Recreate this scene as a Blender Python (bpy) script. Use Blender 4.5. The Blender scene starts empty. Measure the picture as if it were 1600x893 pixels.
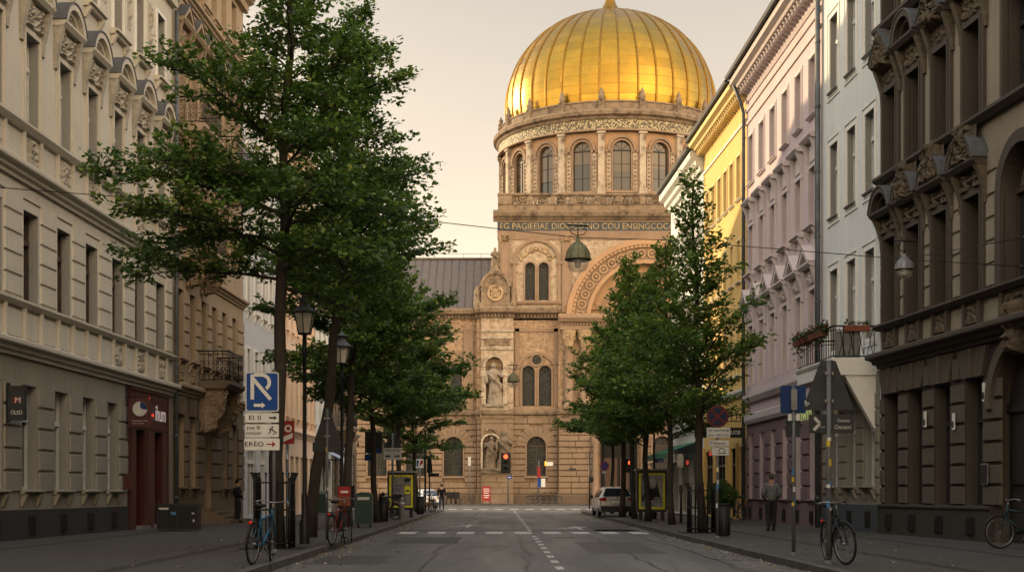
import bpy, bmesh, math, random
import numpy as np
from mathutils import Vector, Matrix, Euler, noise
R = math.radians
PI = math.pi
F = 2222.2
HOR, VPX, CAMZ = 768.0, 780.0, 1.32
GZ = 0.12                       # pavement height
scene = bpy.context.scene
COL = scene.collection

def X(px, d): return (px - VPX) * d / F
def Z(py, d): return CAMZ + (HOR - py) * d / F

# ------------------------------------------------------------------ objects
def link(o, parent=None):
    COL.objects.link(o)
    if parent is not None: o.parent = parent
    return o

def tag(o, label=None, cat=None, group=None, kind=None):
    if label: o['label'] = label
    if cat: o['category'] = cat
    if group: o['group'] = group
    if kind: o['kind'] = kind
    return o

def empty(name, label, cat, loc=(0, 0, 0), rz=0.0, group=None):
    o = bpy.data.objects.new(name, None)
    o.empty_display_size = 0.2
    link(o); o.location = loc; o.rotation_euler = (0, 0, rz)
    return tag(o, label, cat, group)

def inst(name, me, parent=None, loc=(0, 0, 0), rot=(0, 0, 0), sc=None):
    o = bpy.data.objects.new(name, me)
    link(o, parent); o.location = loc; o.rotation_euler = rot
    if sc is not None: o.scale = sc
    return o

def copy_tree(o, parent=None):
    c = o.copy(); link(c)
    c.parent = parent
    for ch in list(o.children): copy_tree(ch, c)
    return c

# ------------------------------------------------------------------ mesh builder
class MB:
    def __init__(s): s.V, s.F, s.M, s.S = [], [], [], []
    def add(s, vs, fs, m=0, smooth=False, mtx=None):
        b = len(s.V)
        if mtx is not None: vs = [tuple(mtx @ Vector(v)) for v in vs]
        s.V.extend(tuple(v) for v in vs)
        for f in fs:
            s.F.append(tuple(i + b for i in f)); s.M.append(m); s.S.append(smooth)
    def quad(s, a, b, c, d, m=0): s.add([a, b, c, d], [(0, 1, 2, 3)], m)
    def poly(s, pts, m=0): s.add(pts, [tuple(range(len(pts)))], m)
    def box(s, x0, x1, y0, y1, z0, z1, m=0, mtx=None):
        v = [(x0,y0,z0),(x1,y0,z0),(x1,y1,z0),(x0,y1,z0),(x0,y0,z1),(x1,y0,z1),(x1,y1,z1),(x0,y1,z1)]
        s.add(v, [(0,1,5,4),(1,2,6,5),(2,3,7,6),(3,0,4,7),(4,5,6,7),(3,2,1,0)], m, False, mtx)
    def block(s, x0, x1, z0, z1, yb, p, c=0.03, m=0):
        c = min(c, 0.022)
        """a raised block on a wall: base at y=yb, face at yb-p, chamfer c"""
        y1 = yb - p
        v = [(x0,yb,z0),(x1,yb,z0),(x1,yb,z1),(x0,yb,z1),(x0+c,y1,z0+c),(x1-c,y1,z0+c),(x1-c,y1,z1-c),(x0+c,y1,z1-c)]
        s.add(v, [(4,5,6,7),(0,1,5,4),(1,2,6,5),(2,3,7,6),(3,0,4,7)], m)
    def prism(s, pts, y0, y1, m=0):
        n = len(pts)
        v = [(x, y0, z) for x, z in pts] + [(x, y1, z) for x, z in pts]
        f = [tuple(range(n)), tuple(range(2*n-1, n-1, -1))]
        f += [(i, (i+n), ((i+1) % n)+n, (i+1) % n) for i in range(n)]
        s.add(v, f, m)
    def prism_z(s, pts, z0, z1, m=0):
        n = len(pts)
        v = [(x, y, z0) for x, y in pts] + [(x, y, z1) for x, y in pts]
        f = [tuple(range(n-1, -1, -1)), tuple(range(n, 2*n))]
        f += [(i, (i+1) % n, ((i+1) % n)+n, i+n) for i in range(n)]
        s.add(v, f, m)
    def ring(s, cx, cz, ri, ro, y0, y1, a0=0.0, a1=PI, n=16, m=0, sz=1.0):
        """arch ring in the xz plane from y0 (front) to y1"""
        for i in range(n):
            t0, t1 = a0+(a1-a0)*i/n, a0+(a1-a0)*(i+1)/n
            p = []
            for t in (t0, t1):
                for r in (ri, ro): p.append((cx+r*math.cos(t), cz+sz*r*math.sin(t)))
            q = [p[0], p[1], p[3], p[2]]
            s.prism(q, y0, y1, m)
    def extr(s, prof, x0, x1, m=0):
        """profile [(y,z)] swept along x"""
        n = len(prof)
        v = [(x0, y, z) for y, z in prof] + [(x1, y, z) for y, z in prof]
        f = [(i, i+n, (i+1) % n+n, (i+1) % n) for i in range(n)] + [tuple(range(n)), tuple(range(2*n-1, n-1, -1))]
        s.add(v, f, m)
    def tube(s, pts, rad, n=6, m=0, caps=True, smooth=True, mtx=None):
        pts = [Vector(p) for p in pts]
        if not hasattr(rad, '__len__'): rad = [rad]*len(pts)
        vs, fs = [], []
        prev = None
        for i, p in enumerate(pts):
            d = (pts[min(i+1, len(pts)-1)] - pts[max(i-1, 0)])
            d = d.normalized() if d.length > 1e-9 else Vector((0, 0, 1))
            if prev is None:
                a = Vector((0, 0, 1)) if abs(d.z) < 0.9 else Vector((1, 0, 0))
                u = d.cross(a).normalized()
            else:
                u = (prev - d*prev.dot(d))
                u = u.normalized() if u.length > 1e-6 else d.orthogonal().normalized()
            prev = u; w = d.cross(u)
            for k in range(n):
                t = 2*PI*k/n
                vs.append(p + (u*math.cos(t) + w*math.sin(t))*rad[i])
        for i in range(len(pts)-1):
            for k in range(n):
                fs.append((i*n+k, i*n+(k+1) % n, (i+1)*n+(k+1) % n, (i+1)*n+k))
        s.add(vs, fs, m, smooth, mtx)
        if caps:
            b = len(s.V) - len(vs)
            s.F.append(tuple(b+k for k in range(n-1, -1, -1))); s.M.append(m); s.S.append(False)
            b2 = len(s.V) - n
            s.F.append(tuple(b2+k for k in range(n))); s.M.append(m); s.S.append(False)
    def lathe(s, prof, n=16, m=0, c=(0, 0, 0), a0=0.0, a1=2*PI, smooth=True, mtx=None, sx=1.0, sy=1.0):
        full = abs(a1-a0-2*PI) < 1e-6
        cols = n if full else n+1
        vs, fs = [], []
        for r, z in prof:
            for k in range(cols):
                t = a0+(a1-a0)*k/n
                vs.append((c[0]+sx*r*math.cos(t), c[1]+sy*r*math.sin(t), c[2]+z))
        for i in range(len(prof)-1):
            for k in range(n):
                k2 = (k+1) % cols
                fs.append((i*cols+k, i*cols+k2, (i+1)*cols+k2, (i+1)*cols+k))
        s.add(vs, fs, m, smooth, mtx)
    def torus(s, c, R0, r, axis='x', n=28, k=8, m=0, mtx=None):
        vs, fs = [], []
        for i in range(n):
            a = 2*PI*i/n
            for j in range(k):
                b = 2*PI*j/k
                q = R0+r*math.cos(b); h = r*math.sin(b)
                if axis == 'x': vs.append((c[0]+h, c[1]+q*math.cos(a), c[2]+q*math.sin(a)))
                elif axis == 'y': vs.append((c[0]+q*math.cos(a), c[1]+h, c[2]+q*math.sin(a)))
                else: vs.append((c[0]+q*math.cos(a), c[1]+q*math.sin(a), c[2]+h))
        for i in range(n):
            for j in range(k):
                fs.append((i*k+j, ((i+1) % n)*k+j, ((i+1) % n)*k+(j+1) % k, i*k+(j+1) % k))
        s.add(vs, fs, m, True, mtx)
    def ball(s, c, r, n=10, m=0, sz=(1, 1, 1), mtx=None):
        prof = [(r*math.sin(PI*i/n), -r*math.cos(PI*i/n)) for i in range(n+1)]
        prof = [(max(a, 1e-4), z*sz[2]) for a, z in prof]
        s.lathe(prof, n+4, m, c, mtx=mtx, sx=sz[0], sy=sz[1])
    def mesh(s, name, mats):
        me = bpy.data.meshes.new(name)
        me.from_pydata(s.V, [], s.F)
        for mt in mats: me.materials.append(mt)
        me.polygons.foreach_set('material_index', s.M)
        me.polygons.foreach_set('use_smooth', s.S)
        bm = bmesh.new(); bm.from_mesh(me)
        bmesh.ops.recalc_face_normals(bm, faces=bm.faces)
        bm.to_mesh(me); bm.free()
        me.update()
        return me
    def split(s, name, mats, parent=None, loc=(0, 0, 0), rot=(0, 0, 0)):
        """build every connected piece as an object of its own"""
        p = list(range(len(s.V)))
        def find(i):
            while p[i] != i: p[i] = p[p[i]]; i = p[i]
            return i
        for f in s.F:
            a = find(f[0])
            for i in f[1:]: p[find(i)] = a
        groups = {}
        for k, f in enumerate(s.F): groups.setdefault(find(f[0]), []).append(k)
        for fs in groups.values():
            m, mp = MB(), {}
            for k in fs:
                for i in s.F[k]:
                    if i not in mp: mp[i] = len(m.V); m.V.append(s.V[i])
                m.F.append(tuple(mp[i] for i in s.F[k])); m.M.append(s.M[k]); m.S.append(s.S[k])
            m.build(name, mats, parent, loc, rot)
    def build(s, name, mats, parent=None, loc=(0, 0, 0), rot=(0, 0, 0)):
        if not isinstance(mats, (list, tuple)): mats = [mats]
        return inst(name, s.mesh(name, mats), parent, loc, rot)

# ------------------------------------------------------------------ materials
class NT:
    def __init__(s, name):
        s.mat = bpy.data.materials.new(name); s.mat.use_nodes = True
        s.t = s.mat.node_tree; s.t.nodes.clear()
    def n(s, typ, **kw):
        nd = s.t.nodes.new(typ)
        for k, v in kw.items():
            if k in nd.inputs: nd.inputs[k].default_value = v
            else: setattr(nd, k, v)
        return nd
    def l(s, a, b): s.t.links.new(a, b)

def c4(c): return (c[0], c[1], c[2], 1.0)
def mul(c, f): return tuple(min(1.0, x*f) for x in c)

def coords(N, scale=(1, 1, 1), typ='Object'):
    tc = N.n('ShaderNodeTexCoord'); mp = N.n('ShaderNodeMapping')
    mp.inputs['Scale'].default_value = scale
    N.l(tc.outputs[typ], mp.inputs['Vector'])
    return mp.outputs['Vector']

def noise_tex(N, vec, scale, detail=6, rough=0.6):
    n = N.n('ShaderNodeTexNoise'); n.inputs['Scale'].default_value = scale
    n.inputs['Detail'].default_value = detail; n.inputs['Roughness'].default_value = rough
    N.l(vec, n.inputs['Vector']); return n.outputs['Fac']

def ramp(N, fac, stops):
    r = N.n('ShaderNodeValToRGB'); e = r.color_ramp.elements
    while len(e) < len(stops): e.new(0.5)
    for el, (p, c) in zip(e, stops):
        el.position = p; el.color = c4(c) if hasattr(c, '__len__') else (c, c, c, 1)
    N.l(fac, r.inputs['Fac']); return r.outputs['Color']

def mix(N, fac, a, b, mode='MIX'):
    m = N.n('ShaderNodeMix', data_type='RGBA', blend_type=mode)
    for sock, v in ((m.inputs[0], fac), (m.inputs[6], a), (m.inputs[7], b)):
        if isinstance(v, bpy.types.NodeSocket): N.l(v, sock)
        else: sock.default_value = c4(v) if hasattr(v, '__len__') else v
    return m.outputs[2]

def finish(N, col, rough=0.8, metal=0.0, bump=None, bstr=0.3, bdist=0.02, spec=0.5):
    p = N.n('ShaderNodeBsdfPrincipled'); o = N.n('ShaderNodeOutputMaterial')
    if isinstance(col, bpy.types.NodeSocket): N.l(col, p.inputs['Base Color'])
    else: p.inputs['Base Color'].default_value = c4(col)
    if isinstance(rough, bpy.types.NodeSocket): N.l(rough, p.inputs['Roughness'])
    else: p.inputs['Roughness'].default_value = rough
    p.inputs['Metallic'].default_value = metal
    p.inputs['Specular IOR Level'].default_value = spec
    if bump is not None:
        b = N.n('ShaderNodeBump'); b.inputs['Strength'].default_value = bstr; b.inputs['Distance'].default_value = bdist
        N.l(bump, b.inputs['Height']); N.l(b.outputs['Normal'], p.inputs['Normal'])
    N.l(p.outputs['BSDF'], o.inputs['Surface'])
    return N.mat

def stucco(name, c, var=0.16, stain=0.35, grime=None, rough=0.9, fine=14.0, bstr=0.35):
    """painted plaster or stone: mottling, rain streaks running down, fine grain"""
    N = NT(name); v = coords(N)
    big = noise_tex(N, v, 0.45, 5, 0.62)
    col = ramp(N, big, [(0.28, mul(c, 1-var)), (0.52, c), (0.75, mul(c, 1+var*0.7))])
    vs = coords(N, (3.2, 3.2, 0.22))
    st = noise_tex(N, vs, 1.3, 8, 0.7)
    g = grime or mul(c, 0.45)
    stf = ramp(N, st, [(0.50, 0.0), (0.72, stain)])
    col = mix(N, stf, col, g)
    med = noise_tex(N, v, 2.7, 8, 0.7)
    col = mix(N, ramp(N, med, [(0.56, 0.0), (0.8, 0.45)]), col, mul(g, 1.15))
    fn = noise_tex(N, v, fine, 8, 0.7)
    col = mix(N, 0.35, col, ramp(N, fn, [(0.3, mul(c, 0.72)), (0.7, mul(c, 1.18))]))
    return finish(N, col, rough, 0, fn, bstr, 0.02, 0.3)

def carved(name, c, dark, rough=0.9):
    """weathered carved stone, dirtier where the texture of the stone holds soot"""
    N = NT(name); v = coords(N)
    a = noise_tex(N, v, 1.1, 8, 0.7); b = noise_tex(N, v, 9.0, 8, 0.75)
    col = ramp(N, a, [(0.32, dark), (0.5, mul(c, 0.8)), (0.7, c)])
    col = mix(N, ramp(N, b, [(0.42, 0.0), (0.7, 0.7)]), col, dark)
    return finish(N, col, rough, 0, b, 0.5, 0.03, 0.3)

def plain(name, c, rough=0.5, metal=0.0, var=0.2, scale=6.0, bstr=0.1, spec=0.25):
    N = NT(name); v = coords(N)
    a = noise_tex(N, v, scale, 6, 0.65)
    col = ramp(N, a, [(0.3, mul(c, 1-var)), (0.7, mul(c, 1+var))])
    return finish(N, col, rough, metal, a, bstr, 0.005, spec)

def brick(name, c1, c2, mortar, bw=0.6, bh=0.16, mort=0.02, stain=0.5, dark=(0.06, 0.045, 0.035), plane='xz', bstr=0.4):
    N = NT(name)
    tc = N.n('ShaderNodeTexCoord'); sp = N.n('ShaderNodeSeparateXYZ'); cb = N.n('ShaderNodeCombineXYZ')
    N.l(tc.outputs['Object'], sp.inputs[0])
    ad = N.n('ShaderNodeMath', operation='ADD'); N.l(sp.outputs[0], ad.inputs[0]); N.l(sp.outputs[1], ad.inputs[1])
    N.l(ad.outputs[0], cb.inputs[0]); N.l(sp.outputs[2 if plane == 'xz' else 1], cb.inputs[1])
    if plane == 'xy':
        N.l(sp.outputs[0], cb.inputs[0])
    b = N.n('ShaderNodeTexBrick'); N.l(cb.outputs[0], b.inputs['Vector'])
    b.inputs['Color1'].default_value = c4(c1); b.inputs['Color2'].default_value = c4(c2); b.inputs['Mortar'].default_value = c4(mortar)
    b.inputs['Scale'].default_value = 1.0; b.inputs['Brick Width'].default_value = bw; b.inputs['Row Height'].default_value = bh
    b.inputs['Mortar Size'].default_value = mort; b.inputs['Mortar Smooth'].default_value = 0.2; b.inputs['Bias'].default_value = 0.0
    v = coords(N)
    big = noise_tex(N, v, 0.3, 8, 0.68)
    col = mix(N, ramp(N, big, [(0.45, 0.0), (0.75, stain)]), b.outputs['Color'], dark)
    med = noise_tex(N, v, 2.2, 8, 0.7)
    col = mix(N, 0.5, col, ramp(N, med, [(0.34, mul(c2, 0.30)), (0.5, mul(c1, 0.9)), (0.64, mul(c1, 1.4))]))
    stn = noise_tex(N, coords(N, (2.6, 2.6, 0.18)), 0.9, 8, 0.72); col = mix(N, ramp(N, stn, [(0.48, 0.0), (0.74, stain)]), col, dark)
    fac = mix(N, 0.4, b.outputs['Fac'], med)
    inv = N.n('ShaderNodeInvert'); N.l(fac, inv.inputs['Color'])
    return finish(N, col, 0.9, 0, inv.outputs['Color'], bstr, 0.03, 0.3)

def glass_mat(name, c=(0.02, 0.024, 0.028), curt=(0.16, 0.155, 0.14), amt=0.5, rough=0.06):
    """window glass over a dark room, some panes with a curtain behind"""
    N = NT(name)
    oi = N.n('ShaderNodeObjectInfo')
    v = coords(N, (14, 14, 0.5)); w = noise_tex(N, v, 1.0, 3, 0.5)
    cur = ramp(N, w, [(0.35, mul(curt, 0.5)), (0.65, curt)])
    on = ramp(N, oi.outputs['Random'], [(0.42, 0.0), (0.56, amt)])
    col = mix(N, on, c, cur)
    # a blind drawn part of the way down behind some panes
    tc = N.n('ShaderNodeTexCoord'); sp = N.n('ShaderNodeSeparateXYZ'); N.l(tc.outputs['Object'], sp.inputs[0])
    f7 = N.n('ShaderNodeMath', operation='MULTIPLY'); f7.inputs[1].default_value = 7.31; N.l(oi.outputs['Random'], f7.inputs[0]); fr = N.n('ShaderNodeMath', operation='FRACT'); N.l(f7.outputs[0], fr.inputs[0])
    th = N.n('ShaderNodeMath', operation='MULTIPLY_ADD'); th.inputs[1].default_value = 3.6; th.inputs[2].default_value = 0.7; N.l(fr.outputs[0], th.inputs[0])
    gt = N.n('ShaderNodeMath', operation='GREATER_THAN'); N.l(sp.outputs[2], gt.inputs[0]); N.l(th.outputs[0], gt.inputs[1])
    gm = N.n('ShaderNodeMath', operation='MULTIPLY'); gm.inputs[1].default_value = 0.85; N.l(gt.outputs[0], gm.inputs[0]); col = mix(N, gm.outputs[0], col, mul(curt, 0.9))
    v2 = coords(N); b = noise_tex(N, v2, 1.4, 2, 0.5)
    return finish(N, col, rough, 0, b, 0.08, 0.05, 0.5)

def emit(name, c, s):
    N = NT(name); e = N.n('ShaderNodeEmission'); o = N.n('ShaderNodeOutputMaterial')
    e.inputs['Color'].default_value = c4(c); e.inputs['Strength'].default_value = s
    N.l(e.outputs[0], o.inputs['Surface']); return N.mat

# ------------------------------------------------------------------ text
def text_mesh(txt, size, mat, depth=0.004, align='CENTER', name='lettering', width=None):
    cu = bpy.data.curves.new(name, 'FONT'); cu.body = txt; cu.size = size; cu.extrude = depth
    cu.align_x = align; cu.align_y = 'CENTER'; cu.resolution_u = 3
    o = bpy.data.objects.new(name, cu); COL.objects.link(o)
    dg = bpy.context.evaluated_depsgraph_get()
    me = bpy.data.meshes.new_from_object(o.evaluated_get(dg))
    bpy.data.objects.remove(o); bpy.data.curves.remove(cu)
    me.materials.clear(); me.materials.append(mat)
    # text plane xy -> xz facing -y
    me.transform(Matrix.Rotation(PI/2, 4, 'X'))
    if width:
        xs = [v.co.x for v in me.vertices]
        if xs: me.transform(Matrix.Scale(width/(max(xs)-min(xs)), 4, Vector((1, 0, 0))))
    me.name = name
    return me
def lettering(txt, size, mat, parent, loc, rot=(0, 0, 0), width=None, name='lettering', depth=0.004):
    return inst(name, text_mesh(txt, size, mat, depth, width=width, name=name), parent, loc, rot)
# ------------------------------------------------------------------ palette
M = {}
M['cream'] = stucco('cream_plaster', (0.48, 0.445, 0.375), grime=(0.20, 0.17, 0.13))
M['cream_low'] = stucco('cream_plaster_darkened', (0.245, 0.228, 0.188), 0.26, 0.6, grime=(0.10, 0.085, 0.065))  # cream darkened for the dim street level, shade put into the colour
M['cream_orn'] = carved('cream_carving', (0.44, 0.405, 0.335), (0.14, 0.12, 0.09))
M['plinth_grey'] = stucco('plinth_grey_paint', (0.032, 0.032, 0.034), 0.25, 0.4, grime=(0.03, 0.028, 0.026))
M['slate'] = plain('slate_sheet', (0.07, 0.075, 0.082), 0.6, 0, 0.25, 4)
M['zinc'] = plain('zinc_sheet', (0.16, 0.165, 0.17), 0.5, 0.3, 0.25, 5)
M['pipe'] = plain('downpipe_zinc', (0.085, 0.095, 0.105), 0.5, 0.3, 0.3, 3)
M['tan'] = stucco('tan_sandstone', (0.31, 0.238, 0.165), 0.22, 0.5, grime=(0.12, 0.08, 0.05))
M['tan_low'] = stucco('tan_sandstone_darkened', (0.135, 0.104, 0.073), 0.25, 0.55, grime=(0.07, 0.05, 0.035))  # darker tan; ground floors carry their shade in this colour
M['tan_orn'] = carved('tan_carving', (0.31, 0.23, 0.155), (0.10, 0.07, 0.045))
M['paleblue'] = stucco('pale_blue_plaster', (0.48, 0.50, 0.535), 0.08, 0.2)
M['salmon'] = stucco('salmon_plaster', (0.74, 0.56, 0.42), 0.08, 0.18)
M['white'] = stucco('white_plaster', (0.58, 0.605, 0.60), 0.13, 0.5, grime=(0.33, 0.31, 0.27))
M['white_trim'] = stucco('white_trim_plaster', (0.66, 0.65, 0.61), 0.06, 0.18, grime=(0.3, 0.29, 0.27))
M['pink'] = stucco('pink_plaster', (0.50, 0.41, 0.435), 0.16, 0.55, grime=(0.25, 0.19, 0.19))
M['pink_trim'] = stucco('pink_trim_plaster', (0.52, 0.46, 0.46), 0.1, 0.25, grime=(0.22, 0.19, 0.18))
M['pink_low'] = stucco('pink_plaster_shaded', (0.19, 0.13, 0.14), 0.16, 0.35, grime=(0.13, 0.09, 0.09))  # pink with the ground-floor shade painted into its tone
M['yellow'] = stucco('yellow_plaster', (0.66, 0.445, 0.16), 0.14, 0.4, grime=(0.36, 0.24, 0.08))
M['yellow_trim'] = stucco('yellow_trim_plaster', (0.72, 0.58, 0.30), 0.08, 0.2)
M['brown'] = stucco('brown_stone', (0.062, 0.051, 0.041), 0.3, 0.55, grime=(0.04, 0.03, 0.022))
M['brown_lt'] = stucco('brown_plaster_field', (0.225, 0.192, 0.145), 0.2, 0.5, grime=(0.08, 0.06, 0.04))
M['brown_low'] = stucco('brown_stone_shaded', (0.036, 0.030, 0.024), 0.3, 0.55, grime=(0.03, 0.022, 0.017))  # brown stone darkened at street level, shade held in the colour
M['brown_orn'] = carved('brown_carving', (0.125, 0.098, 0.068), (0.035, 0.026, 0.018))
M['bluegrey'] = stucco('plinth_blue_grey', (0.055, 0.065, 0.08), 0.2, 0.3, grime=(0.03, 0.032, 0.035))
M['rooftile'] = brick('roof_tile', (0.13, 0.07, 0.05), (0.09, 0.05, 0.04), (0.03, 0.02, 0.02), 0.25, 0.3, 0.02, 0.5, plane='xy')
M['win_white'] = plain('window_white_paint', (0.55, 0.55, 0.53), 0.5, 0, 0.12, 5)
M['win_brown'] = plain('window_brown_paint', (0.06, 0.042, 0.03), 0.5, 0, 0.2, 5)
M['win_dark'] = plain('window_dark_paint', (0.03, 0.028, 0.026), 0.5, 0, 0.2, 5)
M['glass'] = glass_mat('window_glass')
M['glass_cur'] = glass_mat('window_glass_curtained', (0.05, 0.055, 0.06), (0.27, 0.27, 0.26), 0.8)
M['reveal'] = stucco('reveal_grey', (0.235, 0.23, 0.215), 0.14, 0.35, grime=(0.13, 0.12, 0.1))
M['iron'] = plain('wrought_iron', (0.014, 0.014, 0.015), 0.5, 0.2, 0.3, 8)
M['void'] = plain('dark_recess', (0.012, 0.011, 0.01), 0.9, 0, 0.2, 4)
M['door'] = plain('door_wood', (0.05, 0.026, 0.014), 0.5, 0, 0.3, 7)

# ------------------------------------------------------------------ kit
def wall(mb, x0, x1, z0, z1, ops, y=0.0, m=0, rev=0.35, mr=None):
    """wall face in the xz plane with openings (xa, xb, za, zb, arched)"""
    if mr is None: mr = m
    xs = sorted({x0, x1} | {o[0] for o in ops} | {o[1] for o in ops})
    zs = sorted({z0, z1} | {o[2] for o in ops} | {o[3] for o in ops})
    xs = [x for x in xs if x0 <= x <= x1]; zs = [z for z in zs if z0 <= z <= z1]
    for i in range(len(xs)-1):
        for j in range(len(zs)-1):
            cx, cz = (xs[i]+xs[i+1])/2, (zs[j]+zs[j+1])/2
            if any(o[0] < cx < o[1] and o[2] < cz < o[3] for o in ops): continue
            mb.quad((xs[i], y, zs[j]), (xs[i+1], y, zs[j]), (xs[i+1], y, zs[j+1]), (xs[i], y, zs[j+1]), m)
    for o in ops:
        xa, xb, za, zb = o[:4]
        arch = len(o) > 4 and o[4]
        r = (xb-xa)/2; cx = (xa+xb)/2; zs_ = zb-r if arch else zb
        pts = [(xa, za)] + [(xa, zs_)]
        if arch:
            n = 14
            arc = [(cx-r*math.cos(PI*k/n), zs_+r*math.sin(PI*k/n)) for k in range(n+1)]
            for k in range(n):
                a, b = arc[k], arc[k+1]
                corner = (xa, zb) if k < n//2 else (xb, zb)
                mb.poly([(a[0], y, a[1]), (b[0], y, b[1]), (corner[0], y, corner[1])], m)
            pts += arc[1:-1]
        pts += [(xb, zs_), (xb, za)]
        for k in range(len(pts)):
            a, b = pts[k], pts[(k+1) % len(pts)]
            mb.quad((a[0], y, a[1]), (b[0], y, b[1]), (b[0], y+rev, b[1]), (a[0], y+rev, a[1]), mr)

def relief(mb, x0, x1, z0, z1, amp, seed, m, nx=14, nz=14, yb=0.0, freq=3.2, sym=True, mask=None):
    """carved panel: a height field of curling lumps standing off the wall"""
    vs, fs = [], []
    w, h = x1-x0, z1-z0
    for j in range(nz+1):
        for i in range(nx+1):
            u, v = 2*i/nx-1, 2*j/nz-1
            a = abs(u) if sym else u
            p = Vector((a*freq*w*0.9+seed*3.1, v*freq*h*0.9, seed*1.7))
            q = p + Vector((noise.noise(p*1.3+Vector((5, 0, 0))), noise.noise(p*1.3+Vector((0, 9, 0))), 0))*0.9
            hh = abs(math.sin(3.2*noise.noise(q*1.1)+1.1*noise.noise(q*2.6)))
            edge = min(1.0, 6*(1-abs(u)), 6*(1-abs(v)))
            k = mask(u, v) if mask else 1.0
            vs.append((x0+w*i/nx, yb-amp*edge*k*(0.15+hh), z0+h*j/nz))
    for j in range(nz):
        for i in range(nx):
            fs.append((j*(nx+1)+i, j*(nx+1)+i+1, (j+1)*(nx+1)+i+1, (j+1)*(nx+1)+i))
    mb.add(vs, fs, m, False)

def window_frame(w, h, rev, arch=False, transom=0.68, mull=1, t=0.07, rows=0):
    mb = MB(); y0, y1 = rev-0.13, rev-0.03
    a = w/2
    if arch:
        r = a; zs = h-r
        mb.ring(0, zs, r-t, r+0.005, y0, y1, n=14)
        mb.box(-a, -a+t, y0, y1, 0, zs); mb.box(a-t, a, y0, y1, 0, zs)
    else:
        mb.box(-a, -a+t, y0, y1, 0, h); mb.box(a-t, a, y0, y1, 0, h)
        mb.box(-a+t, a-t, y0, y1, h-t, h)
    mb.box(-a+t, a-t, y0, y1, 0, t*1.2)
    tz = (h-a if arch else h*transom)
    if transom: mb.box(-a+t, a-t, y0-0.04, y1-0.002, tz-0.06, tz+0.06)
    for k in range(mull):
        xx = -a+2*a*(k+1)/(mull+1)
        mb.box(xx-0.04, xx+0.04, y0-0.015, y1-0.004, t*1.2, (tz-0.06) if transom else h-t)
    if transom and not arch:
        mb.box(-0.03, 0.03, y0-0.01, y1-0.006, tz+0.06, h-t)
    for k in range(rows):
        zz = tz*(k+1)/(rows+1)
        mb.box(-a+t, a-t, y0+0.02, y1-0.008, zz-0.018, zz+0.018)
    if arch:
        for ang in (PI/4, PI/2, 3*PI/4):
            mb.tube([(0, (y0+y1)/2, tz), (math.cos(ang)*a*0.97, (y0+y1)/2, tz+math.sin(ang)*a*0.97)], 0.025, 4)
    return mb

def pane_mesh(w, h, rev, arch=False):
    mb = MB(); y = rev-0.06; a = w/2
    if arch:
        zs = h-a
        mb.poly([(-a, y, 0), (a, y, 0)] + [(a*math.cos(PI*k/14), y, zs+a*math.sin(PI*k/14)) for k in range(15)])
    else: mb.quad((-a, y, 0), (a, y, 0), (a, y, h), (-a, y, h))
    return mb

def make_window(parent, w, h, rev=0.35, arch=False, frame='win_white', glass='glass', transom=0.68, mull=1, extras=(), rows=0):
    """window (frame) > pane, and any (name, MB, mats) extras in window coordinates"""
    o = window_frame(w, h, rev, arch, transom, mull, rows=rows).build('window', M[frame], parent)
    pane_mesh(w, h, rev, arch).build('pane', M[glass], o)
    for nm, mb, mats in extras: mb.build(nm, mats, o)
    return o

def surround(w, h, t=0.15, p=0.06, m=0, mb=None, sides=True):
    mb = mb or MB(); a = w/2
    mb.box(-a-t, -a, -p, 0.02, -0.02, h+t, m); mb.box(a, a+t, -p, 0.02, -0.02, h+t, m)
    mb.box(-a, a, -p, 0.02, h, h+t, m)
    mb.box(-a-t*0.35, -a-t*0.05, -p-0.03, -p+0.01, 0, h+t*0.3, m); mb.box(a+t*0.05, a+t*0.35, -p-0.03, -p+0.01, 0, h+t*0.3, m)
    return mb

def sill(w, p=0.22, h=0.14, m=0, brackets=True, ext=0.2):
    mb = MB(); a = w/2+ext
    mb.extr([(0.02, -h), (-p*0.55, -h), (-p*0.7, -h*0.55), (-p, -h*0.45), (-p, -0.01), (0.02, 0.02)], -a, a, m)
    if brackets:
        for s in (-1, 1):
            x = s*(a-0.14)
            mb.extr([(0.02, -h-0.32), (-0.05, -h-0.30), (-p*0.75, -h-0.05), (-p*0.75, -h-0.002), (0.02, -h-0.002)], x-0.07, x+0.07, m)
    return mb

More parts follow.
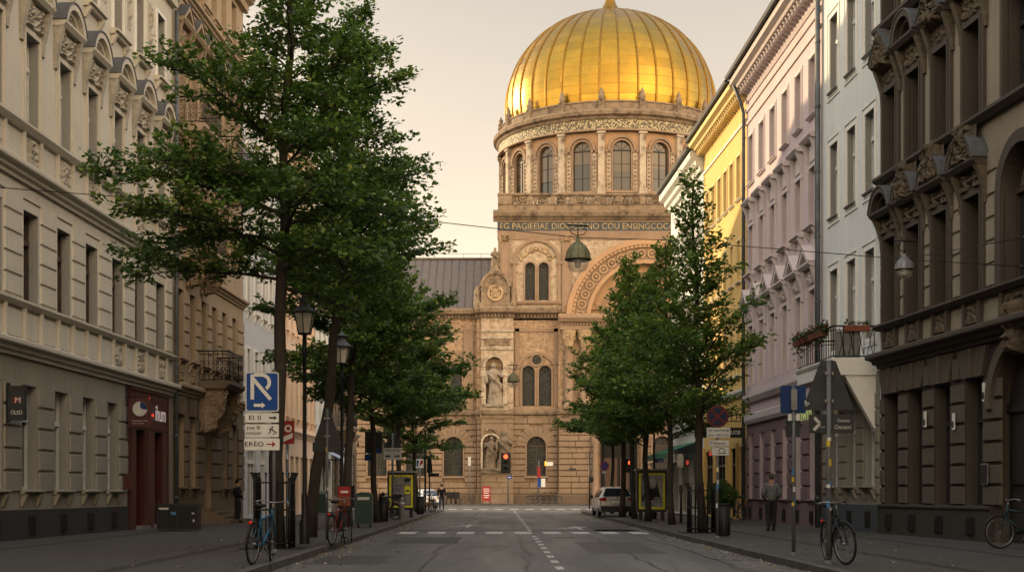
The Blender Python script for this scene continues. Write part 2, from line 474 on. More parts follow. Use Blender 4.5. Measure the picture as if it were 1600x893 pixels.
def hood_arch(w, z, ph, rise=0.62, half=None, p=0.36, seed=1):
    """ornament panel with scroll brackets, ledge, and a segmental pediment with a sheet metal cover; mats: trim, carving, slate"""
    mb = MB(); a = half or (w/2+0.34)
    relief(mb, -w/2-0.12, w/2+0.12, z, z+ph, 0.16, seed, 1, 12, 10, 0.0)
    for s in (-1, 1):
        x = s*(w/2+0.22)
        mb.extr([(0.02, z-0.45), (-0.07, z-0.42), (-0.09, z-0.1), (-0.2, z+ph*0.5), (-p*0.75, z+ph-0.002), (0.02, z+ph-0.002)], x-0.1, x+0.1, 1)
    mb.extr([(0.02, z+ph), (-p*0.75, z+ph), (-p, z+ph+0.1), (-p, z+ph+0.16), (0.02, z+ph+0.16)], -a, a, 0)
    zb = z+ph+0.16
    R0 = (a*a+rise*rise)/(2*rise); cz = zb+rise-R0; t0 = math.asin((zb-cz)/R0)
    mb.ring(0, cz, R0-0.17, R0, -p, 0.02, t0, PI-t0, 14, 0)
    mb.ring(0, cz, R0-0.29, R0-0.17, -p*0.62, 0.02, t0*1.02, PI-t0*1.02, 14, 0)
    mb.ring(0, cz, R0, R0+0.035, -p-0.03, 0.03, t0*0.985, PI-t0*0.985, 14, 2)
    def msk(u, v): return 1.0 if (u*u*0.8+max(v, -1)**2*0.25) < 0.5 else 0.1
    relief(mb, -a*0.5, a*0.5, zb, zb+rise*0.62, 0.16, seed+5, 1, 10, 7, 0.0, 4, True, msk)
    return mb

def hood_tri(w, z, ph, rise=0.62, half=None, p=0.36, seed=1, cover=2):
    mb = MB(); a = half or (w/2+0.34)
    relief(mb, -w/2-0.1, w/2+0.1, z, z+ph, 0.13, seed, 1, 12, 10, 0.0)
    for s in (-1, 1):
        x = s*(w/2+0.2)
        mb.extr([(0.02, z-0.4), (-0.07, z-0.38), (-0.09, z-0.05), (-0.2, z+ph*0.5), (-p*0.75, z+ph-0.002), (0.02, z+ph-0.002)], x-0.1, x+0.1, 1)
    mb.extr([(0.02, z+ph), (-p*0.75, z+ph), (-p, z+ph+0.1), (-p, z+ph+0.16), (0.02, z+ph+0.16)], -a, a, 0)
    zb = z+ph+0.16; t = 0.15
    for s in (-1, 1):
        mb.prism([(s*a, zb+0.002), (0, zb+rise), (0, zb+rise-t*1.4), (s*(a-t*1.6), zb+0.002)], -p, 0.02, 0)
        mb.prism([(s*(a+0.03), zb+0.01), (0, zb+rise+0.05), (0, zb+rise+0.002), (s*(a+0.01), zb+0.003)], -p-0.03, 0.03, cover)
    relief(mb, -a*0.38, a*0.38, zb, zb+rise*0.6, 0.16, seed+3, 1, 8, 6, 0.0, 4, True, lambda u, v: 1.0 if abs(u) < 0.75-0.6*v else 0.1)
    return mb

def hood_flat(w, z, ph, p=0.26, seed=1):
    mb = MB(); a = w/2+0.3
    mb.box(-w/2+0.05, w/2-0.05, -0.04, 0.02, z+0.06, z+ph-0.06, 0)
    for s in (-1, 1):
        x = s*(w/2+0.12)
        mb.extr([(0.02, z-0.25), (-0.06, z-0.22), (-0.07, z+0.05), (-0.16, z+ph*0.6), (-p*0.8, z+ph-0.002), (0.02, z+ph-0.002)], x-0.085, x+0.085, 1)
    mb.extr([(0.02, z+ph), (-p*0.7, z+ph), (-p, z+ph+0.1), (-p, z+ph+0.17), (0.02, z+ph+0.22)], -a, a, 0)
    return mb

CORN = lambda p, h: [(0.02, 0), (-p*0.25, 0), (-p*0.3, h*0.22), (-p*0.55, h*0.3), (-p*0.6, h*0.5), (-p*0.95, h*0.62), (-p, h*0.7), (-p, h*0.92), (-p*0.9, h), (0.02, h*1.05)]
def cornice(mb, x0, x1, z, h, p, m=0):
    mb.extr([(y, z+zz) for y, zz in CORN(p, h)], x0, x1, m)

class House:
    def __init__(s, name, label, cat, side, xa, da, slope, d0, d1, H, wallm, group=None):
        s.side, s.xa, s.da, s.k, s.d0, s.d1, s.H = side, xa, da, slope, d0, d1, H
        s.f = math.sqrt(1+slope*slope); s.L = (d1-d0)*s.f
        if side == 'l': dd, ang = d0, math.atan2(1, slope)
        else: dd, ang = d1, math.atan2(-1, -slope)
        s.root = empty(name, label, cat, (xa+slope*(dd-da), dd, 0), ang, group)
        s.ops, s.wallm = [], wallm
    def u(s, d): return (d-s.d0)*s.f if s.side == 'l' else (s.d1-d)*s.f
    def dpx(s, px): return (s.xa-s.k*s.da)/((px-VPX)/F-s.k)
    def upx(s, px): return s.u(s.dpx(px))
    def x(s, d): return s.xa+s.k*(d-s.da)
    def row(s, cols, z, w, h, proto, arch=False, z0=None):
        """copies of one window along a storey; proto is made at the first place"""
        for i, c in enumerate(cols):
            o = proto if i == 0 else copy_tree(proto, s.root)
            o.location = (c, 0, z)
            s.ops.append((c-w/2, c+w/2, z, z+h, arch))
    def shell(s, rev=0.35, mats=None, zones=None, depth=11.0, ridge=3.2, roof='slate', revm=None):
        """front wall with its openings, side walls and back; zones = [(z0, z1, material index)]"""
        mats = mats or [s.wallm]
        mb = MB()
        zones = zones or [(0, s.H, 0)]
        mi = len(mats); mats = list(mats)+[revm or s.wallm]
        for z0, z1, m in zones:
            ops = [o for o in s.ops if o[2] >= z0-1e-6 and o[3] <= z1+1e-6]
            wall(mb, 0, s.L, z0, z1, ops, 0, m, rev, mi)
        D = depth
        mb.quad((0, 0, 0), (0, D, 0), (0, D, s.H), (0, 0, s.H), 0)
        mb.quad((s.L, 0, 0), (s.L, D, 0), (s.L, D, s.H), (s.L, 0, s.H), 0)
        mb.quad((0, D, 0), (s.L, D, 0), (s.L, D, s.H), (0, D, s.H), 0)
        mb.poly([(0, 0, s.H), (0, D, s.H), (0, D/2, s.H+ridge)], 0)
        mb.poly([(s.L, 0, s.H), (s.L, D, s.H), (s.L, D/2, s.H+ridge)], 0)
        mb.quad((0, rev+0.05, 0.02), (s.L, rev+0.05, 0.02), (s.L, rev+0.05, s.H), (0, rev+0.05, s.H), mi)
        mb.build('wall', mats, s.root)
        rb = MB()
        rb.quad((-0.05, -0.1, s.H), (s.L+0.05, -0.1, s.H), (s.L+0.05, D/2, s.H+ridge+0.05), (-0.05, D/2, s.H+ridge+0.05))
        rb.quad((-0.05, D+0.1, s.H), (s.L+0.05, D+0.1, s.H), (s.L+0.05, D/2, s.H+ridge+0.05), (-0.05, D/2, s.H+ridge+0.05))
        rb.build('roof', M[roof], s.root)
    def piers(s, name, spans, z0, n, bh, gap, mats, p=0.06, y=0.0):
        """rusticated piers of raised blocks; spans = [(ua, ub)]"""
        cache = {}
        for ua, ub in spans:
            w = round(ub-ua, 2)
            if w < 0.15: continue
            if w not in cache:
                mb = MB()
                for k in range(n): mb.block(-w/2, w/2, k*(bh+gap), k*(bh+gap)+bh, 0.01, p, 0.035)
                cache[w] = mb.mesh(name, mats)
            inst(name, cache[w], s.root, ((ua+ub)/2, y, z0))
    def pipe(s, u, z0, z1, r=0.075, off=0.16, mat='pipe', bend=None):
        mb = MB(); pts = [(u, -off, z0), (u, -off, z1)]
        if bend: pts += [(u+bend[0]*0.3, -off-0.1, z1+0.35), (u+bend[0], bend[1], z1+bend[2])]
        mb.tube(pts, r, 8)
        for k in range(int((z1-z0)/2.2)+1): mb.lathe([(r+0.02, 0), (r+0.02, 0.08)], 8, 0, (u, -off, z0+1+k*2.2))
        mb.build('downpipe', M[mat], s.root)
    def vents(s, us, z, w=0.42, h=0.42):
        me = None
        for c in us:
            if me is None:
                mb = MB(); mb.box(-w/2, w/2, -0.055, 0.0, 0, h, 0)
                mb.box(-w/2-0.03, w/2+0.03, -0.045, 0.0, -0.03, h+0.03, 1)
                for k in range(4): mb.box(-w/2+0.02+k*w/4, -w/2+0.05+k*w/4, -0.065, -0.05, 0.01, h-0.01, 1)
                me = mb.mesh('cellar_vent', [M['void'], M['iron']])
            inst('cellar_vent', me, s.root, (c, -0.04, z))
def spans_between(cols, w, t, L0, L1):
    """wall strips left between openings of width w with jamb t"""
    cs = sorted(cols); e = [L0]+[v for c in cs for v in (c-w/2-t, c+w/2+t)]+[L1]
    return [(e[i], e[i+1]) for i in range(0, len(e), 2)]
def railing(mb, pts, h, m=0, step=0.14, scroll=True):
    """wrought iron railing along a polyline"""
    for (a, b) in zip(pts[:-1], pts[1:]):
        a, b = Vector(a), Vector(b); L = (b-a).length; n = max(2, int(L/step)); up = Vector((0, 0, 1)); t = (b-a)/L
        for zz, r in ((0.06, 0.018), (h-0.12, 0.014), (h, 0.028)): mb.tube([a+up*zz, b+up*zz], r, 5, m)
        for k in range(n+1):
            p = a+(b-a)*k/n
            mb.tube([p+up*0.06, p+up*h], 0.011, 4, m)
            if scroll and k < n:
                q = a+(b-a)*(k+0.5)/n; rr = step*0.42
                for zc in (h*0.3, h*0.62):
                    mb.tube([q+t*(rr*math.cos(x))+up*(zc+rr*1.25*math.sin(x)) for x in [i*PI/4 for i in range(9)]], 0.009, 4, m, False)
# ================================================================== LEFT SIDE
# ---- cream apartment house
b = House('apartment_house', 'cream stucco apartment house with arched window hoods and a maroon shop front', 'building', 'l', -12.15, 34.6, 0.0329, 29.5, 50.6, 20.0, M['cream'])
L1 = b
cols = [b.u(d) for d in (31.7, 34.2, 36.7, 39.2, 41.6, 44.1, 46.5, 49.0)]
gcols = [b.u(d) for d in (31.7, 34.2, 36.6, 39.0, 41.3, 43.6)]
w = 1.05
gs = sill(w, 0.2, 0.1, ext=0.16)
b.row(gcols, 1.37, w, 2.68, make_window(b.root, w, 2.68, 0.38, frame='win_white', extras=[('sill', gs, [M['cream_low']])]))
b.row(cols, 6.2, w, 2.3, make_window(b.root, w, 2.3, 0.38, frame='win_brown'))
hd = hood_arch(w, 2.35+0.12, 0.72, 0.66, seed=2)
su = surround(w, 2.35, 0.14, 0.05)
b.row(cols, 10.7, w, 2.35, make_window(b.root, w, 2.35, 0.38, glass='glass_cur', extras=[('window_hood', hd, [M['cream'], M['cream_orn'], M['slate']]), ('surround', su, [M['cream']])]))
b.row(cols, 15.45, w, 2.25, make_window(b.root, w, 2.25, 0.38, glass='glass_cur', extras=[('sill', sill(w, 0.26, 0.16, ext=0.24), [M['cream']]), ('surround', surround(w, 2.25, 0.11, 0.04), [M['white_trim']])]))
sa, sb = b.u(45.15), b.u(49.75)
b.ops.append((sa, sb, 0.02, 4.68, False))
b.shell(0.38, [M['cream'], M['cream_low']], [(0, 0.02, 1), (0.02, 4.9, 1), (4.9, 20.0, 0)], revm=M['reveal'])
mb = MB(); mb.box(0, sa-0.01, -0.055, 0.02, 0.0, 0.87); mb.box(sb+0.01, b.L, -0.055, 0.02, 0, 0.87); mb.build('plinth', M['plinth_grey'], b.root)
b.vents([c for c in gcols], 0.28, 0.42, 0.42)
b.piers('rusticated_pier', spans_between(gcols, w, 0.10, 0, sa-0.05), 1.33, 5, 0.5, 0.05, [M['cream_low']])
b.piers('rusticated_pier', spans_between(cols, w, 0.12, 0, b.L-0.15), 6.25, 5, 0.47, 0.05, [M['cream']], 0.055)
mb = MB()
cornice(mb, 0, b.L, 4.72, 0.4, 0.32); mb.extr([(0.02, 5.98), (-0.1, 5.98), (-0.2, 6.08), (-0.2, 6.14), (0.02, 6.19)], 0, b.L)
cornice(mb, 0, b.L, 9.15, 0.42, 0.36); mb.extr([(0.02, 10.46), (-0.1, 10.46), (-0.22, 10.58), (-0.22, 10.64), (0.02, 10.69)], 0, b.L)
mb.extr([(0.02, 8.78), (-0.04, 8.78), (-0.04, 8.84), (0.02, 8.84)], 0, b.L)
mb.split('string_course', M['cream'], b.root)
mb = MB(); cornice(mb, 0, b.L, 18.5, 1.2, 0.75); mb.build('cornice', M['cream'], b.root)
for i in range(1, len(cols)):
    mb = MB(); c = cols[i]; pc = cols[i]-1.22
    mb.block(pc-0.5, pc+0.5, 5.2, 5.9, 0.01, 0.05, 0.03, 0)
    if i < 5: mb.block(c-0.42, c+0.42, 5.2, 5.9, 0.01, 0.05, 0.05, 0)
    else: relief(mb, c-0.36, c+0.36, 5.22, 5.88, 0.10, i, 1, 10, 10)
    mb.box(c-0.66, c-0.54, -0.1, 0.02, 5.13, 5.98, 0); mb.box(c+0.54, c+0.66, -0.1, 0.02, 5.13, 5.98, 0)
    mb.build('parapet_panel', [M['cream'], M['cream_orn']], b.root); mb = MB()
    relief(mb, c-0.3, c+0.3, 9.66, 10.4, 0.11, 20+i % 3, 1, 10, 12)
    mb.box(c-0.66, c-0.56, -0.09, 0.02, 9.58, 10.46, 0); mb.box(c+0.56, c+0.66, -0.09, 0.02, 9.58, 10.46, 0)
    mb.build('parapet_panel', [M['cream'], M['cream_orn']], b.root)
for i, c in enumerate(cols[1:-1]):
    mb = MB(); u0 = c+1.22
    relief(mb, -0.17, 0.17, 16.0, 17.7, 0.10, 31, 1, 8, 18, 0, 3.5, True, lambda u, v: 1.0 if abs(u) < 0.5+0.5*v else 0.15)
    if i == 0: ome = mb.mesh('plaster_garland', [M['cream'], M['cream_orn']])
    inst('plaster_garland', ome, b.root, (u0, 0, 0))
b.pipe(b.L-0.05, 0.1, 18.4)
# maroon shop front
M['maroon'] = plain('maroon_paint', (0.05, 0.011, 0.011), 0.45, 0, 0.25, 5)
M['maroon_dk'] = plain('maroon_door_paint', (0.03, 0.009, 0.009), 0.4, 0, 0.2, 5)
sw = sb-sa
mb = MB()
wall(mb, sa, sb, 0.02, 4.68, [(sa+0.75, sa+1.75, 0.02, 3.35, False), (sa+2.9, sa+3.9, 0.02, 3.35, False)], -0.07, 0, 0.6, 0)
mb.box(sa, sb, -0.1, -0.06, 3.42, 3.5, 0); mb.box(sa, sb, -0.12, -0.06, 4.6, 4.68, 0)
mb.box(sa, sa+0.06, -0.1, 0.3, 0.02, 4.66, 0); mb.box(sb-0.06, sb, -0.1, 0.3, 0.02, 4.66, 0)
for x0 in (sa+0.1, sa+1.95): mb.box(x0, x0+(0.55 if x0 < sa+1 else 0.8), -0.1, -0.06, 0.9, 3.3, 0)
sf = mb.build('shop_front', [M['maroon']], b.root)
for x0 in (sa+0.75, sa+2.9):
    mb = MB(); mb.box(x0, x0+1.0, 0.36, 0.41, 0.1, 3.35, 0); mb.box(x0+0.15, x0+0.85, 0.33, 0.37, 1.1, 3.1, 1); mb.box(x0+0.1, x0+0.14, 0.28, 0.37, 1.0, 1.3, 2)
    mb.build('door', [M['maroon_dk'], M['glass'], M['zinc']], sf)
    mb = MB(); mb.box(x0-0.05, x0+1.05, -0.25, 0.5, 0.1, 0.22, 0); mb.build('door_step', M['zinc'], sf)
M['neon_red'] = emit('neon_red', (1.0, 0.05, 0.03), 0.9)
M['neon_white'] = emit('neon_white', (1.0, 0.8, 0.72), 0.3)
lettering('ihum', 0.75, M['neon_white'], sf, (sa+3.35, -0.15, 3.95), width=1.25)
lettering('L.', 0.95, M['neon_red'], sf, (sa+2.2, -0.15, 4.12), width=0.55)

# ---- tan sandstone house
b = House('sandstone_house', 'tall tan sandstone house with iron balconies and carved doorway, beside the cream house', 'building', 'l', -12.15, 34.6, 0.0329, 50.65, 62.4, 23.5, M['tan'])
L2 = b
cols = [b.u(d) for d in (51.7, 53.45, 55.2, 56.95, 58.7, 60.6)]
w = 0.92
gc = [cols[0], cols[1], cols[4], cols[5]]
b.row(gc, 1.5, w, 2.6, make_window(b.root, w, 2.6, 0.4, frame='win_dark', extras=[('sill', sill(w, 0.2, 0.12), [M['tan_low']])]))
b.row(cols, 6.2, w, 2.5, make_window(b.root, w, 2.5, 0.4, frame='win_brown', extras=[('sill', sill(w, 0.2, 0.14), [M['tan']])]))
ht = hood_tri(w, 2.6, 0.7, 0.62, seed=7)
b.row(cols, 10.6, w, 2.4, make_window(b.root, w, 2.4, 0.4, frame='win_brown', extras=[('surround', surround(w, 2.4, 0.16, 0.08), [M['tan']])]))
b.row(cols, 14.9, w, 2.5, make_window(b.root, w, 2.5, 0.4, frame='win_brown', extras=[('window_hood', ht, [M['tan'], M['tan_orn'], M['slate']]), ('surround', surround(w, 2.5, 0.16, 0.08), [M['tan']])]))
b.row(cols, 20.1, w, 2.0, make_window(b.root, w, 2.0, 0.4, frame='win_white', extras=[('sill', sill(w, 0.24, 0.16), [M['tan']])]))
dc = (b.u(55.3)+b.u(56.3))/2
b.ops.append((dc-0.62, dc+0.62, 0.7, 4.2, False))
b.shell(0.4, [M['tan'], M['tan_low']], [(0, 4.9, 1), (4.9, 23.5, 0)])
b.piers('rusticated_pier', spans_between(gc+[dc], w, 0.1, 0.15, b.L), 1.35, 5, 0.5, 0.05, [M['tan_low']], 0.08)
b.piers('rusticated_pier', spans_between(cols, w, 0.1, 0.1, b.L), 6.2, 5, 0.46, 0.05, [M['tan']], 0.07)
mb = MB()
cornice(mb, 0.1, b.L, 4.85, 0.4, 0.3); cornice(mb, 0.1, b.L, 9.3, 0.35, 0.28); cornice(mb, 0.1, b.L, 13.9, 0.35, 0.28); cornice(mb, 0.1, b.L, 19.3, 0.35, 0.3)
mb.split('string_course', M['tan'], b.root)
mb = MB(); cornice(mb, 0.1, b.L, 22.3, 1.2, 0.9); mb.build('cornice', M['tan'], b.root)
for c in cols:
    mb = MB()
    for k in range(-3, 4): mb.prism([(c+k*0.13-0.055, 4.14), (c+k*0.13+0.055, 4.14), (c+k*0.19+0.075, 4.8), (c+k*0.19-0.075, 4.8)], -0.09-0.04*(k == 0), 0.01, 0)
    mb.build('voussoir_lintel', [M['tan_low']], b.root)
    mb = MB(); relief(mb, c-0.3, c+0.3, 5.35, 5.98, 0.1, 3, 0); mb.build('parapet_panel', [M['tan_orn']], b.root)
mb = MB(); mb.box(dc-0.62, dc+0.62, 0.32, 0.38, 0.7, 4.2, 0); mb.box(dc-0.03, dc+0.03, 0.28, 0.33, 0.7, 3.3, 0); mb.box(dc-0.5, dc+0.5, 0.3, 0.33, 3.4, 4.1, 1)
for s in (-1, 1):
    mb.box(dc+s*0.3-0.2, dc+s*0.3+0.2, 0.3, 0.33, 1.0, 1.9, 0); mb.box(dc+s*0.3-0.2, dc+s*0.3+0.2, 0.3, 0.33, 2.1, 3.2, 0)
mb.build('door', [M['door'], M['glass']], b.root)
mb = MB()
for k in range(4): mb.box(dc-0.95-0.28*k, dc+0.95+0.28*k, -0.35-0.32*k, 0.3, 0.1, 0.7-0.145*k, 0)
mb.build('entrance_steps', M['tan_low'], b.root)
def balcony(b, ua, ub, z, p, wallm, orn, rail_h=1.05, slab=0.28, console=1.6, front_solid=False):
    mb = MB()
    mb.extr([(0.02, -slab), (-p*0.9, -slab), (-p, -slab*0.6), (-p-0.06, -slab*0.4), (-p-0.06, 0), (0.02, 0.02)], ua, ub, 0)
    bo = mb.build('balcony', wallm, b.root, (0, 0, z))
    mb = MB(); railing(mb, [(ua+0.05, -0.05, 0), (ua+0.05, -p+0.05, 0), (ub-0.05, -p+0.05, 0), (ub-0.05, -0.05, 0)], rail_h, 0, 0.17)
    mb.build('railing', M['iron'], bo)
    for uc in (ua+0.3, ub-0.3):
        mb = MB(); n = 9
        prof = [(0.02, -slab-0.01)] + [(-p*0.85*math.cos(PI/2*k/n)**0.7*(1-0.12*math.sin(k*1.4)), -slab-0.01-console*math.sin(PI/2*k/n)) for k in range(n)] + [(0.02, -slab-console)]
        mb.extr(prof, uc-0.13, uc+0.13, 0)
        mb.torus((uc, -p*0.62, -slab-0.36), 0.22, 0.11, 'x', 14, 6, 0); mb.torus((uc, -p*0.25, -slab-console*0.72), 0.16, 0.09, 'x', 12, 6, 0)
        relief(mb, uc-0.22, uc+0.22, -slab-console*1.05, -slab-0.1, 0.42, 5, 0, 14, 24, -p*0.2, 4.5)
        rg = random.Random(7)
        for k in range(34):
            tt = rg.random(); mb.ball((uc+rg.uniform(-0.2, 0.2), -p*0.85*math.cos(PI/2*tt)-0.02, -slab-0.05-console*math.sin(PI/2*tt)*0.95), rg.uniform(0.04, 0.1), 5, 0, (1, 1, rg.uniform(0.8, 1.7)))
        mb.build('console', orn, bo)
    return bo
balcony(b, b.u(54.3), b.u(57.2), 5.55, 1.16, M['tan_low'], M['tan_orn'], 1.15)
balcony(b, b.u(52.4), b.u(55.2), 10.25, 0.95, M['tan'], M['tan_orn'], 0.95, console=1.0)
balcony(b, b.u(51.2), b.u(54.3), 14.6, 0.95, M['tan'], M['tan_orn'], 0.95, console=1.0)
balcony(b, b.u(57.0), b.u(60.0), 14.6, 0.95, M['tan'], M['tan_orn'], 0.95, console=1.0)

def simple_rows(b, cols, rows, w, frame='win_white', glass='glass', trim=None, sl=None, rev=0.3):
    for z, h in rows:
        ex = []
        if trim: ex.append(('surround', surround(w, h, 0.13, 0.04), [trim]))
        if sl: ex.append(('sill', sill(w, 0.16, 0.1, ext=0.14), [sl]))
        b.row(cols, z, w, h, make_window(b.root, w, h, rev, frame=frame, glass=glass, extras=ex))
# ---- pale blue house
b = House('apartment_house', 'pale blue plain apartment house behind the parking sign', 'building', 'l', -12.15, 34.6, 0.0329, 62.45, 71.5, 21.0, M['paleblue'])
cols = [b.u(d) for d in (63.4, 65.1, 66.8, 68.5, 70.2)]
simple_rows(b, cols, [(5.7, 2.0), (9.4, 2.1), (13.0, 2.1), (16.6, 2.0)], 0.8, glass='glass', trim=M['white_trim'], sl=M['white_trim'])
gops = [(b.u(63.2), b.u(65.2)), (b.u(66.2), b.u(67.6)), (b.u(68.4), b.u(70.8))]
for ua, ub in gops: b.ops.append((ua, ub, 0.3, 3.4, False))
b.shell(0.3)
mb = MB(); cornice(mb, 0, b.L, 4.3, 0.35, 0.25); mb.split('string_course', M['white_trim'], b.root)
mb = MB(); cornice(mb, 0, b.L, 20.0, 0.9, 0.6); mb.build('cornice', M['white_trim'], b.root)
for ua, ub in gops:
    mb = MB(); mb.box(ua, ub, 0.2, 0.26, 0.3, 3.4, 1)
    for k in range(4):
        x = ua+(ub-ua)*k/3; mb.box(x-0.05, x+0.05, 0.1, 0.22, 0.3, 3.4, 0)
    mb.box(ua, ub, 0.08, 0.22, 2.6, 2.75, 0)
    mb.build('shop_window', [M['win_white'], M['glass']], b.root)
# ---- salmon house
b = House('apartment_house', 'salmon rendered house with closely set tall narrow windows, left side of the street', 'building', 'l', -12.15, 34.6, 0.0329, 71.55, 82.0, 19.5, M['salmon'])
cols = [b.u(d) for d in (72.6, 74.1, 75.6, 77.1, 78.6, 80.1, 81.3)]
simple_rows(b, cols, [(5.2, 2.6), (9.6, 2.4), (13.6, 2.2)], 0.62, glass='glass', trim=M['salmon'], sl=M['salmon'])
for i in range(0, 6): b.ops.append((cols[i]-0.1, cols[i]+0.85, 0.5, 3.2, False))
b.shell(0.35)
mb = MB(); cornice(mb, 0, b.L, 4.2, 0.35, 0.28); cornice(mb, 0, b.L, 8.3, 0.25, 0.2); cornice(mb, 0, b.L, 18.6, 0.8, 0.6); mb.split('cornice', M['salmon'], b.root)
mb = MB(); mb.box(0.3, b.L-0.4, 0.28, 0.33, 0.5, 3.2); mb.build('shop_window', [M['glass']], b.root)
# ---- low white house with awning
b = House('corner_shop', 'low white shop house with blue and white striped awning and pale shutters', 'building', 'l', -12.15, 34.6, 0.0329, 82.05, 88.0, 12.0, M['white'])
cols = [b.u(d) for d in (83.3, 85.0, 86.7)]
simple_rows(b, cols, [(5.4, 2.2), (8.8, 2.0)], 0.8, trim=M['white_trim'])
b.ops.append((0.5, 2.6, 0.3, 3.0, False)); b.shell(0.3, ridge=2.0)
M['awn_blue'] = plain('awning_blue_cloth', (0.03, 0.10, 0.30), 0.8, 0, 0.15)
M['awn_white'] = plain('awning_white_cloth', (0.65, 0.65, 0.65), 0.8, 0, 0.1)
M['awn_green'] = plain('awning_green_cloth', (0.012, 0.10, 0.06), 0.8, 0, 0.2)
def awning(b, ua, ub, z, drop, p, m1, m2, stripes=9):
    mb = MB()
    for k in range(stripes):
        a, c = ua+(ub-ua)*k/stripes, ua+(ub-ua)*(k+1)/stripes; m = k % 2
        mb.extr([(0.0, z), (-p, z-drop), (-p, z-drop-0.02), (0.0, z-0.03)], a, c, m)
        mb.extr([(-p-0.005, z-drop+0.002), (-p-0.03, z-drop-0.3), (-p-0.015, z-drop-0.3), (-p+0.01, z-drop)], a, c, m)
    for u in (ua+0.05, ub-0.05): mb.tube([(u, 0, z-drop*0.9), (u, -p, z-drop-0.03)], 0.02, 5, 2)
    return mb.build('awning', [m1, m2, M['iron']], b.root)
awning(b, 0.2, 4.4, 3.9, 0.7, 1.5, M['awn_blue'], M['awn_white'])
mb = MB()
for k in range(14): mb.tube([(2.8+k*0.16, -0.14, 0.35), (2.8+k*0.16, -0.14, 3.2)], 0.075, 6, 0)
mb.build('shutter', M['white_trim'], b.root)
# ---- brown stone corner house
b = House('corner_house', 'brown stone corner house with a small balcony before the crossing', 'building', 'l', -12.15, 34.6, 0.0329, 88.05, 99.5, 12.5, M['tan_low'])
L6 = b
cols = [b.u(d) for d in (89.6, 91.8, 94.0, 96.2, 98.2)]
simple_rows(b, cols, [(6.2, 2.4)], 0.95, frame='win_dark', trim=M['tan'])
b.row(cols, 1.1, 1.1, 2.9, make_window(b.root, 1.1, 2.9, 0.35, True, 'win_dark'), arch=True)
b.shell(0.35, ridge=2.5)
b.piers('rusticated_pier', spans_between(cols, 1.1, 0.1, 0, b.L), 0.9, 6, 0.52, 0.05, [M['tan_low']], 0.08)
mb = MB(); cornice(mb, 0, b.L, 4.9, 0.4, 0.3); cornice(mb, 0, b.L, 11.4, 1.0, 0.6); mb.split('cornice', M['tan_low'], b.root)
balcony(b, cols[1]-1.2, cols[1]+1.2, 5.5, 1.0, M['tan'], M['tan_orn'], 1.0, console=0.9)
# gable end of the corner house looks over the cross street
# ================================================================== RIGHT SIDE
# ---- brown ornate house
b = House('ornate_house', 'dark brown ornate stone house with carved pediments and arched portal', 'building', 'r', 11.18, 41.7, -0.081, 28.6, 41.65, 20.0, M['brown_lt'])
R1 = b
cols = [b.u(d) for d in (40.75, 38.95, 37.05, 35.05)]
pc = b.u(32.45)
w = 0.98
b.row(cols, 0.98, w, 3.12, make_window(b.root, w, 3.12, 0.42, frame='win_dark'))
ha = hood_arch(w, 2.4+0.12, 0.5, 0.66, seed=11, p=0.42)
sr = surround(w, 2.4, 0.2, 0.09)
b.row(cols, 6.2, w, 2.4, make_window(b.root, w, 2.4, 0.42, frame='win_dark', extras=[('window_hood', ha, [M['brown'], M['brown_orn'], M['slate']]), ('surround', sr, [M['brown']])]))
sr2 = surround(w, 2.35, 0.2, 0.09)
kinds = [hood_tri(w, 2.35+0.12, 0.62, 0.78, seed=13, p=0.42), hood_arch(w, 2.35+0.12, 0.62, 0.72, seed=14, p=0.42)]
for k in range(2):
    cc = cols[k::2]
    b.row(cc, 10.5, w, 2.35, make_window(b.root, w, 2.35, 0.42, frame='win_dark', extras=[('window_hood', kinds[k], [M['brown'], M['brown_orn'], M['slate']]), ('surround', sr2, [M['brown']])]))
b.row(cols, 14.95, w, 2.2, make_window(b.root, w, 2.2, 0.42, frame='win_dark', extras=[('surround', surround(w, 2.2, 0.2, 0.09), [M['brown']])]))
b.row([pc], 6.2, 1.9, 3.1, make_window(b.root, 1.9, 3.1, 0.42, True, 'win_brown', transom=0.6, extras=[('surround', (lambda m_: (m_.ring(0, 2.15, 0.95, 1.25, -0.1, 0.02, n=16), m_.box(-1.25, -0.95, -0.1, 0.02, 0, 2.15), m_.box(0.95, 1.25, -0.1, 0.02, 0, 2.15), m_)[-1])(MB()), [M['brown']])]), arch=True)
b.row([pc], 10.5, 1.5, 2.5, make_window(b.root, 1.5, 2.5, 0.42, False, 'win_dark', extras=[('surround', surround(1.5, 2.5, 0.22, 0.1), [M['brown']])]))
b.ops.append((pc-1.45, pc+1.45, 0.1, 4.75, True))
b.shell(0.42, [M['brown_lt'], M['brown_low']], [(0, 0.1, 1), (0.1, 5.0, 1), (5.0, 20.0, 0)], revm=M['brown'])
mb = MB(); mb.box(0, pc-1.5, -0.1, 0.02, 0, 0.9); mb.extr([(0.02, 0.9), (-0.14, 0.9), (-0.14, 0.95), (0.02, 0.99)], 0, pc-1.5); mb.build('plinth', M['brown_low'], b.root)
b.vents(cols, 0.3, 0.42, 0.38)
for me_o in [o for o in b.root.children if o.name.startswith('cellar_vent')]: me_o.location.y = -0.09
M['brown_blk'] = stucco('brown_block_face', (0.090, 0.075, 0.057), 0.3, 0.6, grime=(0.05, 0.038, 0.027))
b.piers('rusticated_pier', spans_between(cols+[pc-0.45], w, 0.10, 0.02, pc-1.5)[:-1], 1.0, 6, 0.455, 0.06, [M['brown_blk']], 0.065)
b.piers('rusticated_pier', spans_between(cols, w, 0.24, 0.02, pc-1.3), 6.25, 6, 0.5, 0.05, [M['brown_lt']], 0.055)
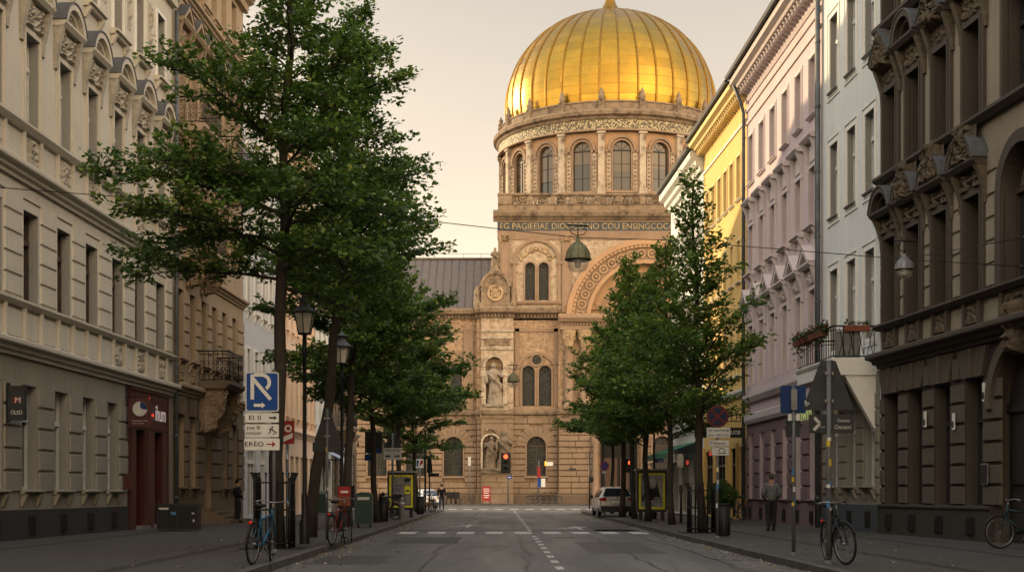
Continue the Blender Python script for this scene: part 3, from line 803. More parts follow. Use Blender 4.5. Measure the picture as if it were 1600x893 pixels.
for c in cols:
    mb = MB()
    for k in range(-4, 5):
        if k == 0: continue
        x0 = c+k*0.13; x1 = c+k*0.2
        mb.prism([(x0-0.055, 4.14), (x0+0.055, 4.14), (x1+0.08, 4.86), (x1-0.08, 4.86)], -0.1, 0.01, 0)
    mb.prism([(c-0.07, 4.14), (c+0.07, 4.14), (c+0.1, 4.86), (c-0.1, 4.86)], -0.15, 0.01, 0)
    mb.build('voussoir_lintel', [M['brown_blk']], b.root)
for c in [(cols[i]+cols[i+1])/2 for i in range(3)]: mb = MB(); mb.block(c-0.22, c+0.22, 4.14, 4.7, 0.01, 0.1, 0.03, 0); mb.build('lintel_block', [M['brown_blk']], b.root)
mb = MB(); mb.ring(pc, 3.3, 1.47, 1.75, -0.14, 0.01, n=18, m=0); mb.build('portal_arch', [M['brown_blk']], b.root)
mb = MB(); mb.torus((pc, -0.16, 5.0), 0.2, 0.1, 'y', 14, 7, 0); relief(mb, pc-0.28, pc+0.28, 4.45, 5.75, 0.4, 9, 0, 10, 16); mb.build('keystone', M['brown_orn'], b.root)
mb = MB()
cornice(mb, 0, b.L, 4.9, 0.42, 0.5); mb.extr([(0.02, 6.0), (-0.15, 6.0), (-0.28, 6.1), (-0.28, 6.16), (0.02, 6.2)], 0, b.L)
mb.extr([(0.02, 10.25), (-0.14, 10.25), (-0.28, 10.36), (-0.28, 10.44), (0.02, 10.49)], 0, b.L)
mb.extr([(0.02, 14.55), (-0.14, 14.55), (-0.3, 14.68), (-0.3, 14.78), (0.02, 14.84)], 0, b.L)
mb.split('string_course', M['brown'], b.root)
mb = MB(); cornice(mb, 0, b.L, 18.4, 1.3, 0.9); mb.build('cornice', M['brown'], b.root)
for c in cols+[pc]:
    mb = MB(); hw = 0.36 if c != pc else 0.8
    relief(mb, c-hw, c+hw, 5.4, 5.95, 0.12, 17, 1, 14, 8, 0, 6)
    mb.box(c-hw-0.16, c-hw-0.03, -0.12, 0.02, 5.35, 6.0, 0); mb.box(c+hw+0.03, c+hw+0.16, -0.12, 0.02, 5.35, 6.0, 0)
    mb.build('parapet_panel', [M['brown'], M['brown_orn']], b.root)
for c in [(cols[i]+cols[i+1])/2 for i in range(3)]+[cols[3]+1.1]:
    mb = MB(); mb.block(c-0.3, c+0.3, 5.42, 5.95, 0.01, 0.05, 0.05, 0); mb.build('parapet_panel', [M['brown_lt']], b.root)

def crest(seed, w=0.95, h=0.95):
    rg = random.Random(seed); mb = MB()
    relief(mb, -w/2, w/2, -0.1, h, 0.34, seed, 0, 18, 18, 0.0, 4.2, True, lambda u, v: 1.0 if abs(u) < 0.95-0.55*max(v, -0.2)-0.25*abs(math.sin(4*v)) else 0.05)
    for k in range(26):
        x = rg.uniform(-1, 1); z = rg.random(); x *= 0.45*w*(1-0.55*z); r = rg.uniform(0.03, 0.085)
        for sg in (-1, 1): mb.ball((sg*abs(x), -0.16-rg.uniform(0, 0.14), z*h*0.92), r, 5, 0, (1, 0.8, rg.uniform(0.8, 1.9)))
    for sg in (-1, 1):
        mb.tube([(sg*(0.1+0.34*t), -0.2, 0.2+0.42*math.sin(2.4*t)) for t in [i/6 for i in range(7)]], [0.075-0.009*i for i in range(7)], 6); mb.torus((sg*0.42, -0.2, 0.2), 0.1, 0.045, 'y', 12, 6)
    return mb
for i, (c, z) in enumerate(((cols[2], 9.45), (cols[3], 9.4), (cols[1], 9.35), (cols[0], 13.5), (cols[2], 13.55))):
    crest(i+3).build('carved_crest', M['brown_orn'], b.root, (c, -0.16, z))
mb = MB(); mb.box(pc-1.45, pc+1.45, 0.36, 0.4, 0.1, 4.75, 0)
for k in (-1, 1):
    for z0, z1 in ((0.4, 1.3), (1.5, 3.0)): mb.box(pc+k*0.7-0.5, pc+k*0.7+0.5, 0.31, 0.37, z0, z1, 0)
mb.box(pc-1.45, pc+1.45, 0.28, 0.37, 3.2, 3.4, 0); mb.build('door', [M['win_dark']], b.root)
M['plate_white'] = plain('enamel_white', (0.6, 0.6, 0.58), 0.4, 0, 0.08)
M['plate_dark'] = plain('plate_dark', (0.02, 0.02, 0.022), 0.4)
for (u0, z0, sx, sz) in ((cols[1]+0.98, 3.05, 0.13, 0.42), (cols[2]+0.98, 2.9, 0.13, 0.42), (cols[3]+0.8, 3.5, 0.13, 0.45)):
    mb = MB(); mb.box(-sx/2, sx/2, -0.13, -0.1, 0, sz, 0); mb.box(-sx/2+0.02, sx/2-0.02, -0.137, -0.129, 0.05, sz*0.5, 1); mb.build('name_plate', [M['plate_white'], M['plate_dark']], b.root, (u0, 0, z0))
mb = MB(); mb.box(-0.16, 0.16, -0.14, -0.1, 0, 0.42, 0); mb.box(-0.2, 0.2, -0.12, -0.1, -0.04, 0.46, 1); mb.build('intercom_panel', [M['plate_dark'], M['zinc']], b.root, (cols[3]+0.82, 0, 1.55))

# ---- white house with balcony
b = House('apartment_house', 'white rendered house with an iron balcony carrying red flowers', 'building', 'r', 11.18, 41.7, -0.0387, 41.75, 48.1, 21.5, M['white'])
R2 = b
cols = [b.u(d) for d in (46.7, 44.7, 42.75)]
w = 0.95
def flat_frame(w, h):
    mb = MB(); a = w/2
    for t0, t1, p in ((0.0, 0.13, 0.02), (0.2, 0.25, 0.035)):
        mb.box(-a-t1, -a-t0, -p, 0.02, -t1, h+t1); mb.box(a+t0, a+t1, -p, 0.02, -t1, h+t1)
        mb.box(-a-t0, a+t0, -p, 0.02, h+t0, h+t1); mb.box(-a-t0, a+t0, -p, 0.02, -t1, -t0)
    return mb
for z, h in ((14.5, 2.45), (10.35, 2.4), (18.3, 1.9)):
    b.row(cols, z, w, h, make_window(b.root, w, h, 0.33, glass='glass_cur', extras=[('surround', flat_frame(w, h), [M['white_trim']]), ('sill', sill(w, 0.12, 0.07, brackets=False, ext=0.05), [M['zinc']])]))
b.row(cols, 5.95, w, 2.65, make_window(b.root, w, 2.65, 0.33, glass='glass_cur', extras=[('surround', flat_frame(w, 2.65), [M['white_trim']])]))
M['white_low'] = stucco('white_plaster_shaded', (0.22, 0.205, 0.165), 0.14, 0.35, grime=(0.13, 0.11, 0.09))  # white made darker, street shade painted in for the ground floor
b.row(cols, 1.5, w, 2.5, make_window(b.root, w, 2.5, 0.33, extras=[('sill', sill(w, 0.2, 0.1), [M['white_low']])]))
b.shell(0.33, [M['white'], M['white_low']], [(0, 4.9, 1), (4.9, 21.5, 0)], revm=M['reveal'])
mb = MB(); mb.box(0, b.L, -0.06, 0.02, 0, 0.94); mb.build('plinth', M['bluegrey'], b.root)
b.vents(cols, 0.3)
b.piers('rusticated_pier', spans_between(cols, w, 0.12, 0.08, b.L-0.06), 1.25, 6, 0.46, 0.05, [M['white_low']], 0.05)
mb = MB(); cornice(mb, 0, b.L, 20.4, 0.9, 0.6); mb.build('cornice', M['white_trim'], b.root)
b.pipe(0.02, 0.1, 19.6)
# balcony on a sloping corbel
ua, ub, p, z = b.u(46.4), b.u(42.1), 1.3, 5.28
mb = MB(); mb.extr([(0.02, -0.14), (-p, -0.14), (-p-0.05, -0.05), (-p-0.05, 0.0), (0.02, 0.02)], ua, ub, 0)
mb.prism([(ua, -0.142), (ub, -0.142), (ub, -0.5), (ua, -0.5)], -p+0.02, 0.01, 0)
bo = mb.build('balcony', M['white_trim'], b.root, (0, 0, z))
mb = MB()
mb.extr([(0.02, -0.502), (-p*0.72, -0.502), (0.02, -2.2)], ub-0.3, ub-0.04, 0)
mb.extr([(0.02, -0.502), (-p*0.72, -0.502), (0.02, -1.6)], ua+0.1, ua+0.36, 0)
mb.split('corbel', M['white_trim'], bo)
mb = MB(); h = 0.95
railing(mb, [(ua+0.05, -0.05, 0), (ua+0.05, -p+0.03, 0), (ub-0.05, -p+0.03, 0), (ub-0.05, -0.05, 0)], h, 0, 0.26, False)
for k in range(4):
    yy = -p+0.2+k*0.28
    mb.tube([(ub-0.05, yy, 0.1), (ub-0.05, yy+0.1, 0.5), (ub-0.05, yy, 0.9)], 0.011, 4); mb.tube([(ub-0.05, yy+0.18, 0.1), (ub-0.05, yy+0.08, 0.5), (ub-0.05, yy+0.18, 0.9)], 0.011, 4)
mb.build('railing', M['iron'], bo)
mb = MB(); mb.box(ub-0.13, ub-0.1, -p+0.1, -0.45, 0.03, 0.8, 0); mb.build('screen', M['zinc'], bo)
M['terracotta'] = plain('terracotta', (0.16, 0.055, 0.03), 0.8, 0, 0.25, 9)
M['leaf_red'] = plain('red_flower', (0.16, 0.012, 0.02), 0.7, 0, 0.5, 12)
M['leaf_dk'] = plain('plant_leaf', (0.035, 0.06, 0.018), 0.7, 0, 0.5, 12)
def leafy(mb, rng, n, fx, s=0.07, mats=(0, 1), pm=0.4):
    for i in range(n):
        c = Vector(fx()); e = Euler((rng.uniform(-1, 1), rng.uniform(-1, 1), rng.uniform(0, 6.28))); q = e.to_matrix()
        k = s*rng.uniform(0.5, 1.3)
        mb.add([c+q @ Vector(v)*k for v in ((-1, 0, 0), (0, -0.45, 0.1), (1, 0, 0), (0, 0.45, 0.1))], [(0, 1, 2, 3)], mats[1] if rng.random() < pm else mats[0])
rng = random.Random(4)
mb = MB(); mb.box(ub-0.2, ub+0.02, -0.95, -0.2, h-0.16, h+0.02, 0)
leafy(mb, rng, 120, lambda: (ub-0.1+rng.gauss(0, 0.07), rng.uniform(-0.95, -0.2), h+0.06+abs(rng.gauss(0, 0.04))), 0.05, (1, 1))
mb.build('planter_box', [M['terracotta'], M['leaf_dk']], bo)
mb = MB(); mb.box(ua+0.1, ub-0.9, -p-0.15, -p+0.1, h-0.2, h-0.02, 2)
leafy(mb, rng, 1700, lambda: (rng.uniform(ua-0.1, ub-0.7), -p-0.03+rng.gauss(0, 0.09), h+0.04+rng.gauss(0, 0.075)-abs(rng.gauss(0, 0.22))*(rng.random() < 0.35)), 0.07, (0, 1), 0.22)
mb.build('flower_trough', [M['leaf_dk'], M['leaf_red'], M['terracotta']], bo)

# ---- pink house
def modillions(b, z, n, m, p=0.42, w=0.14, h=0.22):
    mb = MB(); mb.extr([(0.02, -h), (-0.03, -h), (-p*0.7, -h*0.7), (-p, -h*0.3), (-p, 0), (0.02, 0)], -w/2, w/2); mb.ball((0, -p*0.8, -h*0.75), 0.07, 6)
    me = mb.mesh('modillion', [m])
    for k in range(n): inst('modillion', me, b.root, (b.L*(k+0.5)/n, 0, z))
def eave_gutter(b, z, p, m='slate'):
    mb = MB(); mb.extr([(0.02, z+0.1), (-p, z), (-p-0.16, z-0.02), (-p-0.2, z+0.1), (-p-0.14, z+0.14), (-p-0.02, z+0.08), (0.02, z+0.25)], 0, b.L); mb.build('gutter', M[m], b.root)
b = House('apartment_house', 'pale pink house with white pediments over the windows and a bracketed eave', 'building', 'r', 10.93, 48.1, -0.0189, 48.15, 61.3, 19.2, M['pink'])
R3 = b
cols = [b.u(d) for d in (60.3, 58.1, 55.95, 53.75, 51.55, 49.4)]
w = 0.95
b.row(cols, 14.4, w, 2.05, make_window(b.root, w, 2.05, 0.32, extras=[('surround', surround(w, 2.05, 0.13, 0.03), [M['pink_trim']]), ('sill', sill(w, 0.15, 0.09, brackets=False, ext=0.12), [M['pink_trim']])]))
b.row(cols, 10.55, w, 2.05, make_window(b.root, w, 2.05, 0.32, extras=[('surround', surround(w, 2.05, 0.13, 0.04), [M['pink_trim']]), ('window_hood', hood_flat(w, 2.2, 0.72, 0.34), [M['pink_trim'], M['pink_trim']]), ('sill', sill(w, 0.26, 0.13, ext=0.2), [M['pink_trim']])]))
b.row(cols, 5.85, w, 2.5, make_window(b.root, w, 2.5, 0.32, extras=[('surround', surround(w, 2.5, 0.13, 0.04), [M['pink_trim']]), ('window_hood', hood_tri(w, 2.65, 0.55, 0.62, p=0.38, cover=0), [M['pink_trim'], M['pink_trim']])]))
b.row(cols, 1.05, w, 2.72, make_window(b.root, w, 2.72, 0.36, frame='win_white', extras=[('sill', sill(w, 0.16, 0.08, brackets=False, ext=0.08), [M['pink_low']])]))
b.shell(0.32, [M['pink'], M['pink_low']], [(0, 4.6, 1), (4.6, 19.2, 0)])
b.piers('rusticated_pier', spans_between(cols, w, 0.06, 0.05, b.L-0.05), 1.0, 5, 0.5, 0.05, [M['pink_low']], 0.08)
mb = MB(); mb.box(0, b.L, -0.05, 0.02, 0, 0.92); mb.build('plinth', M['pink_low'], b.root)
b.vents(cols, 0.25, 0.4, 0.4)
mb = MB(); mb.extr([(0.02, 5.1), (-0.12, 5.1), (-0.22, 5.3), (-0.22, 5.42), (0.02, 5.48)], 0, b.L); mb.extr([(0.02, 4.2), (-0.1, 4.2), (-0.16, 4.35), (-0.16, 4.6), (0.02, 4.68)], 0, b.L)
mb.extr([(0.02, 17.05), (-0.06, 17.05), (-0.08, 17.15), (0.02, 17.2)], 0, b.L); mb.extr([(0.02, 17.6), (-0.06, 17.6), (-0.1, 17.75), (0.02, 17.8)], 0, b.L)
mb.split('string_course', M['pink_trim'], b.root)
mb = MB(); mb.extr([(0.02, 18.62), (-0.5, 18.62), (-0.55, 18.72), (-0.75, 18.8), (-0.78, 19.0), (0.02, 19.05)], 0, b.L); mb.extr([(0.02, 18.0), (-0.05, 18.0), (-0.12, 18.12), (0.02, 18.15)], 0, b.L)
mb.build('cornice', M['pink_trim'], b.root)
modillions(b, 18.6, 30, M['pink_trim']); eave_gutter(b, 19.05, 0.78)
b.pipe(0.05, 0.1, 17.6, bend=(0.2, -0.75, 1.5)); b.pipe(b.L-0.02, 0.1, 17.9, bend=(-0.1, -0.75, 1.1))
M['neon_green'] = emit('neon_green', (0.55, 0.62, 0.22), 0.45)
lettering('Kedwin', 0.72, M['neon_green'], b.root, (cols[5]-0.5, -0.3, 4.02), width=3.0, name='shop_lettering')
mb = MB(); mb.box(0.3, b.L*0.0+1.2, 2.0, 2.6, 19.3, 21.6); mb.build('chimney', M['tan_low'], b.root)

# ---- yellow house
b = House('apartment_house', 'bright yellow house with bracketed eave, next to the pink one', 'building', 'r', 10.68, 61.3, -0.03, 61.35, 72.0, 19.1, M['yellow'])
R4 = b
cols = [b.u(d) for d in (70.8, 69.2, 67.6, 66.1, 64.6, 63.0)]
w = 0.8
for z, h in ((14.25, 1.95), (10.6, 1.85), (6.5, 2.1)):
    b.row(cols, z, w, h, make_window(b.root, w, h, 0.3, extras=[('surround', surround(w, h, 0.1, 0.03), [M['yellow_trim']]), ('sill', sill(w, 0.14, 0.08, brackets=False, ext=0.1), [M['white_trim']])]))
sops = [(0.5, 3.0), (3.6, 6.2), (7.0, 8.6), (9.0, 10.3)]
for ua, ub in sops: b.ops.append((ua, ub, 0.2, 3.3, False))
b.shell(0.3)
for ua, ub in sops:
    mb = MB(); mb.box(ua, ub, 0.2, 0.26, 0.2, 3.3, 1); n = max(2, int((ub-ua)/0.8))
    for k in range(n+1):
        x = ua+(ub-ua)*k/n; mb.box(x-0.05, x+0.05, 0.1, 0.22, 0.2, 3.3, 0)
    mb.box(ua, ub, 0.09, 0.22, 2.5, 2.62, 0); mb.build('shop_window', [M['win_dark'], M['glass']], b.root)
mb = MB()
for ua, ub in sops:
    for u in (ua-0.2, ub+0.2): mb.box(u-0.14, u+0.14, -0.1, 0.02, 0, 3.5)
mb.split('pilaster', M['yellow'], b.root)
mb = MB(); mb.extr([(0.02, 5.5), (-0.1, 5.5), (-0.2, 5.68), (-0.2, 5.8), (0.02, 5.88)], 0, b.L); mb.extr([(0.02, 17.3), (-0.06, 17.3), (-0.08, 17.4), (0.02, 17.45)], 0, b.L)
mb.split('string_course', M['white_trim'], b.root)
mb = MB(); mb.extr([(0.02, 18.52), (-0.5, 18.52), (-0.55, 18.62), (-0.75, 18.7), (-0.78, 18.9), (0.02, 18.95)], 0, b.L); mb.build('cornice', M['yellow_trim'], b.root)
modillions(b, 18.5, 26, M['yellow_trim']); eave_gutter(b, 18.95, 0.78)

# ---- far white house
b = House('apartment_house', 'white house at the far corner with a green awning over its shop', 'building', 'r', 10.68, 61.3, -0.03, 72.05, 83.0, 18.7, M['white'])
R5 = b
cols = [b.u(d) for d in (81.8, 80.1, 78.4, 76.7, 75.0, 73.4)]
simple_rows(b, cols, [(5.3, 2.2), (9.6, 2.0), (13.8, 2.0)], 0.75, trim=M['white_trim'], sl=M['white_trim'])
sops = [(0.5, 3.0), (4.0, 6.5), (7.2, 9.8)]
for ua, ub in sops: b.ops.append((ua, ub, 0.2, 3.0, False))
b.shell(0.3)
for ua, ub in sops:
    mb = MB(); mb.box(ua, ub, 0.2, 0.26, 0.2, 3.0, 1)
    for k in range(4): mb.box(ua+(ub-ua)*k/3-0.05, ua+(ub-ua)*k/3+0.05, 0.1, 0.22, 0.2, 3.0, 0)
    mb.build('shop_window', [M['win_white'], M['glass']], b.root)
mb = MB(); cornice(mb, 0, b.L, 17.6, 1.0, 0.7); cornice(mb, 0, b.L, 4.4, 0.3, 0.2); mb.split('cornice', M['white_trim'], b.root)
eave_gutter(b, 18.65, 0.72)
awning(b, 0.8, 9.8, 3.95, 0.6, 1.7, M['awn_green'], M['awn_green'], 2)

# the street goes on behind the viewer, between plain houses
for side, xa, k, d0, d1, m, lb in (('l', -12.3, 0.0, -34, 29.4, 'cream_low', 'long plain house continuing the left house row past the picture edge'), ('r', 12.3, 0.0, -34, 28.5, 'brown_lt', 'long plain house continuing the right house row past the picture edge')):
    b = House('apartment_house', lb, 'building', side, xa, 0, k, d0, d1, 20.0, M[m])
    cs = [b.L*(i+0.5)/8 for i in range(8)]
    for z in (1.5, 6.2, 10.6, 15.0):
        b.row(cs, z, 1.2, 2.5, make_window(b.root, 1.2, 2.5, 0.35))
    b.shell(0.35)
    mb = MB(); cornice(mb, 0, b.L, 18.5, 1.0, 0.6); cornice(mb, 0, b.L, 4.8, 0.4, 0.3); mb.split('cornice', M[m], b.root)
# ================================================================== DOMED CHURCH
CX0, CY0 = 12.9, 150.0
def kx(px): return (px-VPX)*CY0/F-CX0
def kz(py): return CAMZ+(HOR-py)*CY0/F
ch = empty('domed_church', 'huge brick church with a ribbed golden dome closing the street', 'church', (CX0, CY0, 0))
def leaded_mat():
    N = NT('leaded_glass'); v = coords(N); vo = N.n('ShaderNodeTexVoronoi'); vo.inputs['Scale'].default_value = 5.5; N.l(v, vo.inputs['Vector'])
    col = ramp(N, vo.outputs['Distance'], [(0.1, (0.035, 0.038, 0.034)), (0.5, (0.012, 0.012, 0.011))]); n = noise_tex(N, v, 1.2, 5, 0.7)
    col = mix(N, ramp(N, n, [(0.5, 0.0), (0.7, 0.5)]), col, (0.09, 0.085, 0.07))
    return finish(N, col, 0.45, 0, vo.outputs['Distance'], 0.5, 0.03, 0.25)
M['c_stone'] = brick('church_stone', (0.17, 0.11, 0.065), (0.14, 0.09, 0.055), (0.06, 0.042, 0.028), 1.7, 0.6, 0.012, 0.55, (0.09, 0.06, 0.04))
M['c_block'] = stucco('church_stone_block', (0.215, 0.153, 0.106), 0.38, 0.65, grime=(0.10, 0.068, 0.045))
M['c_base'] = stucco('church_base_stone', (0.12, 0.085, 0.058), 0.28, 0.5, grime=(0.06, 0.044, 0.032))
M['c_brick'] = brick('church_brick', (0.37, 0.255, 0.165), (0.225, 0.14, 0.088), (0.30, 0.22, 0.155), 0.6, 0.19, 0.025, 0.6, (0.13, 0.085, 0.05))
M['c_brick2'] = brick('church_pale_brick', (0.42, 0.335, 0.245), (0.27, 0.195, 0.135), (0.34, 0.275, 0.205), 0.6, 0.2, 0.025, 0.55, (0.15, 0.10, 0.065))
M['c_trim'] = stucco('church_trim_stone', (0.25, 0.172, 0.118), 0.3, 0.55, grime=(0.11, 0.075, 0.05))
M['c_pale'] = carved('church_pale_stone', (0.52, 0.44, 0.34), (0.12, 0.085, 0.06))
M['c_dirty'] = carved('church_sooty_stone', (0.30, 0.22, 0.15), (0.05, 0.037, 0.027))
M['c_orange'] = stucco('church_orange_plaster', (0.36, 0.225, 0.13), 0.25, 0.45, grime=(0.25, 0.14, 0.08))
M['c_orn'] = carved('church_carving', (0.50, 0.36, 0.22), (0.12, 0.08, 0.05))
M['c_glass'] = leaded_mat()
M['d_glass'] = glass_mat('drum_glass', (0.03, 0.028, 0.026), (0.1, 0.07, 0.04), 0.3, 0.05)
M['c_roof'] = plain('standing_seam_roof', (0.125, 0.105, 0.095), 0.55, 0.2, 0.2, 2)
M['frieze_bg'] = plain('frieze_slate_blue', (0.052, 0.058, 0.066), 0.7, 0, 0.3, 3)
M['gilt'] = carved('gilt_letter', (0.46, 0.34, 0.17), (0.16, 0.12, 0.07))
def mosaic_mat():
    N = NT('mosaic_band'); v = coords(N); vo = N.n('ShaderNodeTexVoronoi'); vo.inputs['Scale'].default_value = 5.0; N.l(v, vo.inputs['Vector'])
    col = ramp(N, vo.outputs['Distance'], [(0.2, (0.5, 0.42, 0.27)), (0.42, (0.30, 0.24, 0.13)), (0.55, (0.09, 0.075, 0.05))])
    return finish(N, col, 0.7, 0, vo.outputs['Distance'], 0.6, 0.05)
M['mosaic'] = mosaic_mat()
def dome_mat():
    N = NT('gold_sheet')
    uv = N.n('ShaderNodeTexCoord'); b = N.n('ShaderNodeTexBrick'); b.offset = 0.0
    N.l(uv.outputs['UV'], b.inputs['Vector'])
    b.inputs['Color1'].default_value = (0.40, 0.232, 0.034, 1); b.inputs['Color2'].default_value = (0.30, 0.170, 0.024, 1); b.inputs['Mortar'].default_value = (0.11, 0.055, 0.01, 1)
    b.inputs['Scale'].default_value = 1.0; b.inputs['Brick Width'].default_value = 1.0; b.inputs['Row Height'].default_value = 1.0
    b.inputs['Mortar Size'].default_value = 0.013; b.inputs['Mortar Smooth'].default_value = 0.3
    v = coords(N); a = noise_tex(N, v, 0.5, 8, 0.7); g = noise_tex(N, coords(N, (1, 1, 0.35)), 2.2, 8, 0.7)
    col = mix(N, ramp(N, a, [(0.42, 0.0), (0.66, 0.6)]), b.outputs['Color'], (0.22, 0.16, 0.03))
    col = mix(N, ramp(N, g, [(0.45, 0.0), (0.8, 0.5)]), col, (0.24, 0.145, 0.035))
    wn = N.n('ShaderNodeTexWhiteNoise'); fl = N.n('ShaderNodeVectorMath', operation='FLOOR'); N.l(uv.outputs['UV'], fl.inputs[0]); N.l(fl.outputs[0], wn.inputs['Vector'])
    ro = N.n('ShaderNodeMapRange'); ro.inputs['To Min'].default_value = 0.24; ro.inputs['To Max'].default_value = 0.46; N.l(wn.outputs['Value'], ro.inputs['Value'])
    inv = N.n('ShaderNodeInvert'); N.l(mix(N, 0.3, b.outputs['Fac'], wn.outputs['Value']), inv.inputs['Color'])
    dn = noise_tex(N, coords(N, (1, 1, 1)), 0.9, 3, 0.5); pc_ = N.n('ShaderNodeVectorMath', operation='ADD'); N.l(uv.outputs['UV'], pc_.inputs[0]); N.l(wn.outputs['Color'], pc_.inputs[1])
    pn = noise_tex(N, pc_.outputs[0], 1.1, 2, 0.5); hh = mix(N, 0.5, mix(N, 0.5, inv.outputs['Color'], dn), pn)
    return finish(N, col, ro.outputs['Result'], 0.92, hh, 0.45, 0.09)
M['gold'] = dome_mat()
M['gold_rib'] = plain('gold_rib', (0.22, 0.12, 0.02), 0.38, 0.9, 0.25, 3)

def courses(mb, x0, x1, y, wins, z0=1.15, n=13, h=0.54, gap=0.075, m=0, p=0.15, rng=random.Random(3)):
    """rusticated courses cut round arched openings (cx, r, za, zs)"""
    for k in range(n):
        za = z0+k*(h+gap); zb = za+h; zm = (za+zb)/2
        segs = [(x0, x1)]
        for cx, r, wa, zs in wins:
            if zb < wa-0.1: continue
            if zm > zs:
                q = (r+1.1)**2-(zm-zs)**2
                if q <= 0: continue
                hw = math.sqrt(q)
            else: hw = r+0.14
            ns = []
            for a, b_ in segs:
                if cx-hw > a: ns.append((a, min(b_, cx-hw)))
                if cx+hw < b_: ns.append((max(a, cx+hw), b_))
            segs = [t for t in ns if t[1]-t[0] > 0.12]
        for a, b_ in segs:
            x = a
            while x < b_-0.05:
                e = x+rng.uniform(1.2, 2.4)
                if b_-e < 0.7: e = b_
                mb.block(x+0.012, e-0.012, za, zb, y+0.01, p*rng.uniform(0.85, 1.15), 0.035, m); x = e
def voussoirs(mb, cx, zs, r, y, n=11, L=1.05, m=0, p=0.14):
    for k in range(n):
        a0 = PI*k/n+0.012; a1 = PI*(k+1)/n-0.012
        pts = [(cx+r*math.cos(t), zs+r*math.sin(t)) for t in (a0, a1)]+[(cx+(r+L)*math.cos(t), zs+(r+L)*math.sin(t)) for t in (a1, a0)]
        mb.prism(pts, y-p, y+0.01, m)
def frame_arch(mb, cx, za, zs, r, t, y, p, m=0):
    mb.ring(cx, zs, r, r+t, y-p, y+0.01, n=18, m=m)
    mb.box(cx-r-t, cx-r, y-p, y+0.01, za, zs, m); mb.box(cx+r, cx+r+t, y-p, y+0.01, za, zs, m)
def dentils(mb, x0, x1, z, y, w=0.22, h=0.25, p=0.2, m=0):
    n = int((x1-x0)/(w*2))
    for k in range(n): mb.box(x0+k*2*w, x0+k*2*w+w, y-p, y+0.01, z, z+h, m)

BW = [(528, 1), (588, 1), (648, 1), (708, 1), (838, 0), (1033, -1)]          # ground windows: pixel, face
faceY = {1: 1.0, 0: 0.0, -1: -1.0}
seg = [(kx(440), kx(745), 1.0), (kx(745), kx(872), 0.0), (kx(872), kx(1105), -1.0), (kx(1105), kx(1420), 1.0)]
za, zb, r = kz(743), kz(681), 1.03
mb = MB(); bl = None; vb = None
for x0, x1, y in seg:
    ops = [(kx(p)-r, kx(p)+r, za, zb, True) for p, f in BW if faceY[f] == y and x0 < kx(p) < x1]
    wl = [(kx(p), r, za, zb-r) for p, f in BW if faceY[f] == y and x0 < kx(p) < x1]
    if y == -1.0:
        pcx = kx(966); ops.append((pcx-1.95, pcx+1.95, 0.1, 8.3, True)); wl.append((pcx, 1.95, 0.1, 6.35))
    wall(mb, x0, x1, 0.1, 9.2, ops, y, 0, 0.6, 1)
    bl = MB(); courses(bl, x0+0.02, x1-0.02, y, wl); bl.build('rusticated_stonework', [M['c_block']], ch)
    for cx, rr, wa, zs in wl: vb = MB(); voussoirs(vb, cx, zs, rr+0.06, y); vb.build('window_voussoirs', [M['c_block']], ch)
for xx, ya, yb in ((kx(745), 0, 1), (kx(872), -1, 0), (kx(1105), -1, 1)):
    mb.quad((xx, ya, 0.1), (xx, yb, 0.1), (xx, yb, 9.2), (xx, ya, 9.2), 0)
mb.build('base_wall', [M['c_stone'], M['c_trim']], ch)
mb = MB()
for x0, x1, y in seg: mb.extr([(y+0.02, 0.1), (y-0.22, 0.1), (y-0.2, 0.95), (y-0.1, 1.1), (y+0.02, 1.12)], x0-0.1, x1+0.1)
mb.split('plinth', [M['c_base']], ch)
wm = None
for p, f in BW:
    if wm is None:
        o = make_window(ch, 2*r, zb-za, 0.5, True, 'win_brown', 'c_glass', mull=1, rows=2, extras=[('window_frame_stone', (lambda m_: (frame_arch(m_, 0, 0, zb-za-r, r-0.01, 0.14, 0, 0.12), m_.box(-r-0.25, r+0.25, -0.2, 0.02, -0.2, -0.02), m_)[-1])(MB()), [M['c_trim']])])
        wm = o
    else: o = copy_tree(wm, ch)
    o.location = (kx(p), faceY[f], za)
mb = MB(); mb.box(pcx-1.95, pcx+1.95, -0.5, -0.42, 0.1, 8.3, 0)
for k in (-1, 1): mb.box(pcx+k*0.85-0.7, pcx+k*0.85+0.7, -0.56, -0.48, 0.3, 4.9, 1)
mb.build('door', [M['void'], M['door']], ch)
mb = MB()
for k in (-1, 1):
    x = pcx+k*2.5
    mb.lathe([(0.42, 0.1), (0.42, 0.8), (0.34, 0.95), (0.32, 3), (0.28, 6.2), (0.38, 6.4), (0.46, 6.9), (0.46, 7.1)], 16, 0, (x, -1.5, 0))
mb.split('portal_column', [M['c_trim']], ch)
# string course
mb = MB()
for x0, x1, y in seg:
    mb.extr([(y+0.02, 9.05), (y-0.12, 9.05), (y-0.15, 9.35), (y-0.42, 9.5), (y-0.48, 9.8), (y-0.42, 9.92), (y+0.02, 10.0)], x0-0.12, x1+0.12)
mb.extr([(-0.6, 9.05), (-0.75, 9.05), (-0.85, 9.35), (-1.05, 9.5), (-1.1, 9.85), (-0.5, 10.0)], kx(752), kx(802))
mb.split('string_course', [M['c_dirty']], ch)
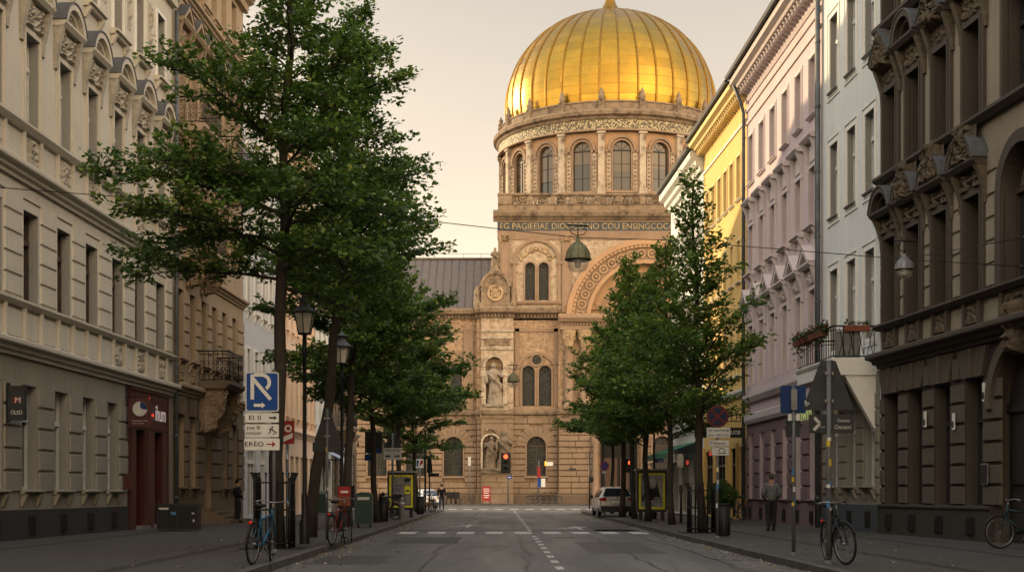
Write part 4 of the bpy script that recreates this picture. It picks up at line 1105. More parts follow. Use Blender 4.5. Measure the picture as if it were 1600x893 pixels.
# upper storey
mb = MB()
bz0, bz1, br = kz(634), kz(571), 0.655
bif = [kx(825.7), kx(851.7)]
ops = [(x-br, x+br, bz0, bz1, True) for x in bif]
wing = [kx(px) for px in (520, 610, 700)]
for x0, x1, y in seg:
    o_ = ops if y == 0 else ([(c+s-0.6, c+s+0.6, 11.0, 15.0, True) for c in wing for s in (-0.85, 0.85)] if x0 < kx(700) < x1 else [])
    wall(mb, x0, x1, 10.0, 20.0, o_, y, 0, 0.5, 1)
for xx, ya, yb in ((kx(745), 0, 1), (kx(872), -1, 0), (kx(1105), -1, 1)):
    mb.quad((xx, ya, 10), (xx, yb, 10), (xx, yb, 20), (xx, ya, 20), 0)
D = 34
mb.quad((kx(440), 1, 0.1), (kx(440), D, 0.1), (kx(440), D, 20.7), (kx(440), 1, 20.7), 0)
mb.quad((kx(1420), 1, 0.1), (kx(1420), D, 0.1), (kx(1420), D, 20.7), (kx(1420), 1, 20.7), 0)
mb.quad((kx(440), D, 0.1), (kx(1420), D, 0.1), (kx(1420), D, 20.7), (kx(440), D, 20.7), 0)
mb.quad((kx(440), 0.5, 20.6), (kx(1420), 0.5, 20.6), (kx(1420), D, 20.6), (kx(440), D, 20.6), 1)
mb.build('upper_wall', [M['c_brick'], M['c_trim']], ch)
ow = None
for x, y, z in [(x, 0, bz0) for x in bif]:
    if ow is None: ow = o = make_window(ch, 2*br, bz1-bz0, 0.4, True, 'win_dark', 'c_glass', mull=0, transom=0)
    else: o = copy_tree(ow, ch)
    o.location = (x, y, z)
ow = None
for c in wing:
    for s in (-0.85, 0.85):
        if ow is None: ow = o = make_window(ch, 1.2, 4.0, 0.4, True, 'win_dark', 'c_glass', mull=0, transom=0)
        else: o = copy_tree(ow, ch)
        o.location = (c+s, 1.0, 11.0)
mb = MB(); xc = kx(838.5)
for x in bif: frame_arch(mb, x, bz0, bz1-br, br, 0.2, 0, 0.12)
frame_arch(mb, xc, bz0, kz(583), 1.95, 0.32, 0, 0.22)
mb.ring(xc, kz(562), 0.5, 0.72, -0.16, 0.01, 0, 2*PI, 20); mb.ring(xc, kz(562), 0.0, 0.5, -0.05, 0.01, 0, 2*PI, 16, 1)
mb.box(xc-2.6, xc-1.9, -0.3, 0.01, kz(586), kz(580)); mb.box(xc+1.9, xc+2.6, -0.3, 0.01, kz(586), kz(580))
mb.box(xc-2.7, xc+2.2, -0.3, 0.01, kz(640), kz(635))
for x in (kx(808), kx(868.5)): mb.box(x-0.22, x+0.22, -0.12, 0.01, 10.0, kz(512))
mb.extr([(0.01, kz(518)), (-0.12, kz(518)), (-0.12, kz(513)), (0.01, kz(513))], kx(803), kx(872))
mb.extr([(1.01, kz(517)), (0.85, kz(517)), (0.85, kz(512)), (1.01, kz(512))], kx(440), kx(745))
for px in (470, 560, 650, 732): mb.box(kx(px)-0.5, kx(px)+0.5, 0.8, 1.01, 10.0, kz(512))
for c in wing: frame_arch(mb, c, 11.0, 14.4, 1.75, 0.3, 1.0, 0.18)
mb.build('window_surround', [M['c_trim'], M['c_glass']], ch)
# niche pier with statue bays
nx0, nx1, ncx = kx(752), kx(802), kx(772.5)
mb = MB(); nr = 0.92
wall(mb, nx0, nx1, 10.0, 20.0, [(ncx-nr, ncx+nr, kz(634), kz(558), True)], -0.55, 0, 0.5, 2)
wall(mb, nx0, nx1, 0.1, 9.05, [(kx(767)-0.85, kx(767)+0.85, kz(733), kz(680), True)], -0.55, 1, 0.5, 1)
for x in (nx0, nx1): mb.quad((x, -0.55, 0.1), (x, 0.02, 0.1), (x, 0.02, 20.0), (x, -0.55, 20.0), 0)
mb.build('niche_pier', [M['c_brick2'], M['c_block'], M['c_trim']], ch)
mb = MB(); courses(mb, nx0+0.02, nx1-0.02, -0.55, [(kx(767), 0.95, kz(734), kz(693)), (kx(786), 0.6, kz(734), kz(690))], p=0.08); mb.build('rusticated_stonework', [M['c_block']], ch)
mb = MB()
frame_arch(mb, ncx, kz(606), kz(572), nr, 0.24, -0.55, 0.2)
for s in (-1, 1):
    mb.box(ncx+s*(nr+0.2)-0.22, ncx+s*(nr+0.2)+0.22, -0.85, -0.5, kz(632), kz(588)); mb.box(ncx+s*(nr+0.2)-0.32, ncx+s*(nr+0.2)+0.32, -0.95, -0.5, kz(588), kz(580))
mb.extr([(-0.5, kz(655)), (-0.7, kz(652)), (-1.15, kz(640)), (-1.2, kz(634)), (-0.5, kz(633))], ncx-1.5, ncx+1.5)
frame_arch(mb, kx(767), kz(733), kz(692), 0.86, 0.2, -0.55, 0.18)
mb.extr([(-0.5, kz(742)), (-0.9, kz(738)), (-1.05, kz(734)), (-0.5, kz(733))], kx(752), kx(800))
for py in (517, 528, 545): mb.extr([(-0.5, kz(py+3)), (-0.68, kz(py+2)), (-0.72, kz(py-1)), (-0.5, kz(py-2))], nx0-0.05, nx1+0.05)
relief(mb, nx0+0.3, nx1-0.4, kz(541), kz(531), 0.12, 8, 1, 14, 6, -0.55)
relief(mb, kx(758), kx(776), kz(679), kz(668), 0.35, 4, 1, 10, 8, -0.5)
mb.build('niche_frame', [M['c_pale'], M['c_dirty']], ch)
# cornice of the lower block
mb = MB()
def corn(y, x0, x1):
    mb.extr([(y+0.02, 19.6), (y-0.15, 19.6), (y-0.2, 19.9), (y-0.75, 20.15), (y-0.85, 20.5), (y-0.8, 20.7), (y+0.6, 20.78)], x0, x1)
    dentils(mb, x0+0.1, x1-0.1, 19.72, y-0.12, 0.18, 0.22, 0.3)
for x0, x1, y in (seg[0], seg[1], seg[3]): corn(y, x0-0.2, x1+0.2)
corn(-0.55, nx0-0.15, nx1+0.15)
mb.build('cornice', [M['c_dirty']], ch)
# portal block: columns and entablature under the big arch
mb = MB()
bx, bzc = kx(1010), kz(500)
for px in (888, 912, 1108, 1132):
    x = kx(px)
    mb.lathe([(0.62, 10.0), (0.62, 10.7), (0.48, 10.9), (0.46, 13), (0.42, 16.3), (0.5, 16.5)], 18, 0, (x, -1.45, 0))
    mb.lathe([(0.42, 16.4), (0.55, 17.0), (0.75, 17.9), (0.8, 18.0), (0.8, 18.15)], 14, 1, (x, -1.45, 0))
    for k in range(10):
        a = 2*PI*k/10; mb.ball((x+0.6*math.cos(a), -1.45+0.6*math.sin(a), 17.3+0.25*(k % 2)), 0.16, 6, 1)
mb.extr([(-0.9, 18.2), (-1.9, 18.2), (-1.9, 18.9), (-2.2, 19.0), (-2.45, 19.4), (-2.4, 19.7), (-0.9, 19.8)], kx(874), kx(1150), 0)
dentils(mb, kx(876), kx(1148), 18.72, -1.85, 0.16, 0.2, 0.22)
mb.build('portal_entablature', [M['c_trim'], M['c_orn']], ch)
mb = MB(); mb.box(kx(930), kx(1092), -1.06, -0.98, 11.0, 17.5, 0)
for k in range(4): frame_arch(mb, kx(948+k*42), 11.0, 15.5, 0.85, 0.25, -1.05, 0.2, 1)
mb.build('portal_wall', [M['c_orange'], M['c_trim']], ch)
# tower block
tx0, tx1 = kx(778), kx(1140)
sz0, sz1, sr_ = kz(469), kz(410), 0.52
tw = [kx(828.2), kx(849.5)]
mb = MB(); br0 = 5.95
wall(mb, tx0, tx1, bzc, 28.7, [(x-sr_, x+sr_, sz0, sz1, True) for x in tw]+[(bx-br0, bx+br0, bzc, bzc+br0, True)], 0, 0, 0.9, 1)
mb.quad((tx0, 0, bzc), (tx0, 27, bzc), (tx0, 27, 32.6), (tx0, 0, 32.6), 0); mb.quad((tx1, 0, bzc), (tx1, 27, bzc), (tx1, 27, 32.6), (tx1, 0, 32.6), 0)
mb.quad((tx0, 27, bzc), (tx1, 27, bzc), (tx1, 27, 32.6), (tx0, 27, 32.6), 0)
mb.quad((tx0, 0, 31.3), (tx1, 0, 31.3), (tx1, 27, 31.3), (tx0, 27, 31.3), 1)
mb.build('tower_wall', [M['c_brick2'], M['c_trim']], ch)
ow = None
for x in tw:
    if ow is None: ow = o = make_window(ch, 2*sr_, sz1-sz0, 0.4, True, 'win_dark', 'c_glass', mull=0, transom=0)
    else: o = copy_tree(ow, ch)
    o.location = (x, 0, sz0)
mb = MB(); xc = kx(838.7)
for x in tw: frame_arch(mb, x, sz0, sz1-sr_, sr_, 0.17, 0, 0.1)
frame_arch(mb, xc, sz0-0.4, kz(410), 2.2, 0.32, 0, 0.24)
mb.box(xc-2.75, xc-2.1, -0.3, 0.01, kz(413), kz(409)); mb.box(xc+2.1, xc+2.75, -0.3, 0.01, kz(413), kz(409))
mb.extr([(0.01, kz(475)), (-0.3, kz(475)), (-0.38, kz(471)), (0.01, kz(470))], kx(800), kx(878))
for px in (789, 885):
    x = kx(px); mb.box(x-0.5, x+0.5, -0.22, 0.01, bzc+0.8, kz(378)); mb.box(x-0.36, x+0.36, -0.27, -0.2, bzc+1.4, kz(386), 0)
    relief(mb, x-0.6, x+0.6, kz(378), kz(368), 0.3, 6, 1, 10, 8, -0.2)
mb.build('window_surround', [M['c_trim'], M['c_orn']], ch)
mb = MB()
for k in range(11):
    a = PI*(0.12+0.76*k/10); x, z = xc+1.62*math.cos(a), kz(412)+1.62*math.sin(a)
    for q in range(3): mb.ball((x+random.Random(k*3+q).uniform(-0.2, 0.2), -0.08, z+random.Random(k*7+q).uniform(-0.2, 0.2)), 0.19, 6, 0, (1, 0.6, 1))
mb.build('carved_wreath', [M['c_orn']], ch)
# big arch
mb = MB()
mb.ring(bx, bzc, 5.95, 6.35, -0.25, 0.01, n=40); mb.ring(bx, bzc, 7.95, 8.5, -0.45, 0.01, n=40); mb.ring(bx, bzc, 7.65, 7.95, -0.3, 0.01, n=40)
mb.ring(bx, bzc, 6.35, 7.65, -0.1, 0.01, n=40, m=1)
n = 54
for k in range(n):
    a = PI*(k+0.5)/n; mb.box(-0.12, 0.12, -0.42, 0.0, -0.13, 0.13, 0, Matrix.Translation((bx+7.78*math.cos(a), 0, bzc+7.78*math.sin(a))) @ Matrix.Rotation(-a+PI/2, 4, 'Y'))
for k in range(20):
    a = PI*(k+0.5)/20; x, z = bx+7.0*math.cos(a), bzc+7.0*math.sin(a)
    mb.ring(x, z, 0.33, 0.47, -0.26, -0.05, 0, 2*PI, 14, 0); mb.ring(x, z, 0.0, 0.33, -0.14, -0.05, 0, 2*PI, 12, 2); mb.ball((x, -0.16, z), 0.15, 6, 0)
mb.build('great_arch', [M['c_orange'], M['c_trim'], M['c_dirty']], ch)
mb = MB(); mb.poly([(bx+br0*math.cos(PI*k/24), 0.8, bzc+br0*math.sin(PI*k/24)) for k in range(25)], 0)
mb.ring(bx, bzc+2.2, 1.3, 1.7, 0.55, 0.82, 0, 2*PI, 24, 1); mb.ring(bx, bzc+2.2, 0, 1.3, 0.7, 0.82, 0, 2*PI, 20, 2)
for s in (-1, 1): mb.ring(bx+s*3.3, bzc+1.0, 0.6, 0.9, 0.6, 0.82, 0, 2*PI, 18, 1)
mb.ring(bx, bzc, 4.6, 4.9, 0.6, 0.82, 0, PI, 30, 1)
mb.build('tympanum', [M['c_orange'], M['c_trim'], M['c_glass']], ch)
# inscription, cornice, balustrade
fz0, fz1 = kz(361), kz(347)
mb = MB(); mb.box(tx0-0.05, tx1+0.05, -0.14, 0.3, fz0, fz1, 0); mb.box(tx0-0.08, tx1+0.08, -0.2, 0.3, fz0-0.12, fz0-0.002, 1); mb.box(tx0-0.08, tx1+0.08, -0.2, 0.3, fz1+0.002, fz1+0.1, 1)
mb.extr([(0.01, 27.9), (-0.1, 27.9), (-0.2, fz0-0.13), (0.01, fz0-0.13)], tx0-0.05, tx1+0.05, 1)
fr = mb.build('inscription_band', [M['frieze_bg'], M['c_trim']], ch)
lettering('EG PAGIEEIAE DIOCCO NO COU ENSINGCOCA E E', 0.92, M['gilt'], fr, ((kx(781)+kx(1072))/2, -0.155, (fz0+fz1)/2), width=kx(1072)-kx(781), name='lettering', depth=0.02)
mb = MB()
mb.extr([(0.3, fz1+0.1), (-0.2, fz1+0.1), (-0.28, fz1+0.35), (-0.6, fz1+0.55), (-0.75, fz1+0.9), (-0.78, fz1+1.15), (0.3, fz1+1.2)], tx0-0.5, tx1+0.5)
dentils(mb, tx0-0.1, tx1+0.1, fz1+0.22, -0.22, 0.09, 0.2, 0.2)
mb.build('cornice', [M['c_dirty']], ch); mb = MB()
mb.extr([(0.3, fz1+1.2), (-0.1, fz1+1.2), (-0.12, 31.5), (-0.22, 31.6), (0.3, 31.65)], tx0, tx1)
mb.build('balustrade_base', [M['c_dirty']], ch)
mb = MB(); step = 0.37
x = tx0+1.6; i = 0
mb.box(tx0, tx0+1.5, -0.2, 0.3, 31.62, 32.75)
while x < tx1-0.4:
    if i % 5 == 4: mb.box(x-0.28, x+0.28, -0.16, 0.3, 31.63, 32.48)
    else: mb.lathe([(0.12, 31.64), (0.1, 31.7), (0.17, 31.9), (0.17, 32.05), (0.09, 32.25), (0.12, 32.38), (0.13, 32.48)], 8, 0, (x, 0.05, 0))
    x += 0.42 if i % 5 not in (3, 4) else 0.55; i += 1
mb.extr([(0.35, 32.47), (-0.2, 32.47), (-0.3, 32.6), (-0.28, 32.75), (0.35, 32.8)], tx0-0.05, tx1+0.05)
for k in range(12): relief(mb, tx0+2.2+k*2.0, tx0+3.1+k*2.0, 31.7, 32.45, 0.25, k, 0, 8, 8, -0.02)
mb.build('balustrade', [M['c_dirty']], ch)
# drum
DC = (-0.1, 14.2); RD = 12.5; RF = RD*math.cos(R(10))
zb0, zw0, zw1, zt = 31.4, 33.5, 38.8, 40.0
hw = RD*math.sin(R(10))
mb = MB(); rw = 0.98
wall(mb, -hw, hw, zb0, zt, [(-rw, rw, zw0, zw1, True)], 0, 0, 0.45, 1)
bay = mb.mesh('drum_bay', [M['c_orange'], M['c_trim']])
mb = MB()
frame_arch(mb, 0, zw0, zw1-rw, rw, 0.16, 0, 0.14, 0); frame_arch(mb, 0, zw1-rw-0.3, zw1-rw, rw+0.3, 0.26, 0, 0.26, 0)
for s in (-1, 1):
    mb.box(s*1.42-0.22, s*1.42+0.22, -0.14, 0.01, zw0, zw1-rw-0.3, 2)
    mb.box(s*1.42-0.3, s*1.42+0.3, -0.26, 0.01, zw1-rw-0.3, zw1-rw-0.05, 0)
    for k in range(9): mb.ball((s*1.42, -0.16, zw0+0.25+k*0.42), 0.12, 6, 0)
mb.box(-hw+0.3, hw-0.3, -0.3, 0.01, zw0-0.3, zw0-0.05, 0)
arch = mb.mesh('window_arch', [M['c_trim'], M['c_orn'], M['c_pale']])
mb = MB()
mb.box(-0.42, 0.42, -0.45, 0.15, zb0, zw0, 0); mb.box(-0.34, 0.34, -0.34, 0.15, zw0, zt-0.5, 0)
mb.box(-0.46, 0.46, -0.48, 0.15, zt-0.5, zt-0.32, 0); mb.box(-0.42, 0.42, -0.42, 0.15, zt-0.32, zt, 0); mb.box(-0.44, 0.44, -0.46, 0.15, zw0-0.1, zw0+0.15, 0)
pil = mb.mesh('pilaster', [M['c_pale']])
ow = None
for k in range(18):
    th = R(1.4+20*k); rot = (0, 0, th)
    pos = (DC[0]+RF*math.sin(th), DC[1]-RF*math.cos(th), 0)
    inst('drum_bay', bay, ch, pos, rot); inst('window_arch', arch, ch, pos, rot)
    th2 = th+R(10); inst('pilaster', pil, ch, (DC[0]+RD*math.sin(th2), DC[1]-RD*math.cos(th2), 0), (0, 0, th2))
    if ow is None: ow = o = make_window(ch, 2*rw, zw1-zw0, 0.35, True, 'win_dark', 'd_glass', mull=1, rows=2, transom=0.6)
    else: o = copy_tree(ow, ch)
    o.location = (pos[0], pos[1], zw0); o.rotation_euler = rot
def dl(name, prof, mats, n=108, smooth=True):
    mb = MB(); mb.lathe(prof, n, 0, (DC[0], DC[1], 0), smooth=False); return mb.build(name, mats, ch)
dl('drum_base', [(RD-0.2, 31.3), (RD+0.5, 31.4), (RD+0.5, 32.9), (RD+0.2, 33.1), (RD-0.2, 33.15)], [M['c_pale']])
dl('mosaic_frieze', [(RD-0.1, 39.9), (RD+0.35, 39.92), (RD+0.38, 40.95), (RD-0.1, 41.0)], [M['mosaic']])
dl('drum_cornice', [(RD+0.3, 40.9), (RD+0.5, 41.0), (RD+0.62, 41.25), (RD+0.95, 41.4), (RD+1.02, 41.75), (RD+0.95, 41.9), (RD-0.5, 42.0)], [M['c_dirty']])
dl('drum_necking', [(RD+0.3, 39.72), (RD+0.52, 39.78), (RD+0.5, 39.92), (RD+0.2, 39.94)], [M['c_trim']])
dl('parapet', [(RD+0.35, 41.92), (RD+0.35, 42.15), (RD+0.12, 42.2), (RD+0.12, 42.85), (RD+0.22, 42.9), (RD+0.2, 43.05), (RD-0.2, 43.05), (RD-0.2, 42.0)], [M['c_dirty']])
mb = MB(); mb.box(-0.35, 0.35, -0.35, 0.35, 0, 1.25); mb.lathe([(0.42, 1.25), (0.3, 1.4), (0.42, 1.65), (0.4, 1.85), (0.22, 2.0), (0.3, 2.2), (0.24, 2.4), (0.1, 2.55), (0.12, 2.65), (0.02, 2.8)], 10, 0)
pin = mb.mesh('pinnacle', [M['c_dirty']])
for k in range(18):
    th = R(1.4+10+20*k); inst('pinnacle', pin, ch, (DC[0]+(RD+0.1)*math.sin(th), DC[1]-(RD+0.1)*math.cos(th), 41.95), (0, 0, th), (0.9, 0.9, 0.9))
# dome
ZC, RA, RV = 45.2, 12.05, 11.1
prof = []
for i in range(9): t = -0.30+0.30*i/9; prof.append((RA*math.cos(t*0.9), ZC+RV*math.sin(t)))
for i in range(61):
    t = PI/2*i/60*0.985; prof.append((RA*math.cos(t)**0.98, ZC+RV*math.sin(t)))
arc = [0.0]
for a, b_ in zip(prof[:-1], prof[1:]): arc.append(arc[-1]+math.hypot(b_[0]-a[0], b_[1]-a[1]))
NS = 144
vs, fs, uvs = [], [], []
for j, (rr, z) in enumerate(prof):
    for k in range(NS+1):
        t = PI/2+2*PI*k/NS; bul = 1.0+0.003*abs(math.sin(PI*((k/4) % 1.0)))
        vs.append((DC[0]+rr*bul*math.cos(t), DC[1]+rr*bul*math.sin(t), z))
for j in range(len(prof)-1):
    for k in range(NS):
        fs.append((j*(NS+1)+k, j*(NS+1)+k+1, (j+1)*(NS+1)+k+1, (j+1)*(NS+1)+k))
        for jj, kk in ((j, k), (j, k+1), (j+1, k+1), (j+1, k)): uvs += [kk/4.0, arc[jj]/1.05]
me = bpy.data.meshes.new('gold_dome'); me.from_pydata(vs, [], fs); me.materials.append(M['gold'])
me.polygons.foreach_set('use_smooth', [True]*len(fs))
ul = me.uv_layers.new(name='UVMap'); ul.data.foreach_set('uv', uvs); me.update()
dome = inst('dome', me, ch)
mb = MB()
for k in range(36):
    t = PI/2+2*PI*k/36
    mb.tube([(DC[0]+(rr+0.04)*math.cos(t), DC[1]+(rr+0.04)*math.sin(t), z) for rr, z in prof[::2]], [0.075+0.035*min(1, rr/12) for rr, z in prof[::2]], 6, 0, False)
mb.build('dome_ribs', [M['gold_rib']], dome)
zt = prof[-1][1]
mb = MB(); mb.lathe([(1.75, zt-0.25), (1.75, zt), (1.5, zt+0.1), (1.05, zt+0.6), (0.7, zt+1.2), (0.42, zt+2.0), (0.34, zt+2.6), (0.6, zt+2.9), (0.34, zt+3.2), (0.7, zt+3.9), (0.2, zt+4.6), (0.08, zt+6.5), (0.01, zt+7)], 20, 0, (DC[0], DC[1], 0)); mb.build('finial', [M['gold_rib']], dome)
# lean-to wing roof in standing seam sheet
mb = MB(); rx0, rx1 = kx(560), kx(778)
mb.quad((rx0, 4, 20.9), (rx1, 4, 20.9), (rx1, 16, 28.4), (rx0, 16, 28.4), 0); mb.quad((rx0, 28, 20.9), (rx1, 28, 20.9), (rx1, 16, 28.4), (rx0, 16, 28.4), 0)
mb.poly([(rx0, 4, 20.9), (rx0, 28, 20.9), (rx0, 16, 28.4)], 1)
k = rx0
while k < rx1: mb.tube([(k, 4, 20.95), (k, 16, 28.45)], 0.05, 4, 0); k += 0.85
mb.tube([(rx0, 16, 28.5), (rx1, 16, 28.5)], 0.14, 6)
for x in (rx0+3, rx0+6, rx1-4, rx1-2): mb.tube([(x, 16, 28.4), (x, 16, 29.1)], 0.03, 4)
mb.tube([(rx0, 16, 29.1), (rx1, 16, 29.1)], 0.025, 4)
mb.build('wing_roof', [M['c_roof'], M['c_brick']], ch)
# aedicule on the cornice
ax = kx(774)
mb = MB(); mb.box(ax-1.5, ax+1.5, -0.6, 1.2, 20.75, 23.0, 0); mb.box(ax-1.7, ax+1.7, -0.7, 1.2, 20.76, 21.2, 0)
mb.ring(ax, 22.9, 0.0, 1.35, -0.55, 1.0, 0, PI, 16, 0); mb.ring(ax, 22.9, 1.3, 1.6, -0.75, 1.0, 0, PI, 16, 0); mb.ring(ax, 22.2, 0.62, 0.85, -0.8, -0.5, 0, 2*PI, 18, 1)
relief(mb, ax-0.55, ax+0.55, 21.65, 22.75, 0.2, 2, 1, 10, 10, -0.6)
for s in (-1, 1):
    mb.torus((ax+s*1.75, 0, 21.7), 0.35, 0.2, 'y', 14, 7, 0); mb.torus((ax+s*1.55, 0, 22.7), 0.25, 0.15, 'y', 12, 7, 0); mb.lathe([(0.35, 20.76), (0.4, 21.3), (0.25, 21.6), (0.35, 22.4), (0.05, 23.0)], 10, 0, (ax+s*1.9, -0.2, 0))
mb.lathe([(0.9, 24.2), (0.7, 24.5), (0.5, 24.7)], 12, 0, (ax, 0.1, 0))
mb.build('aedicule', [M['c_dirty'], M['c_orn']], ch)
lettering('SCULAZ', 0.55, M['win_dark'], ch, (kx(897), -1.13, kz(699)), width=1.9, name='wall_lettering')
mb = MB(); mb.box(kx(888), kx(899), -1.17, -1.1, kz(735), kz(731)); mb.build('wall_plaque', [M['win_dark']], ch)

M['c_stat'] = carved('statue_stone', (0.34, 0.28, 0.215), (0.07, 0.052, 0.038)); M['c_stat2'] = carved('statue_stone_sooty', (0.20, 0.155, 0.11), (0.04, 0.03, 0.022))
# statues: each one a thing standing in or on the church
def statue(label, loc, h, seed, mat, arms=1):
    rng = random.Random(seed); mb = MB(); n = 22; rows = 26
    def rad(t):
        pts = [(0, 0.20), (0.1, 0.19), (0.3, 0.15), (0.48, 0.135), (0.58, 0.12), (0.68, 0.15), (0.78, 0.165), (0.83, 0.12), (0.86, 0.055), (0.885, 0.05)]
        for (a, ra), (b_, rb) in zip(pts[:-1], pts[1:]):
            if t <= b_: return ra+(rb-ra)*(t-a)/(b_-a)
        return 0.05
    vs, fs = [], []
    for j in range(rows+1):
        t = 0.885*j/rows; r0 = rad(t)
        for k in range(n):
            a = 2*PI*k/n
            fold = 1+(0.13*math.sin(a*7+seed+3*t)+0.09*math.sin(a*11-5*t+seed*2))*(1-min(1, t/0.8))
            sway = 0.03*math.sin(3.5*t+seed)
            vs.append(((r0*fold*math.cos(a)+sway)*h, r0*fold*0.72*math.sin(a)*h, t*h))
    for j in range(rows):
        for k in range(n): fs.append((j*n+k, j*n+(k+1) % n, (j+1)*n+(k+1) % n, (j+1)*n+k))
    mb.add(vs, fs, 0, True)
    sx = 0.03*math.sin(3.5*0.9+seed)*h
    mb.ball((sx, -0.01*h, 0.935*h), 0.062*h, 10, 0, (0.85, 0.95, 1.15)); mb.ball((sx, -0.062*h, 0.93*h), 0.014*h, 6); mb.ball((sx, 0.02*h, 0.95*h), 0.066*h, 8, 0, (0.95, 0.9, 1.05))
    for s in (-1, 1):
        up = (s == 1) == (arms == 1)
        pts = [(s*0.13*h, 0, 0.80*h), (s*0.19*h, -0.03*h, 0.66*h), (s*(0.12 if up else 0.18)*h, -0.13*h, (0.72 if up else 0.54)*h)]
        mb.tube(pts, [0.055*h, 0.05*h, 0.03*h], 8); mb.ball(pts[-1], 0.035*h, 6)
    mb.tube([(-0.14*h, -0.1*h, 0.76*h), (0.0, -0.13*h, 0.6*h), (0.15*h, -0.06*h, 0.47*h), (0.12*h, 0.02*h, 0.2*h)], [0.035*h, 0.05*h, 0.055*h, 0.05*h], 7)
    mb.box(-0.24*h, 0.24*h, -0.18*h, 0.16*h, -0.06*h, 0.01*h)
    o = mb.build('stone_statue', [mat], None, loc)
    return tag(o, label, 'statue')
statue('pale stone robed statue in the upper arched niche of the church', (CX0+ncx, CY0-0.75, kz(632)), 4.3, 1, M['c_stat'])
statue('weathered stone figure in the low niche beside the red traffic light', (CX0+kx(767), CY0-0.7, kz(731)), 3.3, 4, M['c_stat2'], 0)
statue('stone figure on a wall bracket just above the red traffic light', (CX0+kx(787), CY0-0.85, kz(732)), 3.9, 6, M['c_stat2'], 1)
statue('small sooty statue standing on the cornice against the sky', (CX0+ax, CY0+0.1, 24.75), 2.3, 9, M['c_dirty'], 0)
# ================================================================== GROUND, ROAD, PAVEMENTS
def asphalt_mat():
    N = NT('asphalt'); v = coords(N)
    fn = noise_tex(N, v, 60, 4, 0.7); big = noise_tex(N, coords(N, (0.75, 0.07, 1)), 0.9, 6, 0.62); pt = noise_tex(N, v, 0.35, 7, 0.65)
    col = ramp(N, fn, [(0.3, (0.040, 0.041, 0.043)), (0.7, (0.074, 0.075, 0.076))])
    col = mix(N, ramp(N, big, [(0.42, 0.0), (0.62, 0.85)]), col, (0.098, 0.098, 0.097))
    col = mix(N, ramp(N, pt, [(0.58, 0.0), (0.66, 0.5)]), col, (0.028, 0.028, 0.029))
    vo = N.n('ShaderNodeTexVoronoi', feature='DISTANCE_TO_EDGE'); vo.inputs['Scale'].default_value = 0.28; N.l(coords(N, (1, 0.6, 1)), vo.inputs['Vector'])
    cr = ramp(N, vo.outputs['Distance'], [(0.0, 0.55), (0.012, 0.0)]); col = mix(N, cr, col, (0.018, 0.018, 0.018))
    ro = ramp(N, big, [(0.35, 0.62), (0.7, 0.46)])
    return finish(N, col, ro, 0, fn, 0.35, 0.01, 0.5)
def paving_mat():
    N = NT('pavement_slabs')
    tc = N.n('ShaderNodeTexCoord'); b = N.n('ShaderNodeTexBrick'); mp = N.n('ShaderNodeMapping')
    mp.inputs['Rotation'].default_value = (0, 0, PI/2); N.l(tc.outputs['Object'], mp.inputs['Vector']); N.l(mp.outputs[0], b.inputs['Vector'])
    b.inputs['Color1'].default_value = (0.043, 0.041, 0.039, 1); b.inputs['Color2'].default_value = (0.028, 0.027, 0.026, 1); b.inputs['Mortar'].default_value = (0.011, 0.0105, 0.01, 1)
    b.inputs['Scale'].default_value = 1; b.inputs['Brick Width'].default_value = 0.9; b.inputs['Row Height'].default_value = 0.6; b.inputs['Mortar Size'].default_value = 0.024
    v = coords(N); a = noise_tex(N, v, 0.6, 8, 0.7); g = noise_tex(N, v, 30, 5, 0.7)
    col = mix(N, ramp(N, a, [(0.42, 0.0), (0.7, 0.75)]), b.outputs['Color'], (0.028, 0.026, 0.024))
    col = mix(N, 0.4, col, ramp(N, g, [(0.3, (0.03, 0.028, 0.026)), (0.7, (0.07, 0.066, 0.06))]))
    inv = N.n('ShaderNodeInvert'); N.l(b.outputs['Fac'], inv.inputs['Color'])
    return finish(N, col, 0.75, 0, mix(N, 0.3, inv.outputs['Color'], g), 0.4, 0.02, 0.4)
def paint_mat():
    N = NT('road_paint'); v = coords(N); a = noise_tex(N, v, 9, 8, 0.75)
    col = ramp(N, a, [(0.36, (0.06, 0.058, 0.055)), (0.52, (0.42, 0.41, 0.39)), (0.7, (0.58, 0.57, 0.55))])
    return finish(N, col, 0.7, 0, a, 0.2, 0.005)
M['asphalt'] = asphalt_mat(); M['paving'] = paving_mat(); M['paint'] = paint_mat()
M['kerb'] = brick('kerb_granite', (0.085, 0.08, 0.074), (0.06, 0.057, 0.053), (0.03, 0.03, 0.03), 30.0, 1.1, 0.012, 0.4, (0.05, 0.048, 0.045), 'xy')
M['mosaic_strip'] = plain('small_sett_strip', (0.03, 0.028, 0.026), 0.85, 0, 0.5, 25, 0.5)
M['dirt'] = plain('bare_soil', (0.035, 0.028, 0.02), 0.95, 0, 0.4, 12, 0.6)
M['earth'] = plain('ground_far', (0.07, 0.066, 0.06), 0.9, 0, 0.3, 0.5)
def struct(mb, name, mats):
    o = mb.build(name, mats); o['kind'] = 'structure'; return o
mb = MB(); mb.quad((-900, -400, -0.02), (900, -400, -0.02), (900, 1500, -0.02), (-900, 1500, -0.02)); struct(mb, 'ground', [M['earth']])
mb = MB()
mb.quad((-4.2, -14, 0), (5.6, -14, 0), (5.6, 100, 0), (-4.2, 100, 0)); mb.quad((-220, 100, 0), (220, 100, 0), (220, 143.6, 0), (-220, 143.6, 0)); struct(mb, 'road', [M['asphalt']])
KL, KR = -3.82, 5.12
def arcpts(cx, cy, r, a0, a1, n=8): return [(cx+r*math.cos(a0+(a1-a0)*k/n), cy+r*math.sin(a0+(a1-a0)*k/n)) for k in range(n+1)]
left = [(-60, -14), (KL, -14), (KL, 98)]+arcpts(KL-3.2, 98, 3.2, 0, PI/2)[1:]+[(-60, 101.2)]
